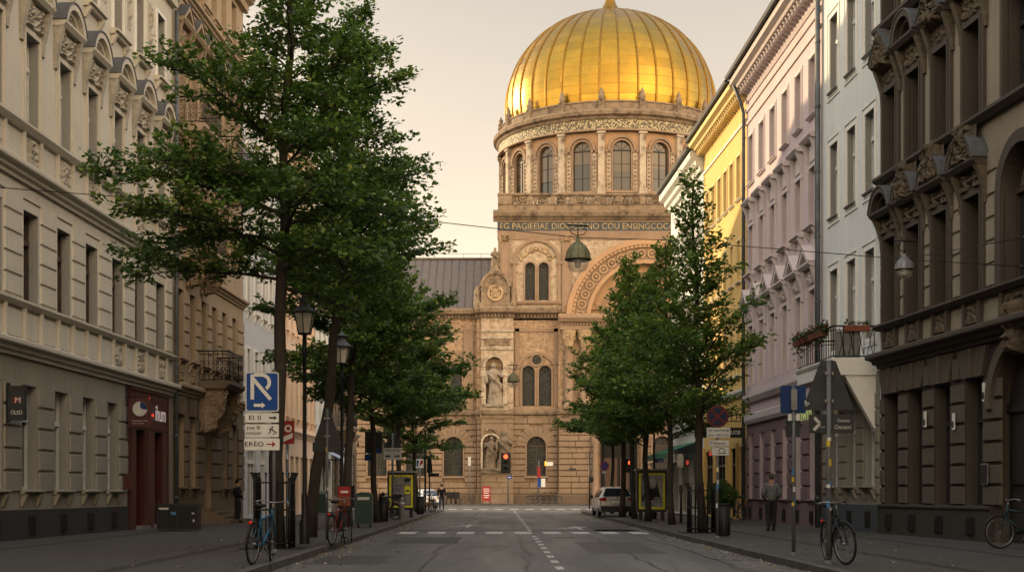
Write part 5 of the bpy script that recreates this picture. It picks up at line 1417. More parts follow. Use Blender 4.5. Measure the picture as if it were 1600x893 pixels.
right = [(60, -14), (60, 95)]+[(KR+6, 95)]+arcpts(KR+3.0, 92, 3.0, PI/2, PI)+[(KR, -14)]
far = [(-220, 143.4), (220, 143.4), (220, 152), (-220, 152)]
for nm, pts in (('pavement', left), ('pavement', right), ('pavement', far)):
    mb = MB(); mb.prism_z(pts, -0.01, GZ); struct(mb, nm, [M['paving']])
def kerb_line(pts, w=0.16):
    mb = MB(); n = len(pts)
    for i in range(n-1):
        a, b_ = Vector((pts[i][0], pts[i][1], 0)), Vector((pts[i+1][0], pts[i+1][1], 0)); d = (b_-a).normalized(); nr = Vector((-d.y, d.x, 0))
        L = (b_-a).length; k = max(1, int(L/1.1))
        for q in range(k):
            p, r_ = a+(b_-a)*(q/k)+d*0.006, a+(b_-a)*((q+1)/k)-d*0.006
            z = GZ+0.006+0.004*random.Random(int(q+i*97)).random()
            v = [p-nr*0.012, r_-nr*0.012, r_+nr*w, p+nr*w]
            mb.prism_z([(t.x, t.y) for t in v], -0.005, z)
    struct(mb, 'kerb', [M['kerb']])
kerb_line(left[1:-1]); kerb_line(right[1:][::1]); kerb_line([(-220, 143.4), (220, 143.4)])
# darker sett strip and joints along the pavements, tree pits
mb = MB()
mb.quad((KL-2.3, -10, GZ+0.004), (KL-2.02, -10, GZ+0.004), (KL-2.02, 97, GZ+0.004), (KL-2.3, 97, GZ+0.004)); mb.quad((KR+1.95, -10, GZ+0.004), (KR+2.2, -10, GZ+0.004), (KR+2.2, 90, GZ+0.004), (KR+1.95, 90, GZ+0.004))
mb.quad((-10.9, -10, GZ+0.004), (-10.7, -10, GZ+0.004), (-9.6, 97, GZ+0.004), (-9.8, 97, GZ+0.004)); mb.quad((9.7, -10, GZ+0.004), (9.9, -10, GZ+0.004), (9.5, 90, GZ+0.004), (9.3, 90, GZ+0.004))
struct(mb, 'pavement_strip', [M['mosaic_strip']])
mb = MB(); zp = 0.004
for d in range(22, 104, 1):
    y = 22+(d-22)*2.2
    if y < 98 and abs(y-46) > 2: mb.quad((0.98, y, zp), (1.12, y, zp), (1.12, y+1.05, zp), (0.98, y+1.05, zp))
for k in range(10):
    x = -2.95+k*0.93; y = 44.9-abs(k-3.5)*0.05
    mb.quad((x-0.28, y, zp), (x+0.28, y, zp), (x+0.28, y+2.4, zp), (x-0.28, y+2.4, zp))
for k in range(16):
    x = -8.3+k*1.18; mb.quad((x-0.32, 107.2, zp), (x+0.32, 107.2, zp), (x+0.32, 110.5, zp), (x-0.32, 110.5, zp))
for (x, y) in ((-1.2, 54.5), (2.9, 51.5)):
    mb.poly([(x-0.08, y-1.6, zp), (x+0.08, y-1.6, zp), (x+0.08, y+1.2, zp), (x+0.45, y+1.2, zp), (x, y+3.0, zp), (x-0.45, y+1.2, zp), (x-0.08, y+1.2, zp)])
    mb.quad((x-0.75, y-0.3, zp), (x-0.1, y-0.2, zp), (x-0.1, y+0.3, zp), (x-0.75, y+0.5, zp))
struct(mb, 'road_marking', [M['paint']])
# old repairs: darker tar patches, sealed seams and inspection covers
M['tar'] = plain('tar_repair', (0.050, 0.050, 0.051), 0.55, 0, 0.35, 9, 0.4); M['tar2'] = plain('old_patch_asphalt', (0.058, 0.058, 0.058), 0.75, 0, 0.3, 18, 0.4)
for k, (x0, x1, y0, y1, m) in enumerate(((-2.9, -1.1, 36.5, 41.5, 'tar2'), (2.0, 3.6, 30.5, 38.0, 'tar'), (-0.9, 0.7, 58, 66, 'tar'), (-3.6, -2.2, 26.0, 29.5, 'tar'), (3.3, 4.7, 47.5, 55, 'tar2'), (-3.6, 4.8, 48.2, 50.0, 'tar'))):
    rg = random.Random(k); mb = MB(); n = 9
    pts = [(x0+(x1-x0)*i/n, y0+rg.uniform(-.08, .08)) for i in range(n+1)]+[(x1+rg.uniform(-.05, .05), y0+(y1-y0)*i/n) for i in range(1, n)]+[(x1-(x1-x0)*i/n, y1+rg.uniform(-.1, .1)) for i in range(n+1)]+[(x0+rg.uniform(-.05, .05), y1-(y1-y0)*i/n) for i in range(1, n)]
    mb.poly([(a, b_, 0.002) for a, b_ in pts]); struct(mb, 'road_patch', [M[m]])
mb = MB()
for x, ya, yb, sd_ in ((-1.35, 14, 96, 1), (2.75, 14, 96, 2), (0.55, 18, 60, 3), (4.2, 20, 80, 4)):
    rg = random.Random(sd_); y = ya; xx_ = x
    while y < yb:
        y2 = y+rg.uniform(0.8, 1.8); x2 = x+rg.gauss(0, 0.07); w_ = rg.uniform(0.018, 0.035)
        mb.quad((xx_-w_, y, 0.003), (xx_+w_, y, 0.003), (x2+w_, y2, 0.003), (x2-w_, y2, 0.003)); xx_, y = x2, y2
struct(mb, 'road_seam', [plain('tar_seam', (0.022, 0.022, 0.023), 0.5)])
def cover(x, y, label):
    mb = MB(); mb.lathe([(0.34, -0.01), (0.34, 0.008), (0.30, 0.009), (0.001, 0.009)], 24, 0, smooth=False); mb.lathe([(0.30, 0.0095), (0.29, 0.013), (0.001, 0.013)], 24, 1, smooth=False)
    for k in range(-4, 5): mb.box(-0.26*math.cos(k*0.3), 0.26*math.cos(k*0.3), k*0.06-0.012, k*0.06+0.012, 0.012, 0.017, 0)
    o = mb.build('manhole_cover', [M['zinc'], M['void']], None, (x, y, 0)); tag(o, label, 'manhole cover')
cover(1.9, 41.5, 'round iron manhole cover right of the centre line dashes'); cover(-2.0, 31.5, 'round iron manhole cover in the left lane near the kerb')
def grate(x, y, w, l, label, rz=0):
    mb = MB(); mb.box(-w/2, w/2, -l/2, l/2, -0.01, 0.006, 0)
    n = int(w/0.07)
    for k in range(n): mb.box(-w/2+0.03+k*w/n, -w/2+0.055+k*w/n, -l/2+0.03, l/2-0.03, 0.005, 0.014, 1)
    for s in (-1, 1): mb.box(-w/2, w/2, s*l/2-0.02, s*l/2+0.02, 0.004, 0.016, 1)
    o = mb.build('drain_grate', [M['void'], M['zinc']], None, (x, y, 0), (0, 0, rz)); tag(o, label, 'drain grate')
grate(-0.38, 34.6, 1.15, 0.35, 'narrow metal drain grate in the middle of the near lane')
grate(4.65, 27.7, 0.8, 0.5, 'square iron drain grate in the gutter by the right kerb')
rng = random.Random(12)
mb = MB()
def scatter(n, xr, yr, z):
    for i in range(n):
        c = Vector((xr(), yr(), z+rng.uniform(0.003, 0.02))); q = Euler((rng.uniform(-0.5, 0.5), rng.uniform(-0.5, 0.5), rng.uniform(0, 6.3))).to_matrix(); k = rng.uniform(0.02, 0.05)
        mb.add([c+q @ Vector(v)*k for v in ((-1, 0, 0), (0, -0.5, 0.2), (1, 0, 0), (0, 0.5, 0.2))], [(0, 1, 2, 3)], 0 if rng.random() < 0.7 else 1)
scatter(700, lambda: KL+abs(rng.gauss(0, 0.3))+0.03, lambda: rng.uniform(18, 90), 0.0)
scatter(700, lambda: KR-abs(rng.gauss(0, 0.3))-0.03, lambda: rng.uniform(18, 90), 0.0)
scatter(220, lambda: rng.uniform(-7, KL-0.2), lambda: rng.uniform(20, 80), GZ); scatter(220, lambda: rng.uniform(KR+0.2, 9), lambda: rng.uniform(20, 80), GZ)
M['dry_leaf'] = plain('dry_leaf', (0.20, 0.14, 0.06), 0.8, 0, 0.4, 40); M['dry_leaf2'] = plain('faded_leaf', (0.30, 0.27, 0.18), 0.8, 0, 0.4, 40)
o = mb.build('fallen_leaves', [M['dry_leaf'], M['dry_leaf2']]); tag(o, 'dry fallen leaves and litter along the gutters', 'leaf litter', kind='stuff')
# ================================================================== TREES
def leaf_mat(name, stops, trans=0.35):
    N = NT(name); g = N.n('ShaderNodeNewGeometry'); v = coords(N)
    big = noise_tex(N, v, 0.55, 4, 0.6)
    ad = N.n('ShaderNodeMath', operation='MULTIPLY_ADD'); N.l(g.outputs['Random Per Island'], ad.inputs[0]); ad.inputs[1].default_value = 0.62; ad.inputs[2].default_value = -0.31
    sm = N.n('ShaderNodeMath', operation='ADD'); N.l(big, sm.inputs[0]); N.l(ad.outputs[0], sm.inputs[1])
    col = ramp(N, sm.outputs[0], stops)
    p = N.n('ShaderNodeBsdfPrincipled'); N.l(col, p.inputs['Base Color']); p.inputs['Roughness'].default_value = 0.55; p.inputs['Specular IOR Level'].default_value = 0.35
    t = N.n('ShaderNodeBsdfTranslucent'); m2 = mix(N, 0.55, col, (0.11, 0.20, 0.02)); N.l(m2, t.inputs['Color'])
    ms = N.n('ShaderNodeMixShader'); ms.inputs[0].default_value = trans; N.l(p.outputs[0], ms.inputs[1]); N.l(t.outputs[0], ms.inputs[2])
    o = N.n('ShaderNodeOutputMaterial'); N.l(ms.outputs[0], o.inputs['Surface']); return N.mat
M['leaf_a'] = leaf_mat('hornbeam_leaf', [(0.22, (0.024, 0.058, 0.018)), (0.5, (0.056, 0.122, 0.026)), (0.72, (0.125, 0.205, 0.034)), (0.86, (0.20, 0.23, 0.05))])
M['leaf_b'] = leaf_mat('lighter_leaf', [(0.22, (0.026, 0.065, 0.016)), (0.5, (0.065, 0.135, 0.024)), (0.70, (0.14, 0.215, 0.036)), (0.84, (0.23, 0.25, 0.05))], 0.42)  # slightly lighter and more translucent green, for the right-hand trees
M['bark'] = carved('bark', (0.052, 0.043, 0.034), (0.018, 0.015, 0.012))
def make_tree(seed, h, cb, Rm, nprim, trunk_r, lean=(0, 0), bend=0.0, leaf=0.07, dens=1.0, prof=0.75, leafm='leaf_a', el0=10, el1=62):
    rng = random.Random(seed); nr = np.random.default_rng(seed)
    wood = MB()
    def tp(z):
        f = z/h
        return Vector((lean[0]*f+bend*math.sin(f*PI)+0.05*math.sin(z*1.7+seed), lean[1]*f+0.05*math.cos(z*1.3+seed), z))
    zs = [h*k/16 for k in range(17)]
    wood.tube([tp(z) for z in zs], [trunk_r*(1.25 if k == 0 else 1.0)*(1-0.93*(z/h))**0.85+0.012 for k, z in enumerate(zs)], 9, 0)
    tw_p, tw_d = [], []
    for i in range(nprim):
        f = (i+0.5)/nprim; z = cb+(h-cb)*0.97*f
        az = i*2.39996+rng.uniform(-0.4, 0.4)
        if isinstance(prof, (list, tuple)):
            rr = float(np.interp(f, [q[0] for q in prof], [q[1] for q in prof]))
        elif f < 0.16: rr = Rm*(0.72+1.75*f)
        else: rr = Rm*max(0.0, (1-f)/0.84)**prof
        L = max(0.35, rr*rng.choice((0.62, 0.82, 0.95, 1.05, 1.12))*rng.uniform(0.9, 1.1))
        el = R(el0+(el1-el0)*f+rng.uniform(-9, 9))
        p = tp(z); pts = [p.copy()]; n = 8; dirs = []
        for k in range(n):
            e = el+R(14)*(1-2*k/n)+R(rng.uniform(-6, 6)); a = az+rng.uniform(-0.14, 0.14)
            d = Vector((math.cos(a)*math.cos(e), math.sin(a)*math.cos(e), math.sin(e)))
            p = p+d*(L/n); pts.append(p.copy()); dirs.append(d)
        r0 = trunk_r*0.30*(0.35+0.65*L/Rm)*(1-0.5*f)
        wood.tube(pts, [r0*(1-0.88*k/n)+0.005 for k in range(n+1)], 5, 0, False)
        s = 0.14
        while s < 1.0:
            k = min(n-1, int(s*n)); b = pts[k]+(pts[k+1]-pts[k])*(s*n-k); d = dirs[k]
            side = d.cross(Vector((0, 0, 1))).normalized()
            for sg in (-1, 1):
                if rng.random() < 0.2: continue
                ls = (0.40*L*(1-0.72*s)+0.22)*rng.uniform(0.6, 1.15)
                ang = R(rng.uniform(38, 64)); dd = (d*math.cos(ang)+side*sg*math.sin(ang)+Vector((0, 0, rng.uniform(-0.25, 0.5)))).normalized()
                m = max(2, int(ls/0.13)); q = b.copy(); sp = [q.copy()]
                for j in range(m):
                    dd = (dd+Vector((rng.uniform(-.14, .14), rng.uniform(-.14, .14), rng.uniform(-.10, .13)))).normalized()
                    q = q+dd*(ls/m); sp.append(q.copy())
                    for s2 in (-1, 1):
                        if rng.random() > 0.92*dens: continue
                        sd = dd.cross(Vector((0, 0, 1)))
                        if sd.length < 1e-3: continue
                        td = (dd*0.65+sd.normalized()*s2*rng.uniform(0.5, 1.0)+Vector((0, 0, rng.uniform(-0.4, 0.55)))).normalized()
                        tw_p.append(q.copy()); tw_d.append(td*rng.uniform(0.16, 0.40)*(1-0.3*j/m))
                tw_p.append(q.copy()); tw_d.append(dd*0.28)
                if ls > 0.45: wood.tube(sp[::2] if len(sp) > 4 else sp, [max(0.004, r0*0.35*(1-0.9*t/len(sp))) for t in range(len(sp[::2] if len(sp) > 4 else sp))], 3, 0, False)
            s += 0.20/max(L, 0.6)*rng.uniform(0.75, 1.2)
        tw_p.append(pts[-1]); tw_d.append(dirs[-1]*0.35)
    P = np.array([tuple(v) for v in tw_p]); Dv = np.array([tuple(v) for v in tw_d])
    nl = 5 if leafm == 'leaf_a' else 4
    P = np.repeat(P, nl, 0); Dv = np.repeat(Dv, nl, 0); N_ = len(P)
    t = nr.random((N_, 1)); c = P+Dv*t+nr.normal(0, 0.05, (N_, 3))
    ax = Dv/np.linalg.norm(Dv, axis=1, keepdims=True)+nr.normal(0, 0.75, (N_, 3))*np.array([1, 1, 0.55]); ax /= np.linalg.norm(ax, axis=1, keepdims=True)
    up = np.array([0, 0, 1.0])+nr.normal(0, 0.48, (N_, 3)); sd = np.cross(ax, up); sd /= np.linalg.norm(sd, axis=1, keepdims=True)+1e-9
    k = leaf*nr.uniform(0.6, 1.25, (N_, 1)); nrm = np.cross(sd, ax)
    v0 = c-ax*k; v1 = c+sd*k*0.62-nrm*k*0.12; v2 = c+ax*k*1.05-nrm*k*0.25; v3 = c-sd*k*0.62-nrm*k*0.12
    V = np.stack([v0, v1, v2, v3], 1).reshape(-1, 3)
    me = bpy.data.meshes.new('crown'); me.vertices.add(N_*4); me.vertices.foreach_set('co', V.ravel())
    me.loops.add(N_*4); me.loops.foreach_set('vertex_index', np.arange(N_*4)); me.polygons.add(N_)
    me.polygons.foreach_set('loop_start', np.arange(N_)*4); me.polygons.foreach_set('loop_total', np.full(N_, 4))
    me.update(); me.validate(); me.materials.append(M[leafm])
    wm_ = wood.mesh('trunk', [M['bark']])
    return wm_, me, N_
def put_tree(meshes, label, x, y, rz=0.0, s=(1, 1, 1), group='street trees along the kerbs'):
    t = empty('street_tree', label, 'tree', (x, y, GZ-0.02), 0.0, group)
    inst('trunk', meshes[0], t, (0, 0, 0), (0, 0, rz), s); inst('crown', meshes[1], t, (0, 0, 0), (0, 0, rz), s)
    return t
T1 = make_tree(27, 15.4, 5.5, 4.0, 56, 0.15, (0.45, 0), 0.0, 0.068, 0.9, [(0, 2.4), (0.1, 3.4), (0.2, 3.8), (0.3, 2.9), (0.45, 1.9), (0.7, 1.05), (0.9, 0.6), (1, 0.25)], 'leaf_a', -10, 60)
T2 = make_tree(8, 14.2, 5.9, 3.3, 46, 0.155, (1.3, 0.2), 0.25, 0.07, 0.9, [(0, 1.9), (0.12, 2.8), (0.25, 2.9), (0.4, 2.5), (0.6, 1.75), (0.8, 1.0), (1, 0.3)], 'leaf_a', 8, 62)
T3 = make_tree(15, 13.0, 4.0, 4.0, 36, 0.15, (0.5, 0), 0.1, 0.085, 0.9, [(0, 2.2), (0.15, 3.5), (0.4, 4.0), (0.6, 3.3), (0.8, 1.9), (1, 0.4)], 'leaf_a', 8, 60)
T4 = make_tree(21, 11.0, 3.8, 3.9, 30, 0.12, (-0.2, 0.1), -0.1, 0.09, 0.85, 0.62)
T5 = make_tree(33, 10.4, 2.9, 2.4, 42, 0.13, (-0.25, 0), 0.0, 0.072, 0.92, 0.85, 'leaf_b', 22, 66)
T6 = make_tree(41, 10.4, 3.0, 2.9, 34, 0.115, (-0.2, 0.2), 0.05, 0.085, 0.95, [(0, 1.8), (0.12, 2.8), (0.3, 2.4), (0.6, 1.35), (0.85, 0.65), (1, 0.2)], 'leaf_b', 12, 60)
put_tree(T1, 'largest dark green street tree, its trunk inside the iron guard with a blue bicycle', X(429, 30.4), 30.4, 0.6)
put_tree(T2, 'leaning street tree with a bare thick trunk just right of the parking sign', X(481, 38), 38, 0)
put_tree(T3, 'street tree rising behind the red delivery box on the left pavement', X(541, 50), 50, 1.0)
put_tree(T4, 'street tree on the left between the mailbox and the advertising case', X(588, 56.5), 56.5, 0.4)
put_tree(T4, 'street tree behind the advertising case on the left pavement', X(622, 72), 72, 2.2, (1.1, 1.1, 1.08))
put_tree(T3, 'farthest street tree on the left pavement near the crossing', X(652, 88), 88, 3.9, (0.95, 0.95, 0.72))
put_tree(T5, 'slender pointed street tree inside the iron guard on the right pavement', X(1096, 42), 42, 0)
put_tree(T6, 'street tree with a bare trunk right of the glowing advertising case', X(1049, 52.5), 52.5, 0.5)
put_tree(T6, 'street tree whose thin trunk crosses the front of the right advertising case', X(1011, 58.2), 58.2, 2.4, (1.08, 1.08, 0.98))
put_tree(T6, 'street tree between the white car and the right advertising case', X(990, 63.5), 63.5, 1.1, (1.0, 1.0, 1.12))
put_tree(T6, 'street tree whose trunk hides part of the parked white car', X(972, 68.0), 68.0, 4.0, (1.1, 1.1, 1.12))
put_tree(T4, 'farthest street tree on the right, beyond the parked white car', X(957, 80.0), 80.0, 5.0, (0.9, 0.9, 0.92))
# ================================================================== STREET FURNITURE
M['black_metal'] = plain('black_painted_metal', (0.016, 0.017, 0.018), 0.45, 0.1, 0.3, 8)
M['steel'] = plain('galvanised_steel', (0.17, 0.175, 0.18), 0.45, 0.6, 0.25, 6)
M['pole_grey'] = stucco('grey_pole_paint', (0.10, 0.105, 0.11), 0.25, 0.4, grime=(0.04, 0.04, 0.04), rough=0.5)
M['sign_blue'] = plain('sign_blue', (0.006, 0.045, 0.20), 0.6, 0, 0.12, 3, 0.05, 0.2)
M['sign_blue_dk'] = plain('sign_blue_faded', (0.006, 0.025, 0.10), 0.6, 0, 0.12, 3, 0.05, 0.2)
M['sign_white'] = plain('sign_white', (0.55, 0.55, 0.53), 0.6, 0, 0.1, 4, 0.05, 0.2)
M['sign_grey'] = plain('sign_grey_white', (0.40, 0.40, 0.39), 0.6, 0, 0.12, 4, 0.05, 0.2)
M['sign_red'] = plain('sign_red', (0.24, 0.02, 0.022), 0.6, 0, 0.15, 4, 0.05, 0.2)
M['sign_back'] = plain('sign_back_dark', (0.032, 0.034, 0.037), 0.6, 0.2, 0.25, 4, 0.05, 0.2)
M['sign_black'] = plain('sign_black', (0.012, 0.012, 0.013), 0.6, 0, 0.2, 4, 0.05, 0.2)
M['sign_blue_shaded'] = plain('sign_blue_shaded', (0.006, 0.011, 0.035), 0.6, 0, 0.12, 3, 0.05, 0.2); M['sign_red_shaded'] = plain('sign_red_shaded', (0.075, 0.01, 0.014), 0.6, 0, 0.12, 3, 0.05, 0.2)  # no stopping sign blue and red darkened, its shading put into the paint
M['lamp_glass'] = plain('frosted_lamp_glass', (0.62, 0.58, 0.50), 0.25, 0, 0.12, 5)
M['lamp_green'] = plain('lamp_green_enamel', (0.125, 0.12, 0.062), 0.45, 0.1, 0.2, 6)
M['bin_green'] = plain('box_dark_green', (0.012, 0.035, 0.028), 0.4, 0, 0.25, 4)
M['yellow_frame'] = plain('case_yellow_frame', (0.52, 0.48, 0.02), 0.4, 0, 0.12, 4)
M['rubber'] = plain('tyre_rubber', (0.012, 0.012, 0.012), 0.8, 0, 0.2, 10)
M['chrome'] = plain('bright_metal', (0.20, 0.20, 0.205), 0.4, 0.8, 0.1, 6)
def sticker_mat(n, c): M[n] = plain(n, c, 0.5, 0, 0.15, 9)
sticker_mat('st_y', (0.5, 0.36, 0.03)); sticker_mat('st_w', (0.5, 0.5, 0.5)); sticker_mat('st_r', (0.4, 0.03, 0.03)); sticker_mat('st_b', (0.05, 0.16, 0.35))

def rounded(w, h, r, n=4):
    pts = []
    for cx, cz, a0 in ((w/2-r, h/2-r, 0), (-w/2+r, h/2-r, PI/2), (-w/2+r, -h/2+r, PI), (w/2-r, -h/2+r, 1.5*PI)):
        for k in range(n+1): pts.append((cx+r*math.cos(a0+PI/2*k/n), cz+r*math.sin(a0+PI/2*k/n)))
    return pts
def plate(parent, name, x, z, w, h, face, y=-0.06, r=0.04, border=None, back='sign_back', t=0.012):
    mb = MB(); mb.prism([(x+a, z+c) for a, c in rounded(w, h, r)], y, y+t, 0)
    fy = y-0.003
    if border:
        mb.prism([(x+a, z+c) for a, c in rounded(w-0.01, h-0.01, r)], fy, y-0.0005, 1)
        mb.prism([(x+a, z+c) for a, c in rounded(w-0.05, h-0.05, r*0.8)], fy-0.003, fy-0.0005, 2)
        return mb.build(name, [M[back], M[border], M[face]], parent)
    mb.prism([(x+a, z+c) for a, c in rounded(w-0.006, h-0.006, r)], fy, y-0.0005, 1)
    return mb.build(name, [M[back], M[face]], parent)
def arrow(parent, x, z, L, h, mat, y, th=0.03, ang=0.0, name='arrow_mark'):
    mb = MB(); s = th/2
    pts = [(-L/2, -s), (L/2-h*0.6, -s), (L/2-h*0.6, -h/2), (L/2, 0), (L/2-h*0.6, h/2), (L/2-h*0.6, s), (-L/2, s)]
    c, d = math.cos(ang), math.sin(ang)
    mb.prism([(x+a*c-b_*d, z+a*d+b_*c) for a, b_ in pts], y-0.003, y, 0); return mb.build(name, [mat], parent)
def pole(parent, h, r=0.03, mat='pole_grey', stickers=0, seed=1, x=0.0, y=0.0):
    mb = MB(); mb.tube([(x, y, 0), (x, y, h)], r, 10, 0); mb.lathe([(r+0.05, 0), (r+0.05, 0.03), (r, 0.06)], 10, 0, (x, y, 0)); mb.lathe([(r+0.004, h), (r*0.6, h+0.03), (0.001, h+0.035)], 10, 0, (x, y, 0))
    rng = random.Random(seed)
    for k in range(stickers):
        z = rng.uniform(0.7, min(2.2, h-0.4)); hh = rng.uniform(0.05, 0.14); a = rng.uniform(-2.6, -0.4); mb.lathe([(r+0.0025, z), (r+0.0025, z+hh)], 6, rng.choice([1, 2, 2, 3]), (x, y, 0), a-0.8, a+0.8)
    return mb.build('pole', [M[mat], M['st_y'], M['st_w'], M['st_b']], parent)
def at(px, d, z=GZ): return (X(px, d), d, z)

# ---- parking direction sign
d = 28.6; s = d/F
t = empty('parking_sign', 'blue parking sign with letter R and arrow above three white direction plates', 'sign', at(428, d), R(2))
zz = lambda py: Z(py, d)-GZ
xx = lambda px: (px-428)*s
pole(t, zz(578), 0.036)
p = plate(t, 'sign_plate', xx(410.3), zz(612), 52.5*s, 62*s, 'sign_blue', border='sign_white', r=0.05)
mb = MB(); q = s; y = -0.072
def stroke(mb, pts, w, y0, m=0):
    for (a, b_) in zip(pts[:-1], pts[1:]):
        v = Vector((b_[0]-a[0], b_[1]-a[1])); n = Vector((-v.y, v.x)).normalized()*w/2; e = v.normalized()*w*0.0
        mb.prism([(a[0]+n.x, a[1]+n.y), (a[0]-n.x, a[1]-n.y), (b_[0]-n.x, b_[1]-n.y), (b_[0]+n.x, b_[1]+n.y)], y0-0.003, y0, m)
P2 = lambda px, py: (xx(px), zz(py))
w = 5.6*s
stroke(mb, [P2(395.2, 585), P2(395.2, 624)], w, y)
mb.ring(xx(410), zz(597.5), 9.0*s, 14.2*s, y-0.0025, y-0.0002, -PI/2*0.62, PI/2, 16)
stroke(mb, [P2(398, 585.8), P2(410, 585.8)], 5.2*s, y-0.0003)
stroke(mb, [P2(396.5, 592), P2(423.5, 624)], 5.6*s, y-0.0006)
mb.build('letter_mark', [M['sign_white']], p)
arrow(p, xx(406.5), zz(633), 18*s, 9.5*s, M['sign_white'], y, 4.6*s)
pl = [(652.5, 15.0, 'EI II', 400, 'b'), (672.5, 20.5, None, 0, 'b'), (693.6, 19.0, 'ERÉO', 398, 'r')]
for py, h, tx, cx, c in pl:
    p = plate(t, 'direction_plate', xx(410), zz(py), (53 if c == 'b' else 55)*s, h*s, 'sign_white', r=0.02)
    if tx: lettering(tx, 0.125, M['sign_black'], p, (xx(cx-(1 if c == 'b' else 0)), -0.066, zz(py)), width=(18 if c == 'b' else 29)*s)
    if py < 660: arrow(p, xx(427), zz(py), 12*s, 7*s, M['sign_black'], -0.064, 2.4*s)
    if c == 'r': arrow(p, xx(424.5), zz(py), 14*s, 9.5*s, M['sign_red'], -0.064, 2.0*s)
    if not tx:
        lettering('Jiie B', 0.09, M['sign_black'], p, (xx(397), -0.066, zz(668)), width=21*s); lettering('SONDEF', 0.075, M['sign_black'], p, (xx(397), -0.066, zz(677)), width=24*s)
        mb = MB(); y = -0.064
        stroke(mb, [P2(421, 671), P2(425, 669), P2(428, 673), P2(433, 676)], 0.022, y); stroke(mb, [P2(424, 669), P2(423, 674), P2(420, 677)], 0.02, y-0.0004); mb.ring(xx(426), zz(667), 0, 0.02, y-0.003, y, 0, 2*PI, 10); stroke(mb, [P2(427, 678), P2(430, 677)], 0.02, y-0.0008)
        mb.build('pictogram', [M['sign_black']], p)

# ---- signs on poles
def tri_back(parent, w, h, z0, m='sign_back', y=-0.05, top=0.07):
    mb = MB(); r = 0.04
    mb.prism([(-w/2, z0+0.03), (-w/2+0.04, z0), (w/2-0.04, z0), (w/2, z0+0.03), (top, z0+h-0.02), (top*0.6, z0+h), (-top*0.6, z0+h), (-top, z0+h-0.02)], y, y+0.012, 0)
    o = mb.build('triangle_plate', [M[m]], parent)
    for zz_ in (z0+0.15*h, z0+0.7*h):
        m2 = MB(); m2.lathe([(0.045, zz_), (0.045, zz_+0.05)], 10, 0); m2.box(-0.07, -0.04, -0.045, -0.02, zz_, zz_+0.05); m2.box(0.04, 0.07, -0.045, -0.02, zz_, zz_+0.05); m2.build('clamp', [M['steel']], parent)
    return o
d = 33.7; t = empty('warning_sign', 'dark back of a triangular warning sign with a square plate, left pavement', 'sign', at(511, d), 0); s = d/F
pole(t, Z(640, d)-GZ, 0.034, stickers=3, seed=2); tri_back(t, 41*s, 50*s, Z(690, d)-GZ, y=0.034); plate(t, 'square_plate', -1*s, Z(698, d)-GZ, 44*s, 16*s, 'sign_back', y=0.036)
d = 23.8; t = empty('warning_sign', 'dark back of a large triangular sign above an arrow board, right pavement', 'sign', at(1295, d), 0); s = d/F
pole(t, Z(566, d)-GZ, 0.042, stickers=7, seed=5); tri_back(t, 80*s, 78*s, Z(640, d)-GZ, y=0.045, top=0.13)
p = plate(t, 'arrow_board', 5*s, Z(661.5, d)-GZ, 70*s, 29*s, 'sign_back', y=0.045, r=0.01)
mb = MB(); ax, az = -17*s, Z(661, d)-GZ
stroke(mb, [(ax-0.05, az+0.10), (ax+0.04, az), (ax-0.06, az-0.11)], 0.05, 0.040); mb.build('arrow_mark', [M['sign_grey']], p)
lettering('Chosttne', 0.08, M['sign_grey'], p, (24*s, 0.038, az+0.05), width=20*s); lettering('Osnatni', 0.1, M['sign_grey'], p, (23*s, 0.038, az-0.06), width=26*s); lettering('OOATS', 0.04, M['sign_grey'], p, (-9*s, 0.038, az-0.06), width=8*s)
mb = MB(); stroke(mb, [(-36*s, Z(625, d)-GZ), (-34*s, Z(634, d)-GZ), (-32*s, Z(628, d)-GZ), (-30*s, Z(631, d)-GZ)], 0.03, 0.04); mb.build('graffiti_mark', [M['sign_grey']], t)
d = 27; t = empty('blue_sign', 'back of a square blue road sign on a grey pole by the pink house', 'sign', at(1240, d), 0); s = d/F
pole(t, Z(606, d)-GZ, 0.036, stickers=5, seed=9); plate(t, 'sign_plate', 0, Z(623.5, d)-GZ, 40*s, 43*s, 'sign_blue_dk', y=0.04, r=0.03, back='sign_blue_dk')
mb = MB(); mb.box(-0.055, 0.055, -0.06, 0.03, Z(640, d)-GZ, Z(608, d)-GZ); mb.build('bracket', [M['steel']], t)
for sx in (-1, 1): plate(t, 'small_plate', sx*6.5*s, Z(651.5, d)-GZ, 6*s, 11*s, 'sign_white', y=-0.02, r=0.005)
mb = MB(); mb.box(-10*s, 10*s, -0.02, 0.12, Z(682, d)-GZ, Z(657, d)-GZ); mb.box(-11*s, 11*s, -0.03, 0.13, Z(660, d)-GZ, Z(657, d)-GZ+0.005); mb.build('signal_box', [M['sign_back']], t)
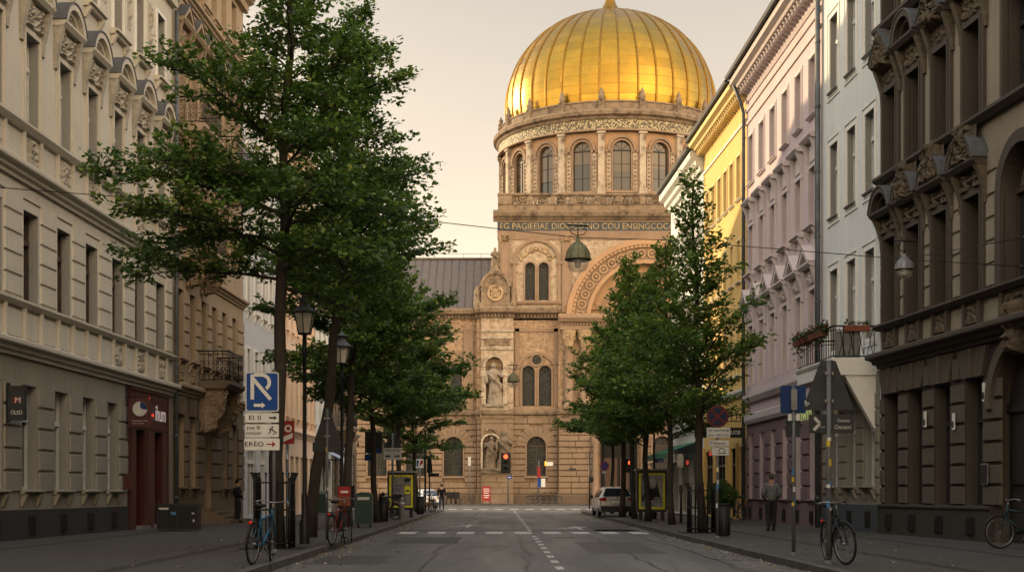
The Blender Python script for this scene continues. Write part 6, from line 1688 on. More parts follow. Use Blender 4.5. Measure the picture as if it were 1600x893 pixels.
# no stopping sign
d = 37; t = empty('no_stopping_sign', 'round red and blue no stopping sign with white plates on a pole', 'sign', at(1121, d), 0); s = d/F
pole(t, Z(634, d)-GZ, 0.036, stickers=6, seed=12)
mb = MB(); zc = Z(650.5, d)-GZ; r = 17.3*s
mb.ring(0, zc, 0, r, -0.05, -0.038, 0, 2*PI, 32, 2); mb.ring(0, zc, 0, r*0.985, -0.056, -0.052, 0, 2*PI, 32, 1); mb.ring(0, zc, 0, r*0.80, -0.060, -0.0565, 0, 2*PI, 32, 0)
for sg in (-1, 1):
    k = r*0.6; stroke(mb, [(-k, zc-sg*k), (k, zc+sg*k)], r*0.22, -0.061-0.0006*sg, 1)
mb.build('round_plate', [M['sign_blue_shaded'], M['sign_red_shaded'], M['sign_back']], t)
p = plate(t, 'text_plate', 1*s, Z(675.5, d)-GZ, 37*s, 16*s, 'sign_grey', r=0.008); lettering('Huk rauck Foerrge', 0.09, M['sign_black'], p, (1*s, -0.066, Z(671.5, d)-GZ), width=33*s); lettering('Boo  9:00 C/3y', 0.08, M['sign_black'], p, (1*s, -0.066, Z(679.5, d)-GZ), width=31*s)
p = plate(t, 'text_plate', 2*s, Z(692, d)-GZ, 31*s, 9.5*s, 'sign_grey', r=0.008); lettering('Dikaua', 0.09, M['sign_black'], p, (0, -0.066, Z(692, d)-GZ), width=22*s)
p = plate(t, 'text_plate', 4*s, Z(704.5, d)-GZ, 27*s, 13*s, 'sign_grey', r=0.03); mb = MB(); mb.ring(6*s, Z(704, d)-GZ, 0.06, 0.08, -0.066, -0.063, -0.6, PI+0.4, 14); stroke(mb, [(0, Z(707.5, d)-GZ), (13*s, Z(707.5, d)-GZ)], 0.02, -0.064); mb.build('pictogram', [M['sign_black']], p)
# red and white sign behind the parking sign
d = 33.2; t = empty('no_entry_sign', 'small red and white square sign half hidden behind the parking sign', 'sign', at(449, d), 0); s = d/F
pole(t, Z(657, d)-GZ, 0.034, stickers=6, seed=21); p = plate(t, 'sign_plate', 2*s, Z(675, d)-GZ, 19*s, 36*s, 'sign_red', y=-0.06, r=0.01)
mb = MB(); mb.ring(2*s, Z(669, d)-GZ, 0.045, 0.09, -0.068, -0.064, 0, 2*PI, 18); mb.prism([(-6*s, Z(690, d)-GZ), (9*s, Z(683, d)-GZ), (9*s, Z(676, d)-GZ), (-6*s, Z(682, d)-GZ)], -0.068, -0.064, 0); mb.build('sign_mark', [M['sign_white']], p)
# mid distance left signs
d = 60; t = empty('square_sign', 'dark backs of two square signs on one thin pole, left pavement', 'sign', at(583.5, d), 0); s = d/F
pole(t, Z(672, d)-GZ, 0.045); plate(t, 'sign_plate', 0, Z(691, d)-GZ, 27*s, 33*s, 'sign_back', y=0.05, r=0.02); plate(t, 'small_plate', 8*s, Z(704, d)-GZ, 6*s, 6*s, 'sign_blue', y=-0.06, r=0.01); plate(t, 'small_plate', -8*s, Z(714, d)-GZ, 11*s, 10*s, 'sign_blue', y=-0.06, r=0.01)
d = 62.5; t = empty('direction_sign', 'pale text board under a dark triangle on a pole before the advertising case', 'sign', at(613.5, d), 0); s = d/F
pole(t, Z(677, d)-GZ, 0.045); tri_back(t, 30*s, 22*s, Z(700, d)-GZ, y=0.05, top=0.1); p = plate(t, 'text_plate', 0, Z(708.5, d)-GZ, 28*s, 19*s, 'sign_grey', y=-0.07, r=0.01); lettering('ARKARSE', 0.16, M['sign_black'], p, (0, -0.076, Z(703, d)-GZ), width=23*s); arrow(p, 7*s, Z(712, d)-GZ, 9*s, 5*s, M['sign_black'], -0.074, 0.05); arrow(p, -7*s, Z(712, d)-GZ, 8*s, 5*s, M['sign_black'], -0.074, 0.07)
d = 84; t = empty('traffic_sign', 'small white blue and red square sign past the left advertising case', 'sign', at(656, d), 0); s = d/F
pole(t, Z(715, d)-GZ, 0.05); p = plate(t, 'sign_plate', 0, Z(723.5, d)-GZ, 12*s, 14*s, 'sign_white', y=-0.07, r=0.02); mb = MB(); zc = Z(723.5, d)-GZ; mb.prism([(-5*s, zc+5*s), (-1*s, zc+5*s), (-3.0*s, zc-5*s), (-5*s, zc-5*s)], -0.078, -0.074, 0); mb.prism([(1.5*s, zc+5*s), (5*s, zc+5*s), (5*s, zc+1*s), (-1*s, zc-5*s)], -0.078, -0.074, 1); mb.build('sign_mark', [M['sign_blue'], M['sign_red']], p)
d = 90; t = empty('pedestrian_signal', 'dark signal heads and finger board on a post near the left corner', 'traffic light', at(671, d), 0); s = d/F
pole(t, Z(712, d)-GZ, 0.05, 'black_metal'); mb = MB(); mb.prism([(-4*s, Z(738, d)-GZ), (5*s, Z(738, d)-GZ), (3*s, Z(716, d)-GZ), (-3*s, Z(716, d)-GZ)], -0.2, 0.15, 0); mb.box(-2*s, 15*s, -0.1, 0.02, Z(743, d)-GZ, Z(738.5, d)-GZ); mb.build('signal_head', [M['sign_black']], t)
# right: mid distance
d = 74; t = empty('no_parking_sign', 'round blue and red no parking sign above the parked white car', 'sign', at(944.5, d), 0); s = d/F
pole(t, Z(719, d)-GZ, 0.045); mb = MB(); zc = Z(727.5, d)-GZ; r = 7*s
mb.ring(0, zc, 0, r, -0.06, -0.045, 0, 2*PI, 24, 1); mb.ring(0, zc, 0, r*0.78, -0.066, -0.0615, 0, 2*PI, 24, 0); stroke(mb, [(-r*0.6, zc+r*0.6), (r*0.6, zc-r*0.6)], r*0.22, -0.067, 1); mb.build('round_plate', [M['sign_blue'], M['sign_red']], t); plate(t, 'text_plate', -1*s, Z(737, d)-GZ, 6*s, 4*s, 'sign_grey', y=-0.06, r=0.01)
d = 67; t = empty('direction_sign', 'small blue arrow sign and pink board just above the right advertising case', 'sign', at(1027, d), 0); s = d/F
pole(t, Z(716, d)-GZ, 0.03, 'sign_grey'); p = plate(t, 'arrow_plate', 3*s, Z(719, d)-GZ, 13*s, 6*s, 'sign_blue', r=0.01); arrow(p, 4*s, Z(719, d)-GZ, 7*s, 4*s, M['sign_white'], -0.064, 0.03); plate(t, 'text_plate', -6*s, Z(726, d)-GZ, 10*s, 8*s, 'pink_trim', r=0.01)
d = 54; t = empty('post', 'short dark post with a cap beside the tree trunk, right pavement', 'post', at(1064, d), 0); pole(t, Z(760, d)-GZ, 0.05, 'black_metal')
mb = MB(); mb.box(-0.06, 0.06, -0.05, 0.05, Z(770, d)-GZ, Z(757, d)-GZ); mb.build('cap', [M['black_metal']], t)
d = 100; t = empty('post', 'tall slim sign post with small dark box left of the white car', 'post', at(921, d), 0); s = d/F; pole(t, Z(705, d)-GZ, 0.05, 'black_metal'); mb = MB(); mb.box(-0.05, 0.28, -0.12, 0.05, Z(752, d)-GZ, Z(745, d)-GZ); mb.build('box', [M['black_metal']], t)
d = 69; t = empty('bollard', 'pale grey metal bollard in front of the left advertising case', 'bollard', at(628, 60), 0); mb = MB(); mb.lathe([(0.12, 0), (0.12, 0.85), (0.1, 0.95), (0.001, 0.98)], 12); mb.build('post', [M['zinc']], t); mb = MB(); mb.lathe([(0.123, 0.7), (0.123, 0.78)], 12); mb.build('band', [M['sign_white']], t)

# ---- lantern street lamps
def lamp_parts(ph):
    mb = MB(); mb.lathe([(0.12, 0), (0.12, 0.45), (0.08, 0.6), (0.07, 1.1), (0.05, 1.2), (0.042, ph-0.5), (0.08, ph-0.45), (0.05, ph-0.3), (0.05, ph), (0.14, ph+0.02)], 12, 0)
    a = mb.mesh('post', [M['black_metal']])
    return a
mb = MB(); n = 6
for k in range(n):
    a0 = 2*PI*k/n+0.26
    mb.tube([(0.19*math.cos(a0), 0.19*math.sin(a0), 0.03), (0.31*math.cos(a0), 0.31*math.sin(a0), 0.62)], 0.016, 5)
mb.lathe([(0.21, 0.0), (0.21, 0.04), (0.12, 0.05)], 6, 0, a0=0.26, a1=0.26+2*PI, smooth=False)
cage = mb.mesh('lantern_frame', [M['black_metal']])
mb = MB(); mb.lathe([(0.18, 0.045), (0.295, 0.62)], 6, 0, a0=0.26, a1=0.26+2*PI, smooth=False); lglass = mb.mesh('lantern_glass', [M['lamp_glass']])
mb = MB(); mb.lathe([(0.30, 0.60), (0.39, 0.62), (0.38, 0.66), (0.24, 0.76), (0.16, 0.86), (0.15, 0.98), (0.23, 1.0), (0.20, 1.05), (0.08, 1.1), (0.05, 1.16), (0.001, 1.2)], 12, 0); cap = mb.mesh('lantern_cap', [M['slate']])
lpost = {}
def lamp(px, d, ph, label, sc=1.0):
    sc = {33: 0.8, 44: 0.85}.get(d, sc)
    t = empty('street_lamp', label, 'street lamp', at(px, d), 0.2, 'old lantern lamps along the pavements')
    if ph not in lpost: lpost[ph] = lamp_parts(ph)
    inst('post', lpost[ph], t)
    l = inst('lantern_frame', cage, t, (0, 0, ph), (0, 0, 0), (sc, sc, sc)); inst('lantern_glass', lglass, l); inst('lantern_cap', cap, l)
lamp(476, 33, 4.85, 'lantern street lamp nearest to the camera, over the parking sign')
lamp(534, 44, 5.15, 'lantern street lamp above the red delivery box, second on the left')
lamp(613, 73, 5.9, 'lantern street lamp among leaves above the left advertising case')
lamp(650, 93, 5.8, 'farthest lantern street lamp on the left side of the road')
lamp(1022, 62.5, 4.7, 'lantern street lamp above the right advertising case', 0.6)
lamp(974, 69, 4.75, 'lantern street lamp above the parked white car', 0.6)
lamp(943, 84, 4.6, 'farthest lantern street lamp on the right side of the road', 0.6)
d = 88; t = empty('bracket_lamp', 'wall type lantern on a curved arm of a post near the left corner', 'street lamp', at(664.5, d), 0); s = d/F
mb = MB(); mb.tube([(0, 0, 0), (0, 0, Z(672, d)-GZ)], 0.06, 8); mb.tube([(0, 0, Z(702, d)-GZ), (0.1, 0, Z(694, d)-GZ), (9*s, 0, Z(689, d)-GZ)], 0.035, 6); mb.build('post', [M['black_metal']], t)
l = inst('lantern_frame', cage, t, (9.5*s, 0, Z(687, d)-GZ), (0, 0, 0), (0.75, 0.75, 0.75)); inst('lantern_glass', lglass, l); inst('lantern_cap', cap, l)

# ---- lamps hung on span wires
def hung_lamp(loc, dia, label, green=True):
    t = empty('hanging_lamp', label, 'hanging lamp', loc, 0.3); r = dia/2
    mb = MB(); mb.lathe([(r, 0), (r*1.03, 0.02), (r*0.96, 0.05), (r*0.86, 0.2*dia/0.64), (r*0.62, 0.32*dia/0.64), (r*0.3, 0.40*dia/0.64), (0.06, 0.43*dia/0.64), (0.05, 0.52*dia/0.64), (0.001, 0.53*dia/0.64)], 24, 0)
    for k in range(10):
        a = 2*PI*k/10; mb.tube([(r*0.97*math.cos(a), r*0.97*math.sin(a), 0.05), (r*0.88*math.cos(a), r*0.88*math.sin(a), 0.2*dia/0.64), (r*0.63*math.cos(a), r*0.63*math.sin(a), 0.325*dia/0.64), (0.08*math.cos(a), 0.08*math.sin(a), 0.43*dia/0.64)], 0.007, 4)
    mb.build('shade', [M['lamp_green'] if green else M['zinc']], t)
    mb = MB(); mb.lathe([(r*0.82, -0.01), (r*0.80, -0.14*dia/0.64), (r*0.62, -0.25*dia/0.64), (r*0.3, -0.29*dia/0.64), (0.001, -0.3*dia/0.64)], 20, 0); mb.build('glass_bowl', [M['bowl_glass']], t)
    mb = MB(); mb.lathe([(r*0.84, -0.02), (r*0.84, 0.01)], 20, 0); mb.lathe([(0.07, -0.18*dia/0.64), (0.08, -0.05), (0.05, 0.0)], 10, 1); mb.build('lamp_rim', [M['black_metal'], M['lamp_glass']], t)
    h = 0.53*dia/0.64; mb = MB(); mb.tube([(0, 0, h-0.02), (0, 0, h+0.3)], 0.014, 6); mb.tube([(-0.28, 0, h+0.3), (0.28, 0, h+0.3)], 0.022, 6)
    for sx in (-1, 1): mb.tube([(0, 0, h+0.05), (sx*0.16, 0, h+0.10), (sx*0.22, 0, h+0.2), (sx*0.1, 0, h+0.24)], 0.012, 5)
    mb.build('hanger', [M['black_metal']], t)
    return t
def bowl_mat():
    N = NT('clear_bowl_glass'); tr = N.n('ShaderNodeBsdfTransparent'); gl = N.n('ShaderNodeBsdfPrincipled'); gl.inputs['Base Color'].default_value = (0.45, 0.43, 0.40, 1); gl.inputs['Roughness'].default_value = 0.08
    ms = N.n('ShaderNodeMixShader'); ms.inputs[0].default_value = 0.32; N.l(tr.outputs[0], ms.inputs[1]); N.l(gl.outputs[0], ms.inputs[2])
    o = N.n('ShaderNodeOutputMaterial'); N.l(ms.outputs[0], o.inputs['Surface']); return N.mat
M['bowl_glass'] = bowl_mat()
D0 = 34.2
hung_lamp((X(903, D0), D0, Z(406, D0)), 0.64, 'green domed lamp hanging on the wire before the church')
hung_lamp((X(802, 71), 71, Z(596, 71)), 0.64, 'small pale green lamp hanging in front of the twin church windows')
hung_lamp((X(1413, 33.6), 33.6, Z(421, 33.6)), 0.45, 'grey glass lamp hanging on the wire beside the brown house', False)
def wire(pts, label, r=0.011):
    mb = MB(); mb.tube(pts, r, 5); 
    for p in (pts[0], pts[-1]): mb.ball(p, 0.05, 6)
    o = mb.build('span_wire', [M['black_metal']]); tag(o, label, 'wire')
w1 = [(px, py, dd) for px, py, dd in ((-3, 293, 34.4), (290, 315, 34.3), (690, 347.5, 34.2), (903, 371, 34.2), (1030, 374.5, 34), (1200, 387.5, 33.8), (1413, 405, 33.6), (1597, 416.5, 32.45))]
wire([(X(a, c), c, Z(b_, c)) for a, b_, c in w1], 'long thin wire across the street carrying the green lamp')
wire([(X(1413, 33.6), 33.6, Z(404.5, 33.6)), (X(1600, 32.2), 32.2, Z(371, 32.2))], 'short thin wire from the grey lamp up to the brown house')
wire([(-10.95, 71, 8.3), (X(802, 71), 71, Z(576, 71)), (10.4, 71, 8.4)], 'thin wire across the street carrying the small far lamp')

# ---- tree guards
def guard(px, d, label, w=0.8, h=1.55):
    t = empty('tree_guard', label, 'tree guard', at(px, d), 0)
    mb = MB(); a = w/2
    for z in (0.12, h*0.55, h-0.1):
        mb.tube([(-a, -a, z), (a, -a, z), (a, a, z), (-a, a, z), (-a, -a, z)], 0.016, 5, 0, False)
    mb.split('rail', [M['iron']], t)
    mb = MB(); n = 6
    for k in range(n+1):
        o_ = -a+w*k/n
        for (x, y) in ((o_, -a), (o_, a), (-a, o_), (a, o_)):
            dx = 0.06*(1 if x > 0 else -1) if abs(abs(x)-a) < 1e-6 else 0; dy = 0.06*(1 if y > 0 else -1) if abs(abs(y)-a) < 1e-6 else 0
            mb.tube([(x, y, 0), (x, y, h-0.08), (x+dx, y+dy, h+0.1)], 0.012, 4)
            mb.ball((x+dx, y+dy, h+0.1), 0.022, 5)
    mb.build('bars', [M['iron']], t)
    for sx in (-1, 1):
        for sy in (-1, 1):
            mb = MB(); mb.tube([(sx*a, sy*a, 0), (sx*a, sy*a, h)], 0.026, 6); mb.build('corner_post', [M['iron']], t)
    mb = MB(); mb.box(-a-0.3, a+0.3, -a-0.3, a+0.3, 0.0, 0.012, 0)
    mb.build('grating', [M['void']], t)
guard(429, 30.4, 'black iron tree guard around the largest tree behind the blue bicycle', 0.74, 1.5)
guard(1096, 42.0, 'black iron tree guard around the slender tree on the right', 0.72, 1.35)

# ---- boxes, bins
def curved_box(label, cat, name, px, d, w, h, dep, mat, rz=0):
    t = empty(name, label, cat, at(px, d), rz)
    mb = MB(); a = w/2; pts = [(-a, 0.12), (a, 0.12), (a, h-0.12)]+[(a*math.cos(q), h-0.12+0.12*math.sin(q)) for q in [PI*k/10 for k in range(1, 10)]]+[(-a, h-0.12)]
    mb.prism(pts, -dep/2, dep/2, 0); mb.build('body', [M[mat]], t)
    mb = MB(); mb.box(-a*0.7, a*0.7, -dep/2-0.02, -dep/2+0.01, h*0.78, h*0.86); mb.build('slot', [M['sign_grey']], t)
    mb = MB(); mb.box(-a*0.85, a*0.85, -dep/2-0.012, -dep/2+0.01, h*0.2, h*0.70); mb.build('door', [M[mat]], t)
    for sx in (-1, 1): mb = MB(); mb.tube([(sx*a*0.7, 0, 0), (sx*a*0.7, 0, 0.14)], 0.035, 6); mb.build('leg', [M['black_metal']], t)
    return t
curved_box('dark green round topped mailbox on the left pavement', 'mailbox', 'mailbox', 569, 48.5, 0.58, 1.2, 0.5, 'bin_green')
t = empty('waste_container', 'green rectangular bin by the striped awning, behind the leaning tree', 'bin', at(498, 76), 0); mb = MB(); mb.box(-0.42, 0.42, -0.35, 0.35, 0.1, 1.05); mb.build('body', [M['bin_green']], t)
mb = MB(); mb.extr([(-0.38, 1.05), (-0.38, 1.1), (0.2, 1.25), (0.38, 1.22), (0.38, 1.05)], -0.44, 0.44); mb.build('lid', [M['bin_green']], t)
for sx in (-1, 1): mb = MB(); mb.torus((sx*0.38, 0.25, 0.09), 0.06, 0.03, 'x', 12, 6); mb.build('wheel', [M['rubber']], t)
def round_bin(px, d, r, h, label, full=False):
    t = empty('litter_bin', label, 'litter bin', at(px, d), 0)
    mb = MB(); mb.lathe([(r*0.9, 0.02), (r, 0.05), (r, h-0.06), (r*0.9, h-0.06), (r*0.88, h-0.2)], 16, 0)
    for k in range(16): a = 2*PI*k/16; mb.tube([(r*1.02*math.cos(a), r*1.02*math.sin(a), 0.06), (r*1.02*math.cos(a), r*1.02*math.sin(a), h-0.1)], 0.008, 4)
    mb.build('body', [M['black_metal']], t); mb = MB(); mb.torus((0, 0, h-0.05), r, 0.02, 'z', 20, 6); mb.build('rim', [M['black_metal']], t)
    mb = MB(); mb.lathe([(r*0.86, h-0.2), (r*0.3, h-0.16), (0.001, h-0.15)], 12); mb.build('liner', [M['void']], t)
    if full:
        rng = random.Random(2); mb = MB()
        for k in range(9): mb.ball((rng.uniform(-r, r)*0.7, rng.uniform(-r, r)*0.7, h+rng.uniform(-0.03, 0.1)), rng.uniform(0.04, 0.09), 5, k % 2)
        o = mb.build('rubbish', [M['sign_grey'], M['sign_black']]); o.location = at(px, d); tag(o, 'heap of pale and dark rubbish on the overfull bin', 'rubbish')
round_bin(1131, 38.3, 0.16, 0.92, 'black round litter bin beside the no stopping pole'); round_bin(599, 57, 0.19, 1.05, 'black overfull litter bin on the left pavement', True); round_bin(656.5, 76, 0.2, 1.0, 'black litter bin right of the left advertising case')
d = 43.9; t = empty('street_cabinet', 'low black utility cabinet against the tan house, covered with stickers', 'cabinet', (-9.95, d+0.3, GZ), R(1.5))
mb = MB(); mb.box(-0.62, 0.62, -0.35, 0.35, 0.04, 0.78); mb.build('body', [M['black_metal']], t); mb = MB(); mb.box(-0.65, 0.65, -0.38, 0.38, 0.78, 0.84); mb.build('lid', [M['black_metal']], t)
for x0 in (-0.6, 0.02): mb = MB(); mb.box(x0, x0+0.58, -0.365, -0.345, 0.1, 0.74); mb.build('door', [M['sign_black']], t)
for (x, z, w, h, m) in ((-0.1, 0.5, 0.16, 0.09, 'st_b'), (0.5, 0.52, 0.08, 0.05, 'st_w'), (-0.4, 0.66, 0.3, 0.06, 'st_w'), (0.52, 0.28, 0.05, 0.08, 'st_w')): mb = MB(); mb.box(x-w/2, x+w/2, -0.37, -0.364, z, z+h); mb.build('sticker', [M[m]], t)

# ---- advertising cases
def poster_mat(seed, tones):
    N = NT('poster_%d' % seed); v = coords(N, (1.6, 1, 1.3)); a = noise_tex(N, v, 1.6, 5, 0.6)
    col = ramp(N, a, [(0.3, tones[0]), (0.5, tones[1]), (0.68, tones[2])])
    return finish(N, col, 0.2, 0, None, spec=0.6)
M['poster_a'] = poster_mat(1, [(0.03, 0.04, 0.05), (0.10, 0.12, 0.14), (0.22, 0.24, 0.25)]); M['poster_b'] = poster_mat(2, [(0.02, 0.022, 0.02), (0.035, 0.04, 0.038), (0.09, 0.09, 0.08)])
def ad_case(px, d, label, which):
    t = empty('advertising_case', label, 'advertising case', at(px, d), 0); w, h = 1.28, 2.1; a = w/2
    mb = MB(); mb.box(-a, a, -0.14, 0.14, 0.36, h); mb.build('body', [M['black_metal']], t)
    mb = MB(); mb.prism([(-a-0.1, h), (a+0.1, h), (a+0.05, h+0.08), (-a-0.05, h+0.08)], -0.25, 0.25); mb.build('roof', [M['zinc']], t)
    mb = MB(); z0, z1 = 0.48, h-0.1; f = 0.09; b_ = a-0.09
    mb.box(-b_, b_, -0.165, -0.135, z1-f, z1); mb.box(-b_, b_, -0.165, -0.135, z0, z0+f); mb.box(-b_, -b_+f, -0.165, -0.135, z0+f, z1-f); mb.box(b_-f, b_, -0.165, -0.135, z0+f, z1-f); mb.build('yellow_frame', [M['yellow_frame']], t)
    mb = MB(); mb.quad((-b_+f, -0.146, z0+f), (b_-f, -0.146, z0+f), (b_-f, -0.146, z1-f), (-b_+f, -0.146, z1-f)); po = mb.build('poster', [M['poster_a' if which == 0 else 'poster_b']], t)
    mb = MB()
    if which == 0:
        mb.prism([(-0.4, 0.95), (-0.3, 1.2), (-0.1, 1.35), (0.15, 1.36), (0.32, 1.15), (0.36, 0.9), (-0.4, 0.82)], -0.153, -0.149, 0); mb.prism([(0.1, 1.3), (0.2, 1.62), (0.36, 1.0), (0.2, 0.95)], -0.156, -0.1535, 0)
        for x in (-0.2, 0.2): mb.ring(x, 0.88, 0.05, 0.12, -0.158, -0.155, 0, 2*PI, 16, 1)
        mb.build('printed_car', [M['sign_black'], M['zinc']], po); lettering('Oparis', 0.13, M['sign_blue'], po, (0.02, -0.149, 1.83))
    else:
        for (x, z, w_, h_, m) in ((-0.15, 1.35, 0.42, 0.5, 1), (-0.15, 0.95, 0.42, 0.3, 0), (0.3, 1.3, 0.26, 0.36, 2), (0.32, 0.8, 0.2, 0.42, 1), (0.3, 1.75, 0.28, 0.16, 0)): mb.box(x-w_/2, x+w_/2, -0.153, -0.149, z-h_/2, z+h_/2, m)
        for k in range(5): mb.box(-0.32, 0.02, -0.157, -0.154, 1.2+k*0.08, 1.225+k*0.08, 3)
        mb.box(0.22, 0.38, -0.157, -0.154, 1.22, 1.3, 3); mb.build('notice', [M['sign_black'], M['zinc'], M['yellow_frame'], M['sign_black']], po); lettering('ALNE', 0.1, M['sign_black'], po, (-0.1, -0.166, z1-f/2), width=0.35)
    for sx in (-1, 1): mb = MB(); mb.box(sx*a*0.72-0.08, sx*a*0.72+0.08, -0.1, 0.1, 0, 0.36); mb.build('leg', [M['black_metal']], t)
    return t
ad_case(1018, 60, 'yellow framed advertising case with a car poster, right pavement', 0); ad_case(627, 66.6, 'yellow framed advertising case with grey notices, left pavement', 1)

# ---- signs fixed on houses
t = empty('hanging_sign', 'dark box sign with red letters projecting from the cream house', 'sign', (L1.x(34.9)+0.1, 34.9, 3.5), 0)
mb = MB(); mb.box(0.02, 0.42, -0.1, 0.1, -0.42, 0.42); mb.build('sign_box', [M['sign_back']], t); mb = MB(); mb.box(-0.15, 0.04, -0.025, 0.025, -0.46, 0.5); mb.build('bracket', [M['iron']], t)
for k, (m, dx) in enumerate((('st_r', 0.0), ('st_w', 0.035))): lettering('M', 0.2, M[m], t, (0.23+dx, -0.104-0.003*k, 0.06))
lettering('ÖLSO', 0.14, M['sign_white'], t, (0.23, -0.104, -0.24), width=0.28)
d = 44.9; t = empty('hanging_sign', 'maroon shop sign with a grey disc hanging by the maroon shop front', 'sign', (L1.x(d)+0.02, d, 3.82), R(3)); s = d/F
mb = MB(); mb.box(0.1, 0.80, -0.04, 0.04, -0.45, 0.45); mb.build('sign_board', [M['maroon']], t); mb = MB(); mb.tube([(-0.05, 0, 0.5), (0.8, 0, 0.5)], 0.018, 6); mb.tube([(0.03, 0, -0.8), (0.03, 0, 0.85)], 0.025, 6); mb.build('bracket', [M['iron']], t)
mb = MB(); mb.ring(0.45, 0.12, 0, 0.23, -0.046, -0.042, 0, 2*PI, 28, 0); mb.ring(0.45, 0.12, 0, 0.225, -0.05, -0.0465, -0.1, 1.5, 12, 1); mb.ring(0.42, 0.08, 0, 0.1, -0.053, -0.0505, 0, 2*PI, 16, 0); mb.build('disc_mark', [M['sign_grey'], M['sign_blue_dk']], t)
lettering('UNICHUSSIND UPPEN', 0.06, M['sign_grey'], t, (0.45, -0.044, -0.26), width=0.5); lettering('ANCH. AMTIN.', 0.05, M['sign_grey'], t, (0.4, -0.044, -0.34), width=0.36)
mb = MB(); mb.box(0, 0.25, -0.08, 0.08, -0.2, 0.28); o = mb.build('wall_box', [M['maroon']], None, (L1.x(44.6)+0.03, 44.6, 1.6)); tag(o, 'small maroon box on the wall beside the maroon shop front', 'wall box')
d = 58; t = empty('hanging_sign', 'black shop sign with white letters on the yellow house', 'sign', (R4.x(62.0)-0.05, 61.9, 0), 0); s = 62/F
xr = R4.x(62)-0.05; zc = Z(675.5, 62); mb = MB(); mb.box(-2.1, 0.05, -0.05, 0.05, zc-0.22, zc+0.22); mb.build('sign_board', [M['sign_black']], t); lettering('CIUOB', 0.24, M['sign_white'], t, (-0.42, -0.054, zc), width=0.6)
mb = MB(); zt_ = Z(648, 62); 
for z in (zt_, zt_-0.28): mb.tube([(-1.4, 0, z), (0.05, 0, z)], 0.02, 5)
mb.tube([(-1.4, 0, zt_-0.28), (-1.4, 0, zt_)], 0.02, 5); mb.tube([(-0.5, 0, zt_-0.28), (-0.5, 0, zt_)], 0.02, 5); mb.tube([(-0.9, 0, zt_-0.28), (-0.6, 0, zt_)], 0.02, 5); mb.build('scroll_bracket', [M['iron']], t); lettering('H', 0.36, M['iron'], t, (-0.2, -0.03, zt_-0.12), depth=0.015)
mb = MB(); o = empty('hanging_sign', 'small blue and white letter sign on the brown corner house', 'sign', (L6.x(89)+0.05, 89, Z(702, 89)), 0); mb.box(0, 1.0, -0.06, 0.06, -0.22, 0.22); mb.build('sign_board', [M['sign_blue_dk']], o); lettering('OQ', 0.36, M['sign_white'], o, (0.4, -0.065, 0)); 

# ---- traffic lights
M['red_glow'] = emit('red_lamp', (1.0, 0.10, 0.03), 2.6); M['red_soft'] = emit('red_shop_lamp', (1.0, 0.12, 0.07), 0.3); M['amber_glow'] = emit('amber_lamp', (1.0, 0.45, 0.05), 1.5)
def traffic_light(px, d, py_top, scale, label, lamp_py, hx=0.0, h_=1.0, post_top=None):
    t = empty('traffic_light', label, 'traffic light', at(px, d), 0); s = d/F; zt = Z(py_top, d)-GZ; w = 0.30*scale; hh = h_*scale
    pole(t, (post_top or zt), 0.055*scale**0.5, 'pole_grey')
    mb = MB(); mb.box(hx-w/2, hx+w/2, -0.35*scale, -0.1, zt-hh, zt); mb.prism([(hx-w*0.85, zt-hh-0.08), (hx+w*0.85, zt-hh-0.08), (hx+w*0.85, zt+0.08), (hx-w*0.85, zt+0.08)], -0.1, -0.06); mb.build('signal_head', [M['sign_black']], t)
    n = 3 if h_ > 0.7 else 2
    for k in range(n):
        z = zt-hh*(k+0.5)/n
        mb = MB(); mb.ring(hx, z, 0, w*0.40, -0.355*scale-0.006, -0.355*scale, 0, 2*PI, 16); mb.build('signal_lens', [M['red_glow'] if k == 0 else M['void']], t)
        mb = MB(); mb.ring(hx, z, w*0.41, w*0.47, -0.35*scale-0.18*scale, -0.345*scale, 0.0, PI, 10); mb.build('visor', [M['sign_black']], t)
traffic_light(794, 144.5, 708, 1.9, 'red traffic light on a thin mast in front of the church niche', 715, -0.25)
d = 144.5; t = empty('street_name_sign', 'small blue square sign low on the red traffic light mast', 'sign', (X(796, d), d-0.12, Z(745, d)), 0); mb = MB(); mb.box(-0.22, 0.22, -0.03, 0, -0.18, 0.18); mb.build('sign_plate', [M['sign_blue']], t); mb = MB(); mb.box(-0.12, 0.12, -0.04, -0.032, -0.05, 0.05); mb.build('sign_mark', [M['sign_white']], t)
traffic_light(984, 78, 718, 1.0, 'red traffic light on a post behind the parked white car', 724, 0, 0.6)
d = 76; 
for (px, py, lab) in ((1074, 722, 'red glowing shop sign under the green awning'), (1110, 708, 'red figure shaped light by the yellow house')):
    t = empty('shop_light', lab, 'shop light', (X(px, 70.5), 70.5, Z(py, 70.5)), 0); mb = MB(); mb.box(-0.06, 0.06, -0.05, 0.05, -0.11, 0.11); mb.build('lamp_face', [M['red_soft']], t); mb = MB(); mb.box(-0.1, 0.1, 0.05, 0.09, -0.17, 0.17); mb.tube([(0, 0.07, 0.2), (0, 0.07, 0.6)], 0.02, 5); mb.build('bracket', [M['iron']], t)
mb = MB(); mb.prism(rounded(0.3, 0.7, 0.12), -0.06, 0.06); o = mb.build('sign_disc', [M['sign_white']], None, (X(1063, 71), 71, Z(719, 71))); tag(o, 'white rounded shop sign beside the green awning', 'sign')
t = empty('guide_sign', 'white finger sign with an amber lamp in front of the church window', 'sign', at(842, 144.2), 0); d = 144.2; s = d/F
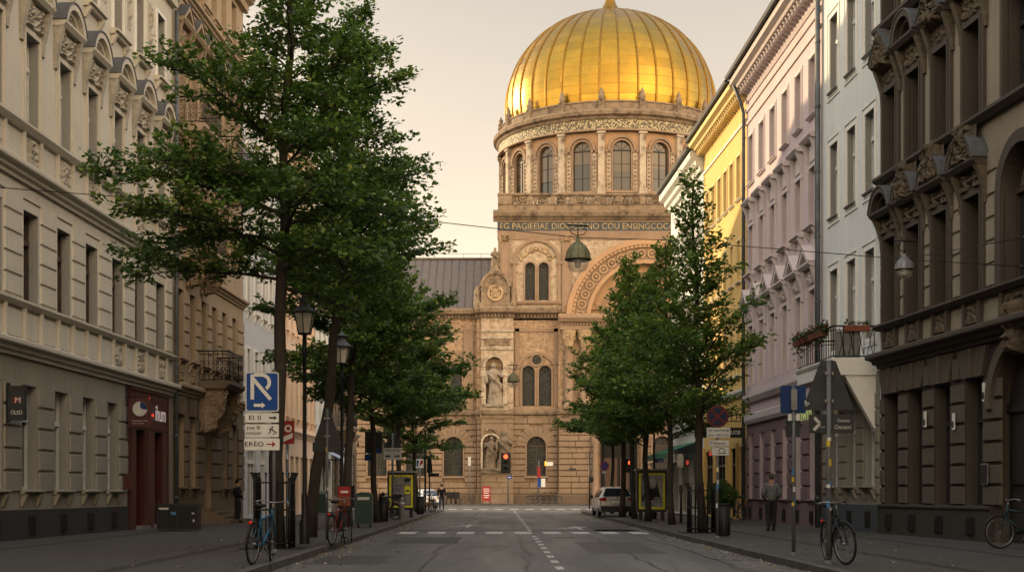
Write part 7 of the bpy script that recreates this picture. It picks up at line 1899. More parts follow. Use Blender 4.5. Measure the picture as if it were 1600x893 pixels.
pole(t, Z(719, d)-GZ, 0.06, 'pole_grey'); mb = MB(); mb.box(12*s, 22*s, -0.06, 0, Z(727, d)-GZ, Z(721, d)-GZ); mb.build('arm_board', [M['sign_white']], t); mb = MB(); mb.box(9*s, 12*s, -0.1, 0, Z(727, d)-GZ, Z(720, d)-GZ); mb.build('amber_lamp', [M['amber_glow']], t); mb = MB(); mb.tube([(0, 0, Z(727, d)-GZ), (5*s, 0, Z(722, d)-GZ), (22*s, 0, Z(728, d)-GZ)], 0.04, 5); mb.build('arm', [M['black_metal']], t)
mb = MB(); mb.box(-2.3*s, 2.3*s, -0.1, 0.0, Z(746, d)-GZ, Z(729, d)-GZ); mb.build('red_board', [M['sign_red']], t)
mb = MB(); mb.box(-2*s, 3*s, -0.1, -0.02, Z(760, d)-GZ, Z(747, d)-GZ, 1); mb.box(3.5*s, 10*s, -0.1, -0.02, Z(760, d)-GZ, Z(747, d)-GZ, 0); mb.build('notice_board', [M['sign_white'], M['sign_blue']], t)
# a-board, lamp post, chairs at the church wall
d = 145; t = empty('advertising_board', 'red standing advertising board before the church wall', 'sign board', at(760, d), 0); s = d/F
mb = MB(); mb.extr([(-0.35, 0.3), (-0.3, 0.3), (0.0, 1.75), (-0.06, 1.78)], -0.42, 0.42); mb.build('panel', [M['sign_red']], t); mb = MB()
for k, (z, w) in enumerate(((1.5, 0.3), (1.3, 0.34), (1.1, 0.25), (0.85, 0.3), (0.65, 0.22))): mb.box(-w, w, -0.36+z*0.2-0.06, -0.34+z*0.2-0.05, z-0.05, z+0.05)
mb.build('printed_lines', [M['sign_white']], t)
for sx in (-1, 1): mb = MB(); mb.tube([(sx*0.4, -0.36, 0), (sx*0.4, 0, 1.75)], 0.03, 5); mb.tube([(sx*0.4, 0.36, 0), (sx*0.4, 0, 1.75)], 0.03, 5); mb.build('leg', [M['black_metal']], t)
t = empty('post', 'thin grey post with pale stickers left of the red advertising board', 'post', at(733.5, 144.6), 0); pole(t, Z(714, 144.6)-GZ, 0.07, 'pole_grey'); mb = MB(); mb.box(-0.14, 0.14, -0.1, 0.1, Z(727, 144.6)-GZ, Z(713, 144.6)-GZ); mb.build('sign_plate', [M['sign_grey']], t)
def chair(px, d, label, rz=0):
    t = empty('chair', label, 'chair', at(px, d), rz, 'dark chairs stacked at the church wall')
    mb = MB(); mb.box(-0.28, 0.28, -0.28, 0.28, 0.5, 0.56); mb.build('seat', [M['sign_black']], t); mb = MB(); mb.box(-0.28, 0.28, 0.24, 0.3, 0.56, 1.2); mb.build('backrest', [M['sign_black']], t)
    for sx in (-1, 1):
        for sy in (-1, 1): mb = MB(); mb.tube([(sx*0.25, sy*0.25, 0), (sx*0.25, sy*0.25, 0.5)], 0.035, 5); mb.build('leg', [M['sign_black']], t)
for k, (px, lb) in enumerate(((701.5, 'leftmost dark chair at the church wall, nearest the walking person'), (708.5, 'middle dark chair of the three at the church wall'), (715.5, 'rightmost dark chair at the church wall'))): chair(px, 147.5, lb, 0.2*k)

# ---- bicycles
def bike(label, loc, rz, frame=(0.02, 0.02, 0.022), basket=False, rack=True, fender=True, group=None, steer=0.0, sc=1.0, lean=0.0, light=True):
    fm = M.setdefault('bike_%s' % (frame,), plain('bike_paint', frame, 0.3, 0.2, 0.15, 8))
    t = empty('bicycle', label, 'bicycle', loc, rz, group); t.scale = (sc, sc, sc); t.rotation_euler = (0, lean, rz)
    r = 0.345; wy = (-0.53, 0.53)
    ctr = Vector((0, -0.08, 0.29)); seat_t = Vector((0, -0.22, 0.84)); head_t, head_b = Vector((0, 0.36, 0.90)), Vector((0, 0.40, 0.66))
    mb = MB(); 
    for a, b_, q in ((ctr, seat_t, .018), (seat_t*0.8+ctr*0.2, head_t*0.7+head_b*0.3, .018), (ctr, head_b, .021), (head_t, head_b, .022)): mb.tube([a, b_], q, 8)
    for sx in (-1, 1): mb.tube([ctr+Vector((sx*.03, 0, 0)), Vector((sx*.06, wy[0], r))], .011, 6); mb.tube([seat_t*0.85+ctr*0.15, Vector((sx*.06, wy[0], r))], .009, 6)
    mb.build('frame', [fm], t)
    S = Matrix.Translation((0, 0.40, 0.66)) @ Matrix.Rotation(steer, 4, 'Z') @ Matrix.Translation((0, -0.40, -0.66))
    for k, y in enumerate(wy):
        mt = S if k else None
        mb = MB(); mb.torus((0, y, r), r-0.018, 0.019, 'x', 36, 7, 0, mt); mb.torus((0, y, r), r-0.045, 0.012, 'x', 36, 5, 1, mt)
        for q in range(18):
            a = 2*PI*q/18; mb.tube([(0.02*(-1)**q, y, r), (0, y+(r-.05)*math.cos(a), r+(r-.05)*math.sin(a))], 0.0022, 3, 1, False, mtx=mt)
        mb.tube([(-0.05, y, r), (0.05, y, r)], 0.022, 8, 1, mtx=mt); mb.build('wheel', [M['rubber'], M['chrome']], t)
        if fender:
            mb = MB(); mb.tube([(0, y+(r+.025)*math.cos(a), r+(r+.025)*math.sin(a)) for a in [PI*(0.12+0.95*q/12) if not k else PI*(-0.02+0.75*q/12)+0.5 for q in range(13)]], 0.018, 6, 0, mtx=mt); mb.build('mudguard', [M['black_metal']], t)
    mb = MB()
    for sx in (-1, 1): mb.tube([(sx*.05, 0.53, r), (sx*.05, 0.41, 0.68), (0, 0.40, 0.70)], .012, 6, 0, mtx=S)
    mb.build('fork', [fm], t)
    mb = MB(); mb.tube([(0, 0.36, 0.88), (0, 0.34, 1.0)], .014, 6, 0, mtx=S); mb.tube([(-0.29, 0.18, 1.03), (-0.2, 0.30, 1.05), (0, 0.36, 1.02), (0.2, 0.30, 1.05), (0.29, 0.18, 1.03)], .012, 6, 0, mtx=S)
    for sx in (-1, 1): mb.tube([(sx*.29, 0.18, 1.03), (sx*.30, 0.08, 1.02)], .018, 6, 1, mtx=S); mb.tube([(sx*.24, 0.26, 1.04), (sx*.27, 0.2, 0.99)], .008, 5, 0, mtx=S)
    mb.build('handlebar', [M['chrome'], M['rubber']], t)
    mb = MB(); mb.tube([seat_t*0.95+ctr*0.05, seat_t+Vector((0, -0.02, 0.12))], .013, 6, 1); mb.ball((0, -0.30, 0.98), 0.11, 8, 0, (0.95, 1.0, 0.35)); mb.ball((0, -0.15, 0.985), 0.06, 8, 0, (0.6, 2.0, 0.4)); mb.build('saddle', [M['rubber'], M['chrome']], t)
    mb = MB(); mb.torus(tuple(ctr), 0.085, 0.008, 'x', 20, 5, 0); mb.tube([ctr+Vector((0.07, 0, 0)), ctr+Vector((0.08, 0.1, -0.13))], .01, 5); mb.tube([ctr+Vector((-0.07, 0, 0)), ctr+Vector((-0.08, -0.1, 0.13))], .01, 5); mb.box(0.08, 0.17, 0.06, 0.14, 0.14, 0.17, 1); mb.box(-0.17, -0.08, -0.22, -0.14, 0.41, 0.44, 1); mb.build('pedal_crank', [M['chrome'], M['rubber']], t)
    if rack:
        mb = MB()
        for sx in (-1, 1): mb.tube([(sx*.06, -0.28, 0.74), (sx*.06, -0.72, 0.75)], .007, 5); mb.tube([(sx*.06, -0.62, 0.75), (sx*.07, wy[0], r)], .006, 5)
        mb.tube([(-.06, -.72, .75), (.06, -.72, .75)], .007, 5); mb.build('luggage_rack', [M['black_metal']], t)
    if light: mb = MB(); mb.ball((0, -0.74, 0.70), 0.03, 6, 0, (1.2, 0.6, 1)); mb.build('tail_light', [M['red_refl']], t)
    return t
M['red_refl'] = plain('red_reflector', (0.55, 0.015, 0.012), 0.2, 0, 0.1, 5)
bike('blue bicycle with a red tail light standing at the left kerb', (X(410, 24.0), 24.0, GZ), R(-9), (0.015, 0.085, 0.17), steer=0.25, lean=0.06)
bike('dark bicycle with a red rear mudguard under the red delivery box', (X(530, 32.6), 32.6, GZ), R(-12), (0.12, 0.012, 0.012), steer=0.15, light=True)
t = empty('delivery_box', 'red and black delivery box with picture panel set above the parked bicycle', 'delivery box', (X(541, 33.4), 33.4, GZ), R(-8))
mb = MB(); mb.box(-0.16, 0.16, -0.18, 0.18, 0.86, 1.35, 0); mb.build('body', [M['sign_black']], t); mb = MB(); mb.box(-0.15, 0.15, -0.186, -0.178, 1.12, 1.33); mb.build('red_panel', [M['sign_red']], t); mb = MB(); mb.box(-0.15, 0.15, -0.186, -0.178, 0.88, 1.11); mb.build('picture_panel', [M['terracotta']], t)
mb = MB(); mb.box(-0.09, 0.09, -0.19, -0.186, 1.18, 1.23); mb.build('label_strip', [M['sign_white']], t)
mb = MB(); 
for sx in (-1, 1): mb.tube([(sx*0.12, 0, 0), (sx*0.12, 0, 0.87)], 0.015, 5)
mb.box(-0.18, 0.18, -0.18, 0.18, 0.83, 0.86); mb.build('stand', [M['black_metal']], t)
bike('black bicycle leaning on the sign pole with its front wheel turned', (X(1306, 23.9), 23.9, GZ), R(181), (0.016, 0.017, 0.02), steer=0.3, lean=0.07)
bike('teal bicycle cut by the right picture edge, before the brown portal', (11.15, 30.2, GZ), R(92), (0.01, 0.035, 0.048), steer=0.1)
bike('dark blue bicycle leaning on the yellow house by the potted bush', (X(1150, 61.0), 61.0, GZ), R(20), (0.03, 0.05, 0.10), steer=0.3)
G = 'bicycles leaning on the church wall'
for k, (px, rz, c, lb) in enumerate(((836, 75, (0.03, 0.03, 0.03), 'leftmost dark bicycle at the church wall, by the white notice boards'), (846, 100, (0.02, 0.02, 0.02), 'second bicycle from the left at the church wall'), (855, 80, (0.05, 0.03, 0.02), 'third bicycle from the left at the church wall'), (863, 95, (0.02, 0.03, 0.02), 'rightmost bicycle at the church wall, next to the portal block'))): bike(lb, (X(px, 147.3), 147.3+0.25*(k % 2), GZ), R(rz), c, group=G, sc=1.15)
bike('orange bicycle parked at the left kerb near the corner', (X(667, 84), 84, GZ), R(30), (0.40, 0.10, 0.02), sc=1.05); bike('grey bicycle at the left kerb beside the orange one', (X(676, 86), 86, GZ), R(15), (0.10, 0.10, 0.11), sc=1.05)
bike('dark bicycle parked beside the overfull bin on the left', (X(604, 61.5), 61.5, GZ), R(50), (0.04, 0.04, 0.045))

# potted bush
d = 58; t = empty('potted_bush', 'leafy potted bush in a reddish pot by the yellow house', 'plant', at(1128, d), 0)
mb = MB(); mb.lathe([(0.24, 0), (0.32, 0.45), (0.35, 0.46), (0.35, 0.52), (0.28, 0.5)], 16); mb.build('pot', [M['terracotta']], t)
rng = random.Random(6); mb = MB()
def sph():
    while True:
        v = Vector((rng.uniform(-1, 1), rng.uniform(-1, 1), rng.uniform(-1, 1)))
        if 0.25 < v.length < 1: return (v.x*0.62+0.1*math.sin(v.z*5), v.y*0.6, 1.05+v.z*0.62+0.12*math.sin(v.x*6))
leafy(mb, rng, 2200, sph, 0.075, (0, 0)); mb.build('foliage', [M['leaf_a']], t)
mb = MB(); mb.tube([(0, 0, 0.45), (0.03, 0, 0.9), (-0.02, 0, 1.3)], 0.03, 6); mb.build('stem', [M['bark']], t)
# ================================================================== VEHICLES
def car_paint(n, c): 
    M[n] = plain(n, c, 0.22, 0.0, 0.04, 2, 0.0, 0.6)
car_paint('car_white', (0.36, 0.355, 0.345)); car_paint('car_dark', (0.05, 0.052, 0.055)); car_paint('car_white2', (0.55, 0.56, 0.57))
M['car_glass'] = plain('car_glass', (0.014, 0.018, 0.022), 0.05, 0, 0.1, 2, 0, 0.9); M['plastic'] = plain('black_plastic', (0.02, 0.02, 0.021), 0.5, 0, 0.2, 8)
M['tail_red'] = plain('tail_lamp_red', (0.30, 0.012, 0.015), 0.12, 0, 0.15, 8); M['tail_on'] = emit('tail_lamp_lit', (1.0, 0.12, 0.04), 2.2); M['headlamp'] = plain('headlamp_glass', (0.6, 0.6, 0.6), 0.1, 0, 0.1)
def vehicle(name, label, loc, rz, paint, L, W, H, belt, kind='wagon', lit=False):
    """body lofted from cross sections along its length (local -y is the rear)"""
    t = empty(name, label, 'car' if kind != 'van' else 'van', loc, rz)
    a = W/2
    if kind == 'van': st = [(-L/2, .92, .86, .92, .95), (-L/2+.12, .99, .93, .98, 1.0), (-L*.1, 1, .94, 1, 1.0), (L*.18, 1, .9, 1, .99), (L*.33, 1, .78, 1.0, .62), (L*.46, .93, .7, .95, .56), (L/2, .82, .6, .8, .52)]
    else: st = [(-L/2, .88, .60, .90, .60), (-L/2+.10, .96, .66, .97, .72), (-L/2+.50, .99, .68, 1, .975), (-L*.1, 1, .74, 1, 1.0), (L*.10, 1, .74, 1, .97), (L*.26, 1, .76, .98, .64), (L*.44, .95, .72, .94, .58), (L/2, .80, .6, .82, .50)]
    rows = []
    for (y, wl, wr, wb, zr) in st:
        zt = H*zr; zb_ = min(belt, zt-0.02) if zt < H*0.66 else belt
        hw = [(a*wl*.93, .24), (a*wl, .42), (a*wl, .62), (a*wb*.985, zb_), (a*wb*.95, zb_+.04 if zt > belt+.1 else zb_+.005), (a*(wr*.99), max(zt-.10, zb_+.01)), (a*(wr*.90), max(zt-.03, zb_+.015)), (a*wr*.55, max(zt, zb_+.02))]
        pts = [(x, y, z) for x, z in hw]+[(-x, y, z) for x, z in reversed(hw)]; rows.append(pts)
    mb = MB(); n = len(rows[0]); vs = [p for r_ in rows for p in r_]; fs = []
    for j in range(len(rows)-1):
        for k in range(n): fs.append((j*n+k, j*n+(k+1) % n, (j+1)*n+(k+1) % n, (j+1)*n+k))
    fs += [tuple(range(n)), tuple(range((len(rows)-1)*n, len(rows)*n))]
    mb.add(vs, fs, 0, False)
    o = mb.build('body', [M[paint]], t)
    bv = o.modifiers.new('round', 'BEVEL'); bv.width = 0.05; bv.segments = 3; bv.limit_method = 'ANGLE'; bv.angle_limit = R(18)
    for p in o.data.polygons: p.use_smooth = True
    rw = a*(.60 if kind != 'van' else .86)
    # rear window, lamps, plate, bumper
    mb = MB(); y0 = -L/2
    if kind == 'van': q = [(-rw*.9, y0-.02, belt+.1), (rw*.9, y0-.02, belt+.1), (rw*.84, y0+.0, H*.86), (-rw*.84, y0+.0, H*.86)]
    else: q = [(-a*.80, y0+.075, belt+.06), (a*.80, y0+.075, belt+.06), (a*.58, y0+.42, H*.92), (-a*.58, y0+.42, H*.92)]
    c = Vector((0, -0.045, 0.03)); qq = [Vector(v)+c for v in q]; back = [v+Vector((0, 0.06, 0)) for v in qq]
    mb.add(qq+back, [(0, 1, 2, 3), (0, 1, 5, 4), (1, 2, 6, 5), (2, 3, 7, 6), (3, 0, 4, 7)], 0); mb.build('rear_window', [M['car_glass']], t)
    for sx in (-1, 1):
        mb = MB(); x0, x1 = sorted((sx*a*.60, sx*a*.97)); z0, z1 = (belt-.16, belt+.05) if kind != 'van' else (belt-.3, belt+.1)
        mb.prism([(x0, z0+.06), (x1, z0), (x1, z1), (x0, z1-.05)], y0-.02, y0+.22); mb.build('tail_light', [M['tail_on' if lit and sx < 0 else 'tail_red']], t)
        mb = MB(); mb.box(*sorted((sx*a*1.0, sx*(a+.2))), L*.17, L*.17+.1, belt-.02, belt+.14); mb.build('mirror', [M['plastic']], t)
        mb = MB(); z0, z1 = belt+.05, H*.90
        mb.poly([(sx*(a*.965), -L*.34, z0), (sx*(a*.965), L*.16, z0), (sx*(a*.80), L*.06, z1), (sx*(a*.80), -L*.28, z1)]); mb.build('side_window', [M['car_glass']], t)
        for y in (-L*.31, L*.31):
            mb = MB(); mb.torus((sx*(a-.1), y, .31), .22, .095, 'x', 24, 8, 0); mb.build('tyre', [M['rubber']], t)
            w_ = MB(); w_.lathe([(.001, 0), (.05, .01), (.2, .03), (.21, 0)], 16, 0, mtx=Matrix.Translation((sx*(a-.03), y, .31)) @ Matrix.Rotation(sx*PI/2, 4, 'Y')); w_.build('wheel_rim', [M['steel']], t)
    mb = MB(); mb.box(-a*.9, a*.9, y0-.05, y0+.15, .26, .52); mb.box(-a*.6, a*.6, y0-.06, y0, .22, .34); mb.build('bumper', [M['plastic']], t)
    mb = MB(); mb.box(-.26, .26, y0-.035, y0+.05, belt-.24, belt-.12); pp = mb.build('number_plate', [M['sign_white']], t)
    mb = MB(); mb.ring(0, belt-.03, 0.03, 0.05, y0-.03, y0+.05, 0, 2*PI, 14); mb.build('badge', [M['chrome']], t)
    mb = MB(); mb.box(-a*.5, a*.5, y0-.015, y0+.05, belt-.10, belt-.08); mb.build('trim_strip', [M['chrome']], t)
    return t
vehicle('parked_car', 'silvery white hatchback parked on the right pavement edge, seen from behind', (X(956.5, 71.5), 71.5, GZ), R(2), 'car_white', 4.2, 1.76, 1.47, 0.90)
vehicle('van', 'dark van with one lit tail lamp behind the right tree trunks', (X(1058, 107), 108, 0.0), R(0), 'car_dark', 4.8, 1.9, 2.0, 1.15, 'van', True)
vehicle('parked_car', 'small white car showing beside the left advertising case', (X(655, 112), 114, 0.0), R(28), 'car_white2', 4.0, 1.7, 1.55, 0.92)

# ================================================================== PEOPLE
def skinned(name, pts, edges, radii, mats, parent=None, root=0, sub=2, sx=1.0):
    me = bpy.data.meshes.new(name); me.from_pydata(pts, edges, []); o = bpy.data.objects.new(name, me); COL.objects.link(o)
    m = o.modifiers.new('skin', 'SKIN'); m.use_smooth_shade = True; m.branch_smoothing = 0.6
    for i, r in enumerate(radii):
        sv = me.skin_vertices[0].data[i]; sv.radius = r if hasattr(r, '__len__') else (r, r); sv.use_root = (i == root)
    s = o.modifiers.new('sub', 'SUBSURF'); s.levels = sub; s.render_levels = sub
    dg = bpy.context.evaluated_depsgraph_get(); me2 = bpy.data.meshes.new_from_object(o.evaluated_get(dg)); bpy.data.objects.remove(o)
    me2.materials.clear()
    for mt in mats: me2.materials.append(mt)
    for p in me2.polygons: p.use_smooth = True
    me2.name = name
    o = inst(name, me2, parent); return o
M['skin'] = plain('skin', (0.42, 0.24, 0.16), 0.6, 0, 0.06, 8, 0.05)
def cloth(n, c): M[n] = plain(n, c, 0.9, 0, 0.25, 9, 0.4, 0.2)
cloth('jacket_grey', (0.11, 0.115, 0.125)); cloth('trousers_dark', (0.018, 0.019, 0.022)); cloth('jacket_black', (0.013, 0.013, 0.014)); cloth('jeans', (0.03, 0.04, 0.07)); cloth('shoe', (0.012, 0.011, 0.01)); cloth('hair_dark', (0.02, 0.016, 0.013)); cloth('hair_grey', (0.05, 0.047, 0.043))
def person(label, loc, rz, H, jacket, trousers, hair, stride=0.12, hands='front', bag=False):
    t = empty('person', label, 'person', loc, rz); k = H/1.75
    def S(v): return tuple(c*k for c in v)
    L = stride
    J = {'pel': (0, 0, .93), 'sp': (0, 0, 1.12), 'ch': (0, .01, 1.32), 'nb': (0, .015, 1.46), 'hd0': (0, .02, 1.55), 'hd1': (0, .03, 1.64), 'hd2': (0, .025, 1.71)}
    for s, n in ((-1, 'l'), (1, 'r')):
        f = L*s
        J['hip'+n] = (s*.095, 0, .88); J['kn'+n] = (s*.10, f*.5+.03, .50); J['an'+n] = (s*.10, f*.9-.02, .09); J['to'+n] = (s*.115, f*.9+.13, .035)
        J['sh'+n] = (s*.19, 0, 1.41); J['el'+n] = (s*.265, -.05 if hands == 'front' else -.03-f*.5, 1.13)
        J['wr'+n] = (s*.20, .14, .99) if hands == 'front' else (s*.27, .06-f*.8, .89)
        J['pa'+n] = (s*.15, .2, .97) if hands == 'front' else (s*.265, .09-f*.9, .82)
    ids = {n: i for i, n in enumerate(J)}
    E = [('pel', 'sp'), ('sp', 'ch'), ('ch', 'nb'), ('nb', 'hd0'), ('hd0', 'hd1'), ('hd1', 'hd2')]
    rad = {'pel': (.155, .115), 'sp': (.145, .105), 'ch': (.175, .115), 'nb': .06, 'hd0': (.07, .085), 'hd1': (.078, .098), 'hd2': (.055, .07)}
    for n in 'lr':
        E += [('pel', 'hip'+n), ('hip'+n, 'kn'+n), ('kn'+n, 'an'+n), ('an'+n, 'to'+n), ('ch', 'sh'+n), ('sh'+n, 'el'+n), ('el'+n, 'wr'+n), ('wr'+n, 'pa'+n)]
        rad.update({'hip'+n: .09, 'kn'+n: .062, 'an'+n: .042, 'to'+n: .038, 'sh'+n: .065, 'el'+n: .045, 'wr'+n: .03, 'pa'+n: (.035, .02)})
        base = Vector(J['pa'+n]); d = (base-Vector(J['wr'+n])).normalized(); sd = 1 if n == 'r' else -1
        for q in range(5):
            off = Vector((0, 0, 0)); lat = d.cross(Vector((1, 0, 0))).normalized() if abs(d.x) < .9 else Vector((0, 0, 1))
            a = base+lat*(q-1.5)*.02; ln = (.07, .08, .075, .06, .05)[q]
            if q == 4: a = base-d*.03+lat*.035; dirn = (d*.6+lat*.8).normalized()
            else: dirn = d
            b_ = a+dirn*ln*.6; c_ = b_+(dirn+Vector((-sd*.5, 0, 0))).normalized()*ln*.5
            J['f%s%d' % (n, q)] = tuple(b_); J['g%s%d' % (n, q)] = tuple(c_)
            E += [('pa'+n, 'f%s%d' % (n, q)), ('f%s%d' % (n, q), 'g%s%d' % (n, q))]; rad['f%s%d' % (n, q)] = .0095; rad['g%s%d' % (n, q)] = .007
    ids = {n: i for i, n in enumerate(J)}
    o = skinned('body', [S(J[n]) for n in J], [(ids[a], ids[b_]) for a, b_ in E], [tuple(x*k for x in r) if hasattr(r, '__len__') else r*k for r in (rad[n] for n in J)], [M['skin'], trousers, M['shoe']], t, 0)
    for p in o.data.polygons:
        z = p.center.z/k; p.material_index = 2 if z < .085 else (1 if z < .97 and abs(p.center.x) < .17*k else 0)
    # jacket as a skinned shell
    N_ = ['pel', 'sp', 'ch', 'nb']+[a+n for n in 'lr' for a in ('sh', 'el', 'wr')]
    E2 = [('pel', 'sp'), ('sp', 'ch'), ('ch', 'nb')]+[e for n in 'lr' for e in (('ch', 'sh'+n), ('sh'+n, 'el'+n), ('el'+n, 'wr'+n))]
    r2 = {'pel': (.19, .145), 'sp': (.19, .145), 'ch': (.215, .155), 'nb': .085, 'shl': .09, 'shr': .09, 'ell': .07, 'elr': .07, 'wrl': .052, 'wrr': .052}
    J2 = dict(J); J2['pel'] = (0, 0, .86)
    i2 = {n: i for i, n in enumerate(N_)}
    skinned('jacket', [S(J2[n]) for n in N_], [(i2[a], i2[b_]) for a, b_ in E2], [tuple(x*k for x in r2[n]) if hasattr(r2[n], '__len__') else r2[n]*k for n in N_], [jacket], t, 0)
    for n in 'lr':
        skinned('trouser_leg', [S((J['hip'+n][0], 0, .92)), S(J['kn'+n]), S((J['an'+n][0], J['an'+n][1], .11))], [(0, 1), (1, 2)], [.112*k, .085*k, .068*k], [trousers], t, 0)
        mb = MB(); a = Vector(S(J['an'+n])); mb.ball((a.x, a.y+.06*k, .055*k), .05*k, 8, 0, (1.0, 2.4, .95)); mb.build('shoe', [M['shoe']], t)
    mb = MB(); c = Vector(S((0, .0, 1.645))); mb.ball(tuple(c), .105*k, 12, 0, (.86, .95, 1.0)); mb.build('hair', [hair], t)
    mb = MB()
    for sx in (-1, 1): mb.ball((sx*.088*k, .03*k, 1.615*k), .026*k, 6, 0, (.5, .9, 1.3)); mb.ball((sx*.032*k, .118*k, 1.635*k), .011*k, 6, 1)
    mb.ball((0, .135*k, 1.605*k), .018*k, 6, 0, (.8, 1, 1.5)); mb.box(-.022*k, .022*k, .117*k, .124*k, 1.562*k, 1.572*k, 2); mb.build('face', [M['skin'], M['void'], M['sign_red']], t)
    if bag:
        mb = MB(); mb.prism_z([(-.15*k, -.3*k), (.15*k, -.3*k), (.16*k, -.14*k), (-.16*k, -.14*k)], 1.0*k, 1.42*k); b_ = mb.build('rucksack', [M['jacket_black']], None, loc, (0, 0, rz)); tag(b_, 'black rucksack on the back of the dark figure', 'rucksack')
    return t
person('person in a grey jacket and dark trousers walking away on the right pavement', (X(1205, 43.7), 43.7, GZ), R(3), 1.78, M['jacket_grey'], M['trousers_dark'], M['hair_grey'], 0.10, 'front')
person('person in dark clothes and jeans walking towards the crossing', (X(690, 99), 99, GZ), R(-4), 1.78, M['jacket_black'], M['jeans'], M['hair_dark'], 0.2, 'side')
person('person in black standing beside the steps of the tan house', (X(371, 55.6), 55.6, GZ), R(-60), 1.72, M['jacket_black'], M['trousers_dark'], M['hair_dark'], 0.03, 'front')
# ================================================================== LIGHT, SKY, CAMERA
AZ, EL = 36.0, 15.0          # sun is to the left and beyond the church: degrees from -x towards +y, elevation
sd = Vector((-math.cos(R(AZ))*math.cos(R(EL)), math.sin(R(AZ))*math.cos(R(EL)), math.sin(R(EL))))
L = bpy.data.lights.new('sun', 'SUN'); L.energy = 5.0; L.angle = R(0.53); L.color = (1.0, 0.72, 0.40)
lo = bpy.data.objects.new('sun', L); COL.objects.link(lo); lo.rotation_euler = (-sd).to_track_quat('-Z', 'Y').to_euler(); lo.location = (-40, 60, 60)
W = bpy.data.worlds.new('World'); scene.world = W; W.use_nodes = True
nt = W.node_tree; nt.nodes.clear()
out = nt.nodes.new('ShaderNodeOutputWorld'); bg = nt.nodes.new('ShaderNodeBackground'); sky = nt.nodes.new('ShaderNodeTexSky')
sky.sky_type = 'NISHITA'; sky.sun_disc = False; sky.sun_elevation = R(EL); sky.sun_rotation = math.atan2(sd.x, sd.y); sky.air_density = 1.0; sky.dust_density = 3.5; sky.ozone_density = 0.6; sky.altitude = 100
# thin bright veil of high haze over the clear sky
tc = nt.nodes.new('ShaderNodeTexCoord'); sp = nt.nodes.new('ShaderNodeSeparateXYZ'); nt.links.new(tc.outputs['Generated'], sp.inputs[0])
rp = nt.nodes.new('ShaderNodeValToRGB'); nt.links.new(sp.outputs['Z'], rp.inputs['Fac'])
e = rp.color_ramp.elements; e[0].position = 0.0; e[0].color = (15.0, 12.2, 8.6, 1); e[1].position = 1.0; e[1].color = (4.7, 4.9, 5.1, 1)
m1 = e.new(0.18); m1.color = (10.2, 8.7, 6.9, 1); m2 = e.new(0.34); m2.color = (6.8, 6.2, 5.4, 1)
mx = nt.nodes.new('ShaderNodeMix'); mx.data_type = 'RGBA'; mx.inputs[0].default_value = 0.72
nt.links.new(sky.outputs['Color'], mx.inputs[6]); nt.links.new(rp.outputs['Color'], mx.inputs[7])
# unseen sky behind and above the viewer brightened, added light for church and facades
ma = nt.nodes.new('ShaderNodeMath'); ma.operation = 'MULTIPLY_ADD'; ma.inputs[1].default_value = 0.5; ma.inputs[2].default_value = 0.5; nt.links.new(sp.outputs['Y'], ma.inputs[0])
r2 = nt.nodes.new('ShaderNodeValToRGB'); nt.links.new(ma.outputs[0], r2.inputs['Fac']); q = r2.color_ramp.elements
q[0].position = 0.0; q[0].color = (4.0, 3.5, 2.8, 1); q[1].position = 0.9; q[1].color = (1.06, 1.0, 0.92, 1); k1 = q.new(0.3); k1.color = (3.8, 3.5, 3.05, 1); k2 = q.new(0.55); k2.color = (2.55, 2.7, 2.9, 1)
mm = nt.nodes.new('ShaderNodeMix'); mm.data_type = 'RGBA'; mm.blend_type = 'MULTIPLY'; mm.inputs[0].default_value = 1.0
nt.links.new(mx.outputs[2], mm.inputs[6]); nt.links.new(r2.outputs['Color'], mm.inputs[7]); # warm glow added to the unseen low sky behind, and thin uneven cloud everywhere
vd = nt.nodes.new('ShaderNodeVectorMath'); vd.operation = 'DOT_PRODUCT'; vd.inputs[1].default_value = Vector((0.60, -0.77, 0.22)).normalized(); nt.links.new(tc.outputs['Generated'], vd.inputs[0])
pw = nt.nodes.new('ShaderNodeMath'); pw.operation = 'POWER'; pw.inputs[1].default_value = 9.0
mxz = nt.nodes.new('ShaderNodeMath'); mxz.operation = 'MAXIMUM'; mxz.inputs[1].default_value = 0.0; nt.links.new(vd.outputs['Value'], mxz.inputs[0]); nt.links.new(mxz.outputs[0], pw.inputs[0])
gl = nt.nodes.new('ShaderNodeMix'); gl.data_type = 'RGBA'; gl.inputs[6].default_value = (0, 0, 0, 1); gl.inputs[7].default_value = (27.0, 17.0, 8.0, 1); nt.links.new(pw.outputs[0], gl.inputs[0])
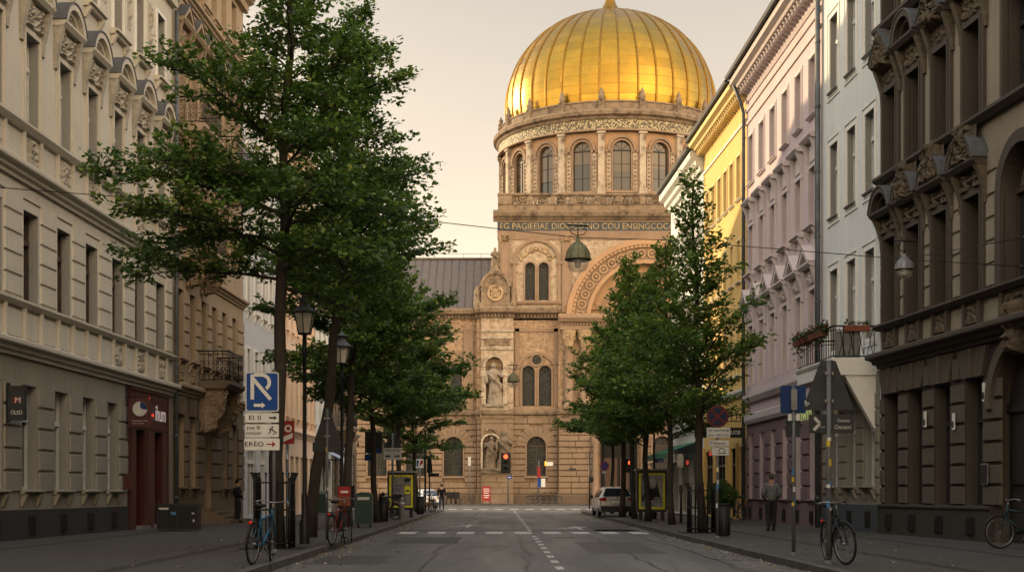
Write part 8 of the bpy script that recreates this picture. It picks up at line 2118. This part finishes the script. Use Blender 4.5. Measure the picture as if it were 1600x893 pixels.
ad = nt.nodes.new('ShaderNodeMix'); ad.data_type = 'RGBA'; ad.blend_type = 'ADD'; ad.inputs[0].default_value = 1.0; nt.links.new(mm.outputs[2], ad.inputs[6]); nt.links.new(gl.outputs[2], ad.inputs[7])
mp = nt.nodes.new('ShaderNodeMapping'); mp.inputs['Scale'].default_value = (2.2, 2.2, 7.0); nt.links.new(tc.outputs['Generated'], mp.inputs['Vector'])
cn = nt.nodes.new('ShaderNodeTexNoise'); cn.inputs['Scale'].default_value = 1.3; cn.inputs['Detail'].default_value = 5; nt.links.new(mp.outputs[0], cn.inputs['Vector'])
cr = nt.nodes.new('ShaderNodeValToRGB'); cr.color_ramp.elements[0].position = 0.3; cr.color_ramp.elements[0].color = (0.92, 0.93, 0.95, 1); cr.color_ramp.elements[1].position = 0.7; cr.color_ramp.elements[1].color = (1.05, 1.04, 1.02, 1); nt.links.new(cn.outputs['Fac'], cr.inputs['Fac'])
cm = nt.nodes.new('ShaderNodeMix'); cm.data_type = 'RGBA'; cm.blend_type = 'MULTIPLY'; cm.inputs[0].default_value = 1.0; nt.links.new(ad.outputs[2], cm.inputs[6]); nt.links.new(cr.outputs['Color'], cm.inputs[7])
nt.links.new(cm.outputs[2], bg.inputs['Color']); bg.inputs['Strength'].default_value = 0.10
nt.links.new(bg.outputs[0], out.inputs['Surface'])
cam = bpy.data.cameras.new('camera'); co = bpy.data.objects.new('camera', cam); COL.objects.link(co)
co.location = (0, 0, CAMZ); co.rotation_euler = (PI/2, 0, 0); cam.sensor_width = 36; cam.lens = 50
cam.shift_x = (800-VPX)/1600; cam.shift_y = (HOR-446.5)/1600; cam.clip_end = 3000; cam.clip_start = 0.1
scene.camera = co
vs_ = scene.view_settings; vs_.view_transform = 'Standard'; vs_.look = 'None'; vs_.exposure = 0.35; vs_.gamma = 1.0; vs_.use_curve_mapping = False
scene.cycles.max_bounces = 6; scene.cycles.diffuse_bounces = 3; scene.cycles.glossy_bounces = 3; scene.cycles.transmission_bounces = 4; scene.cycles.caustics_reflective = False; scene.cycles.caustics_refractive = False
scene.cycles.use_denoising = True
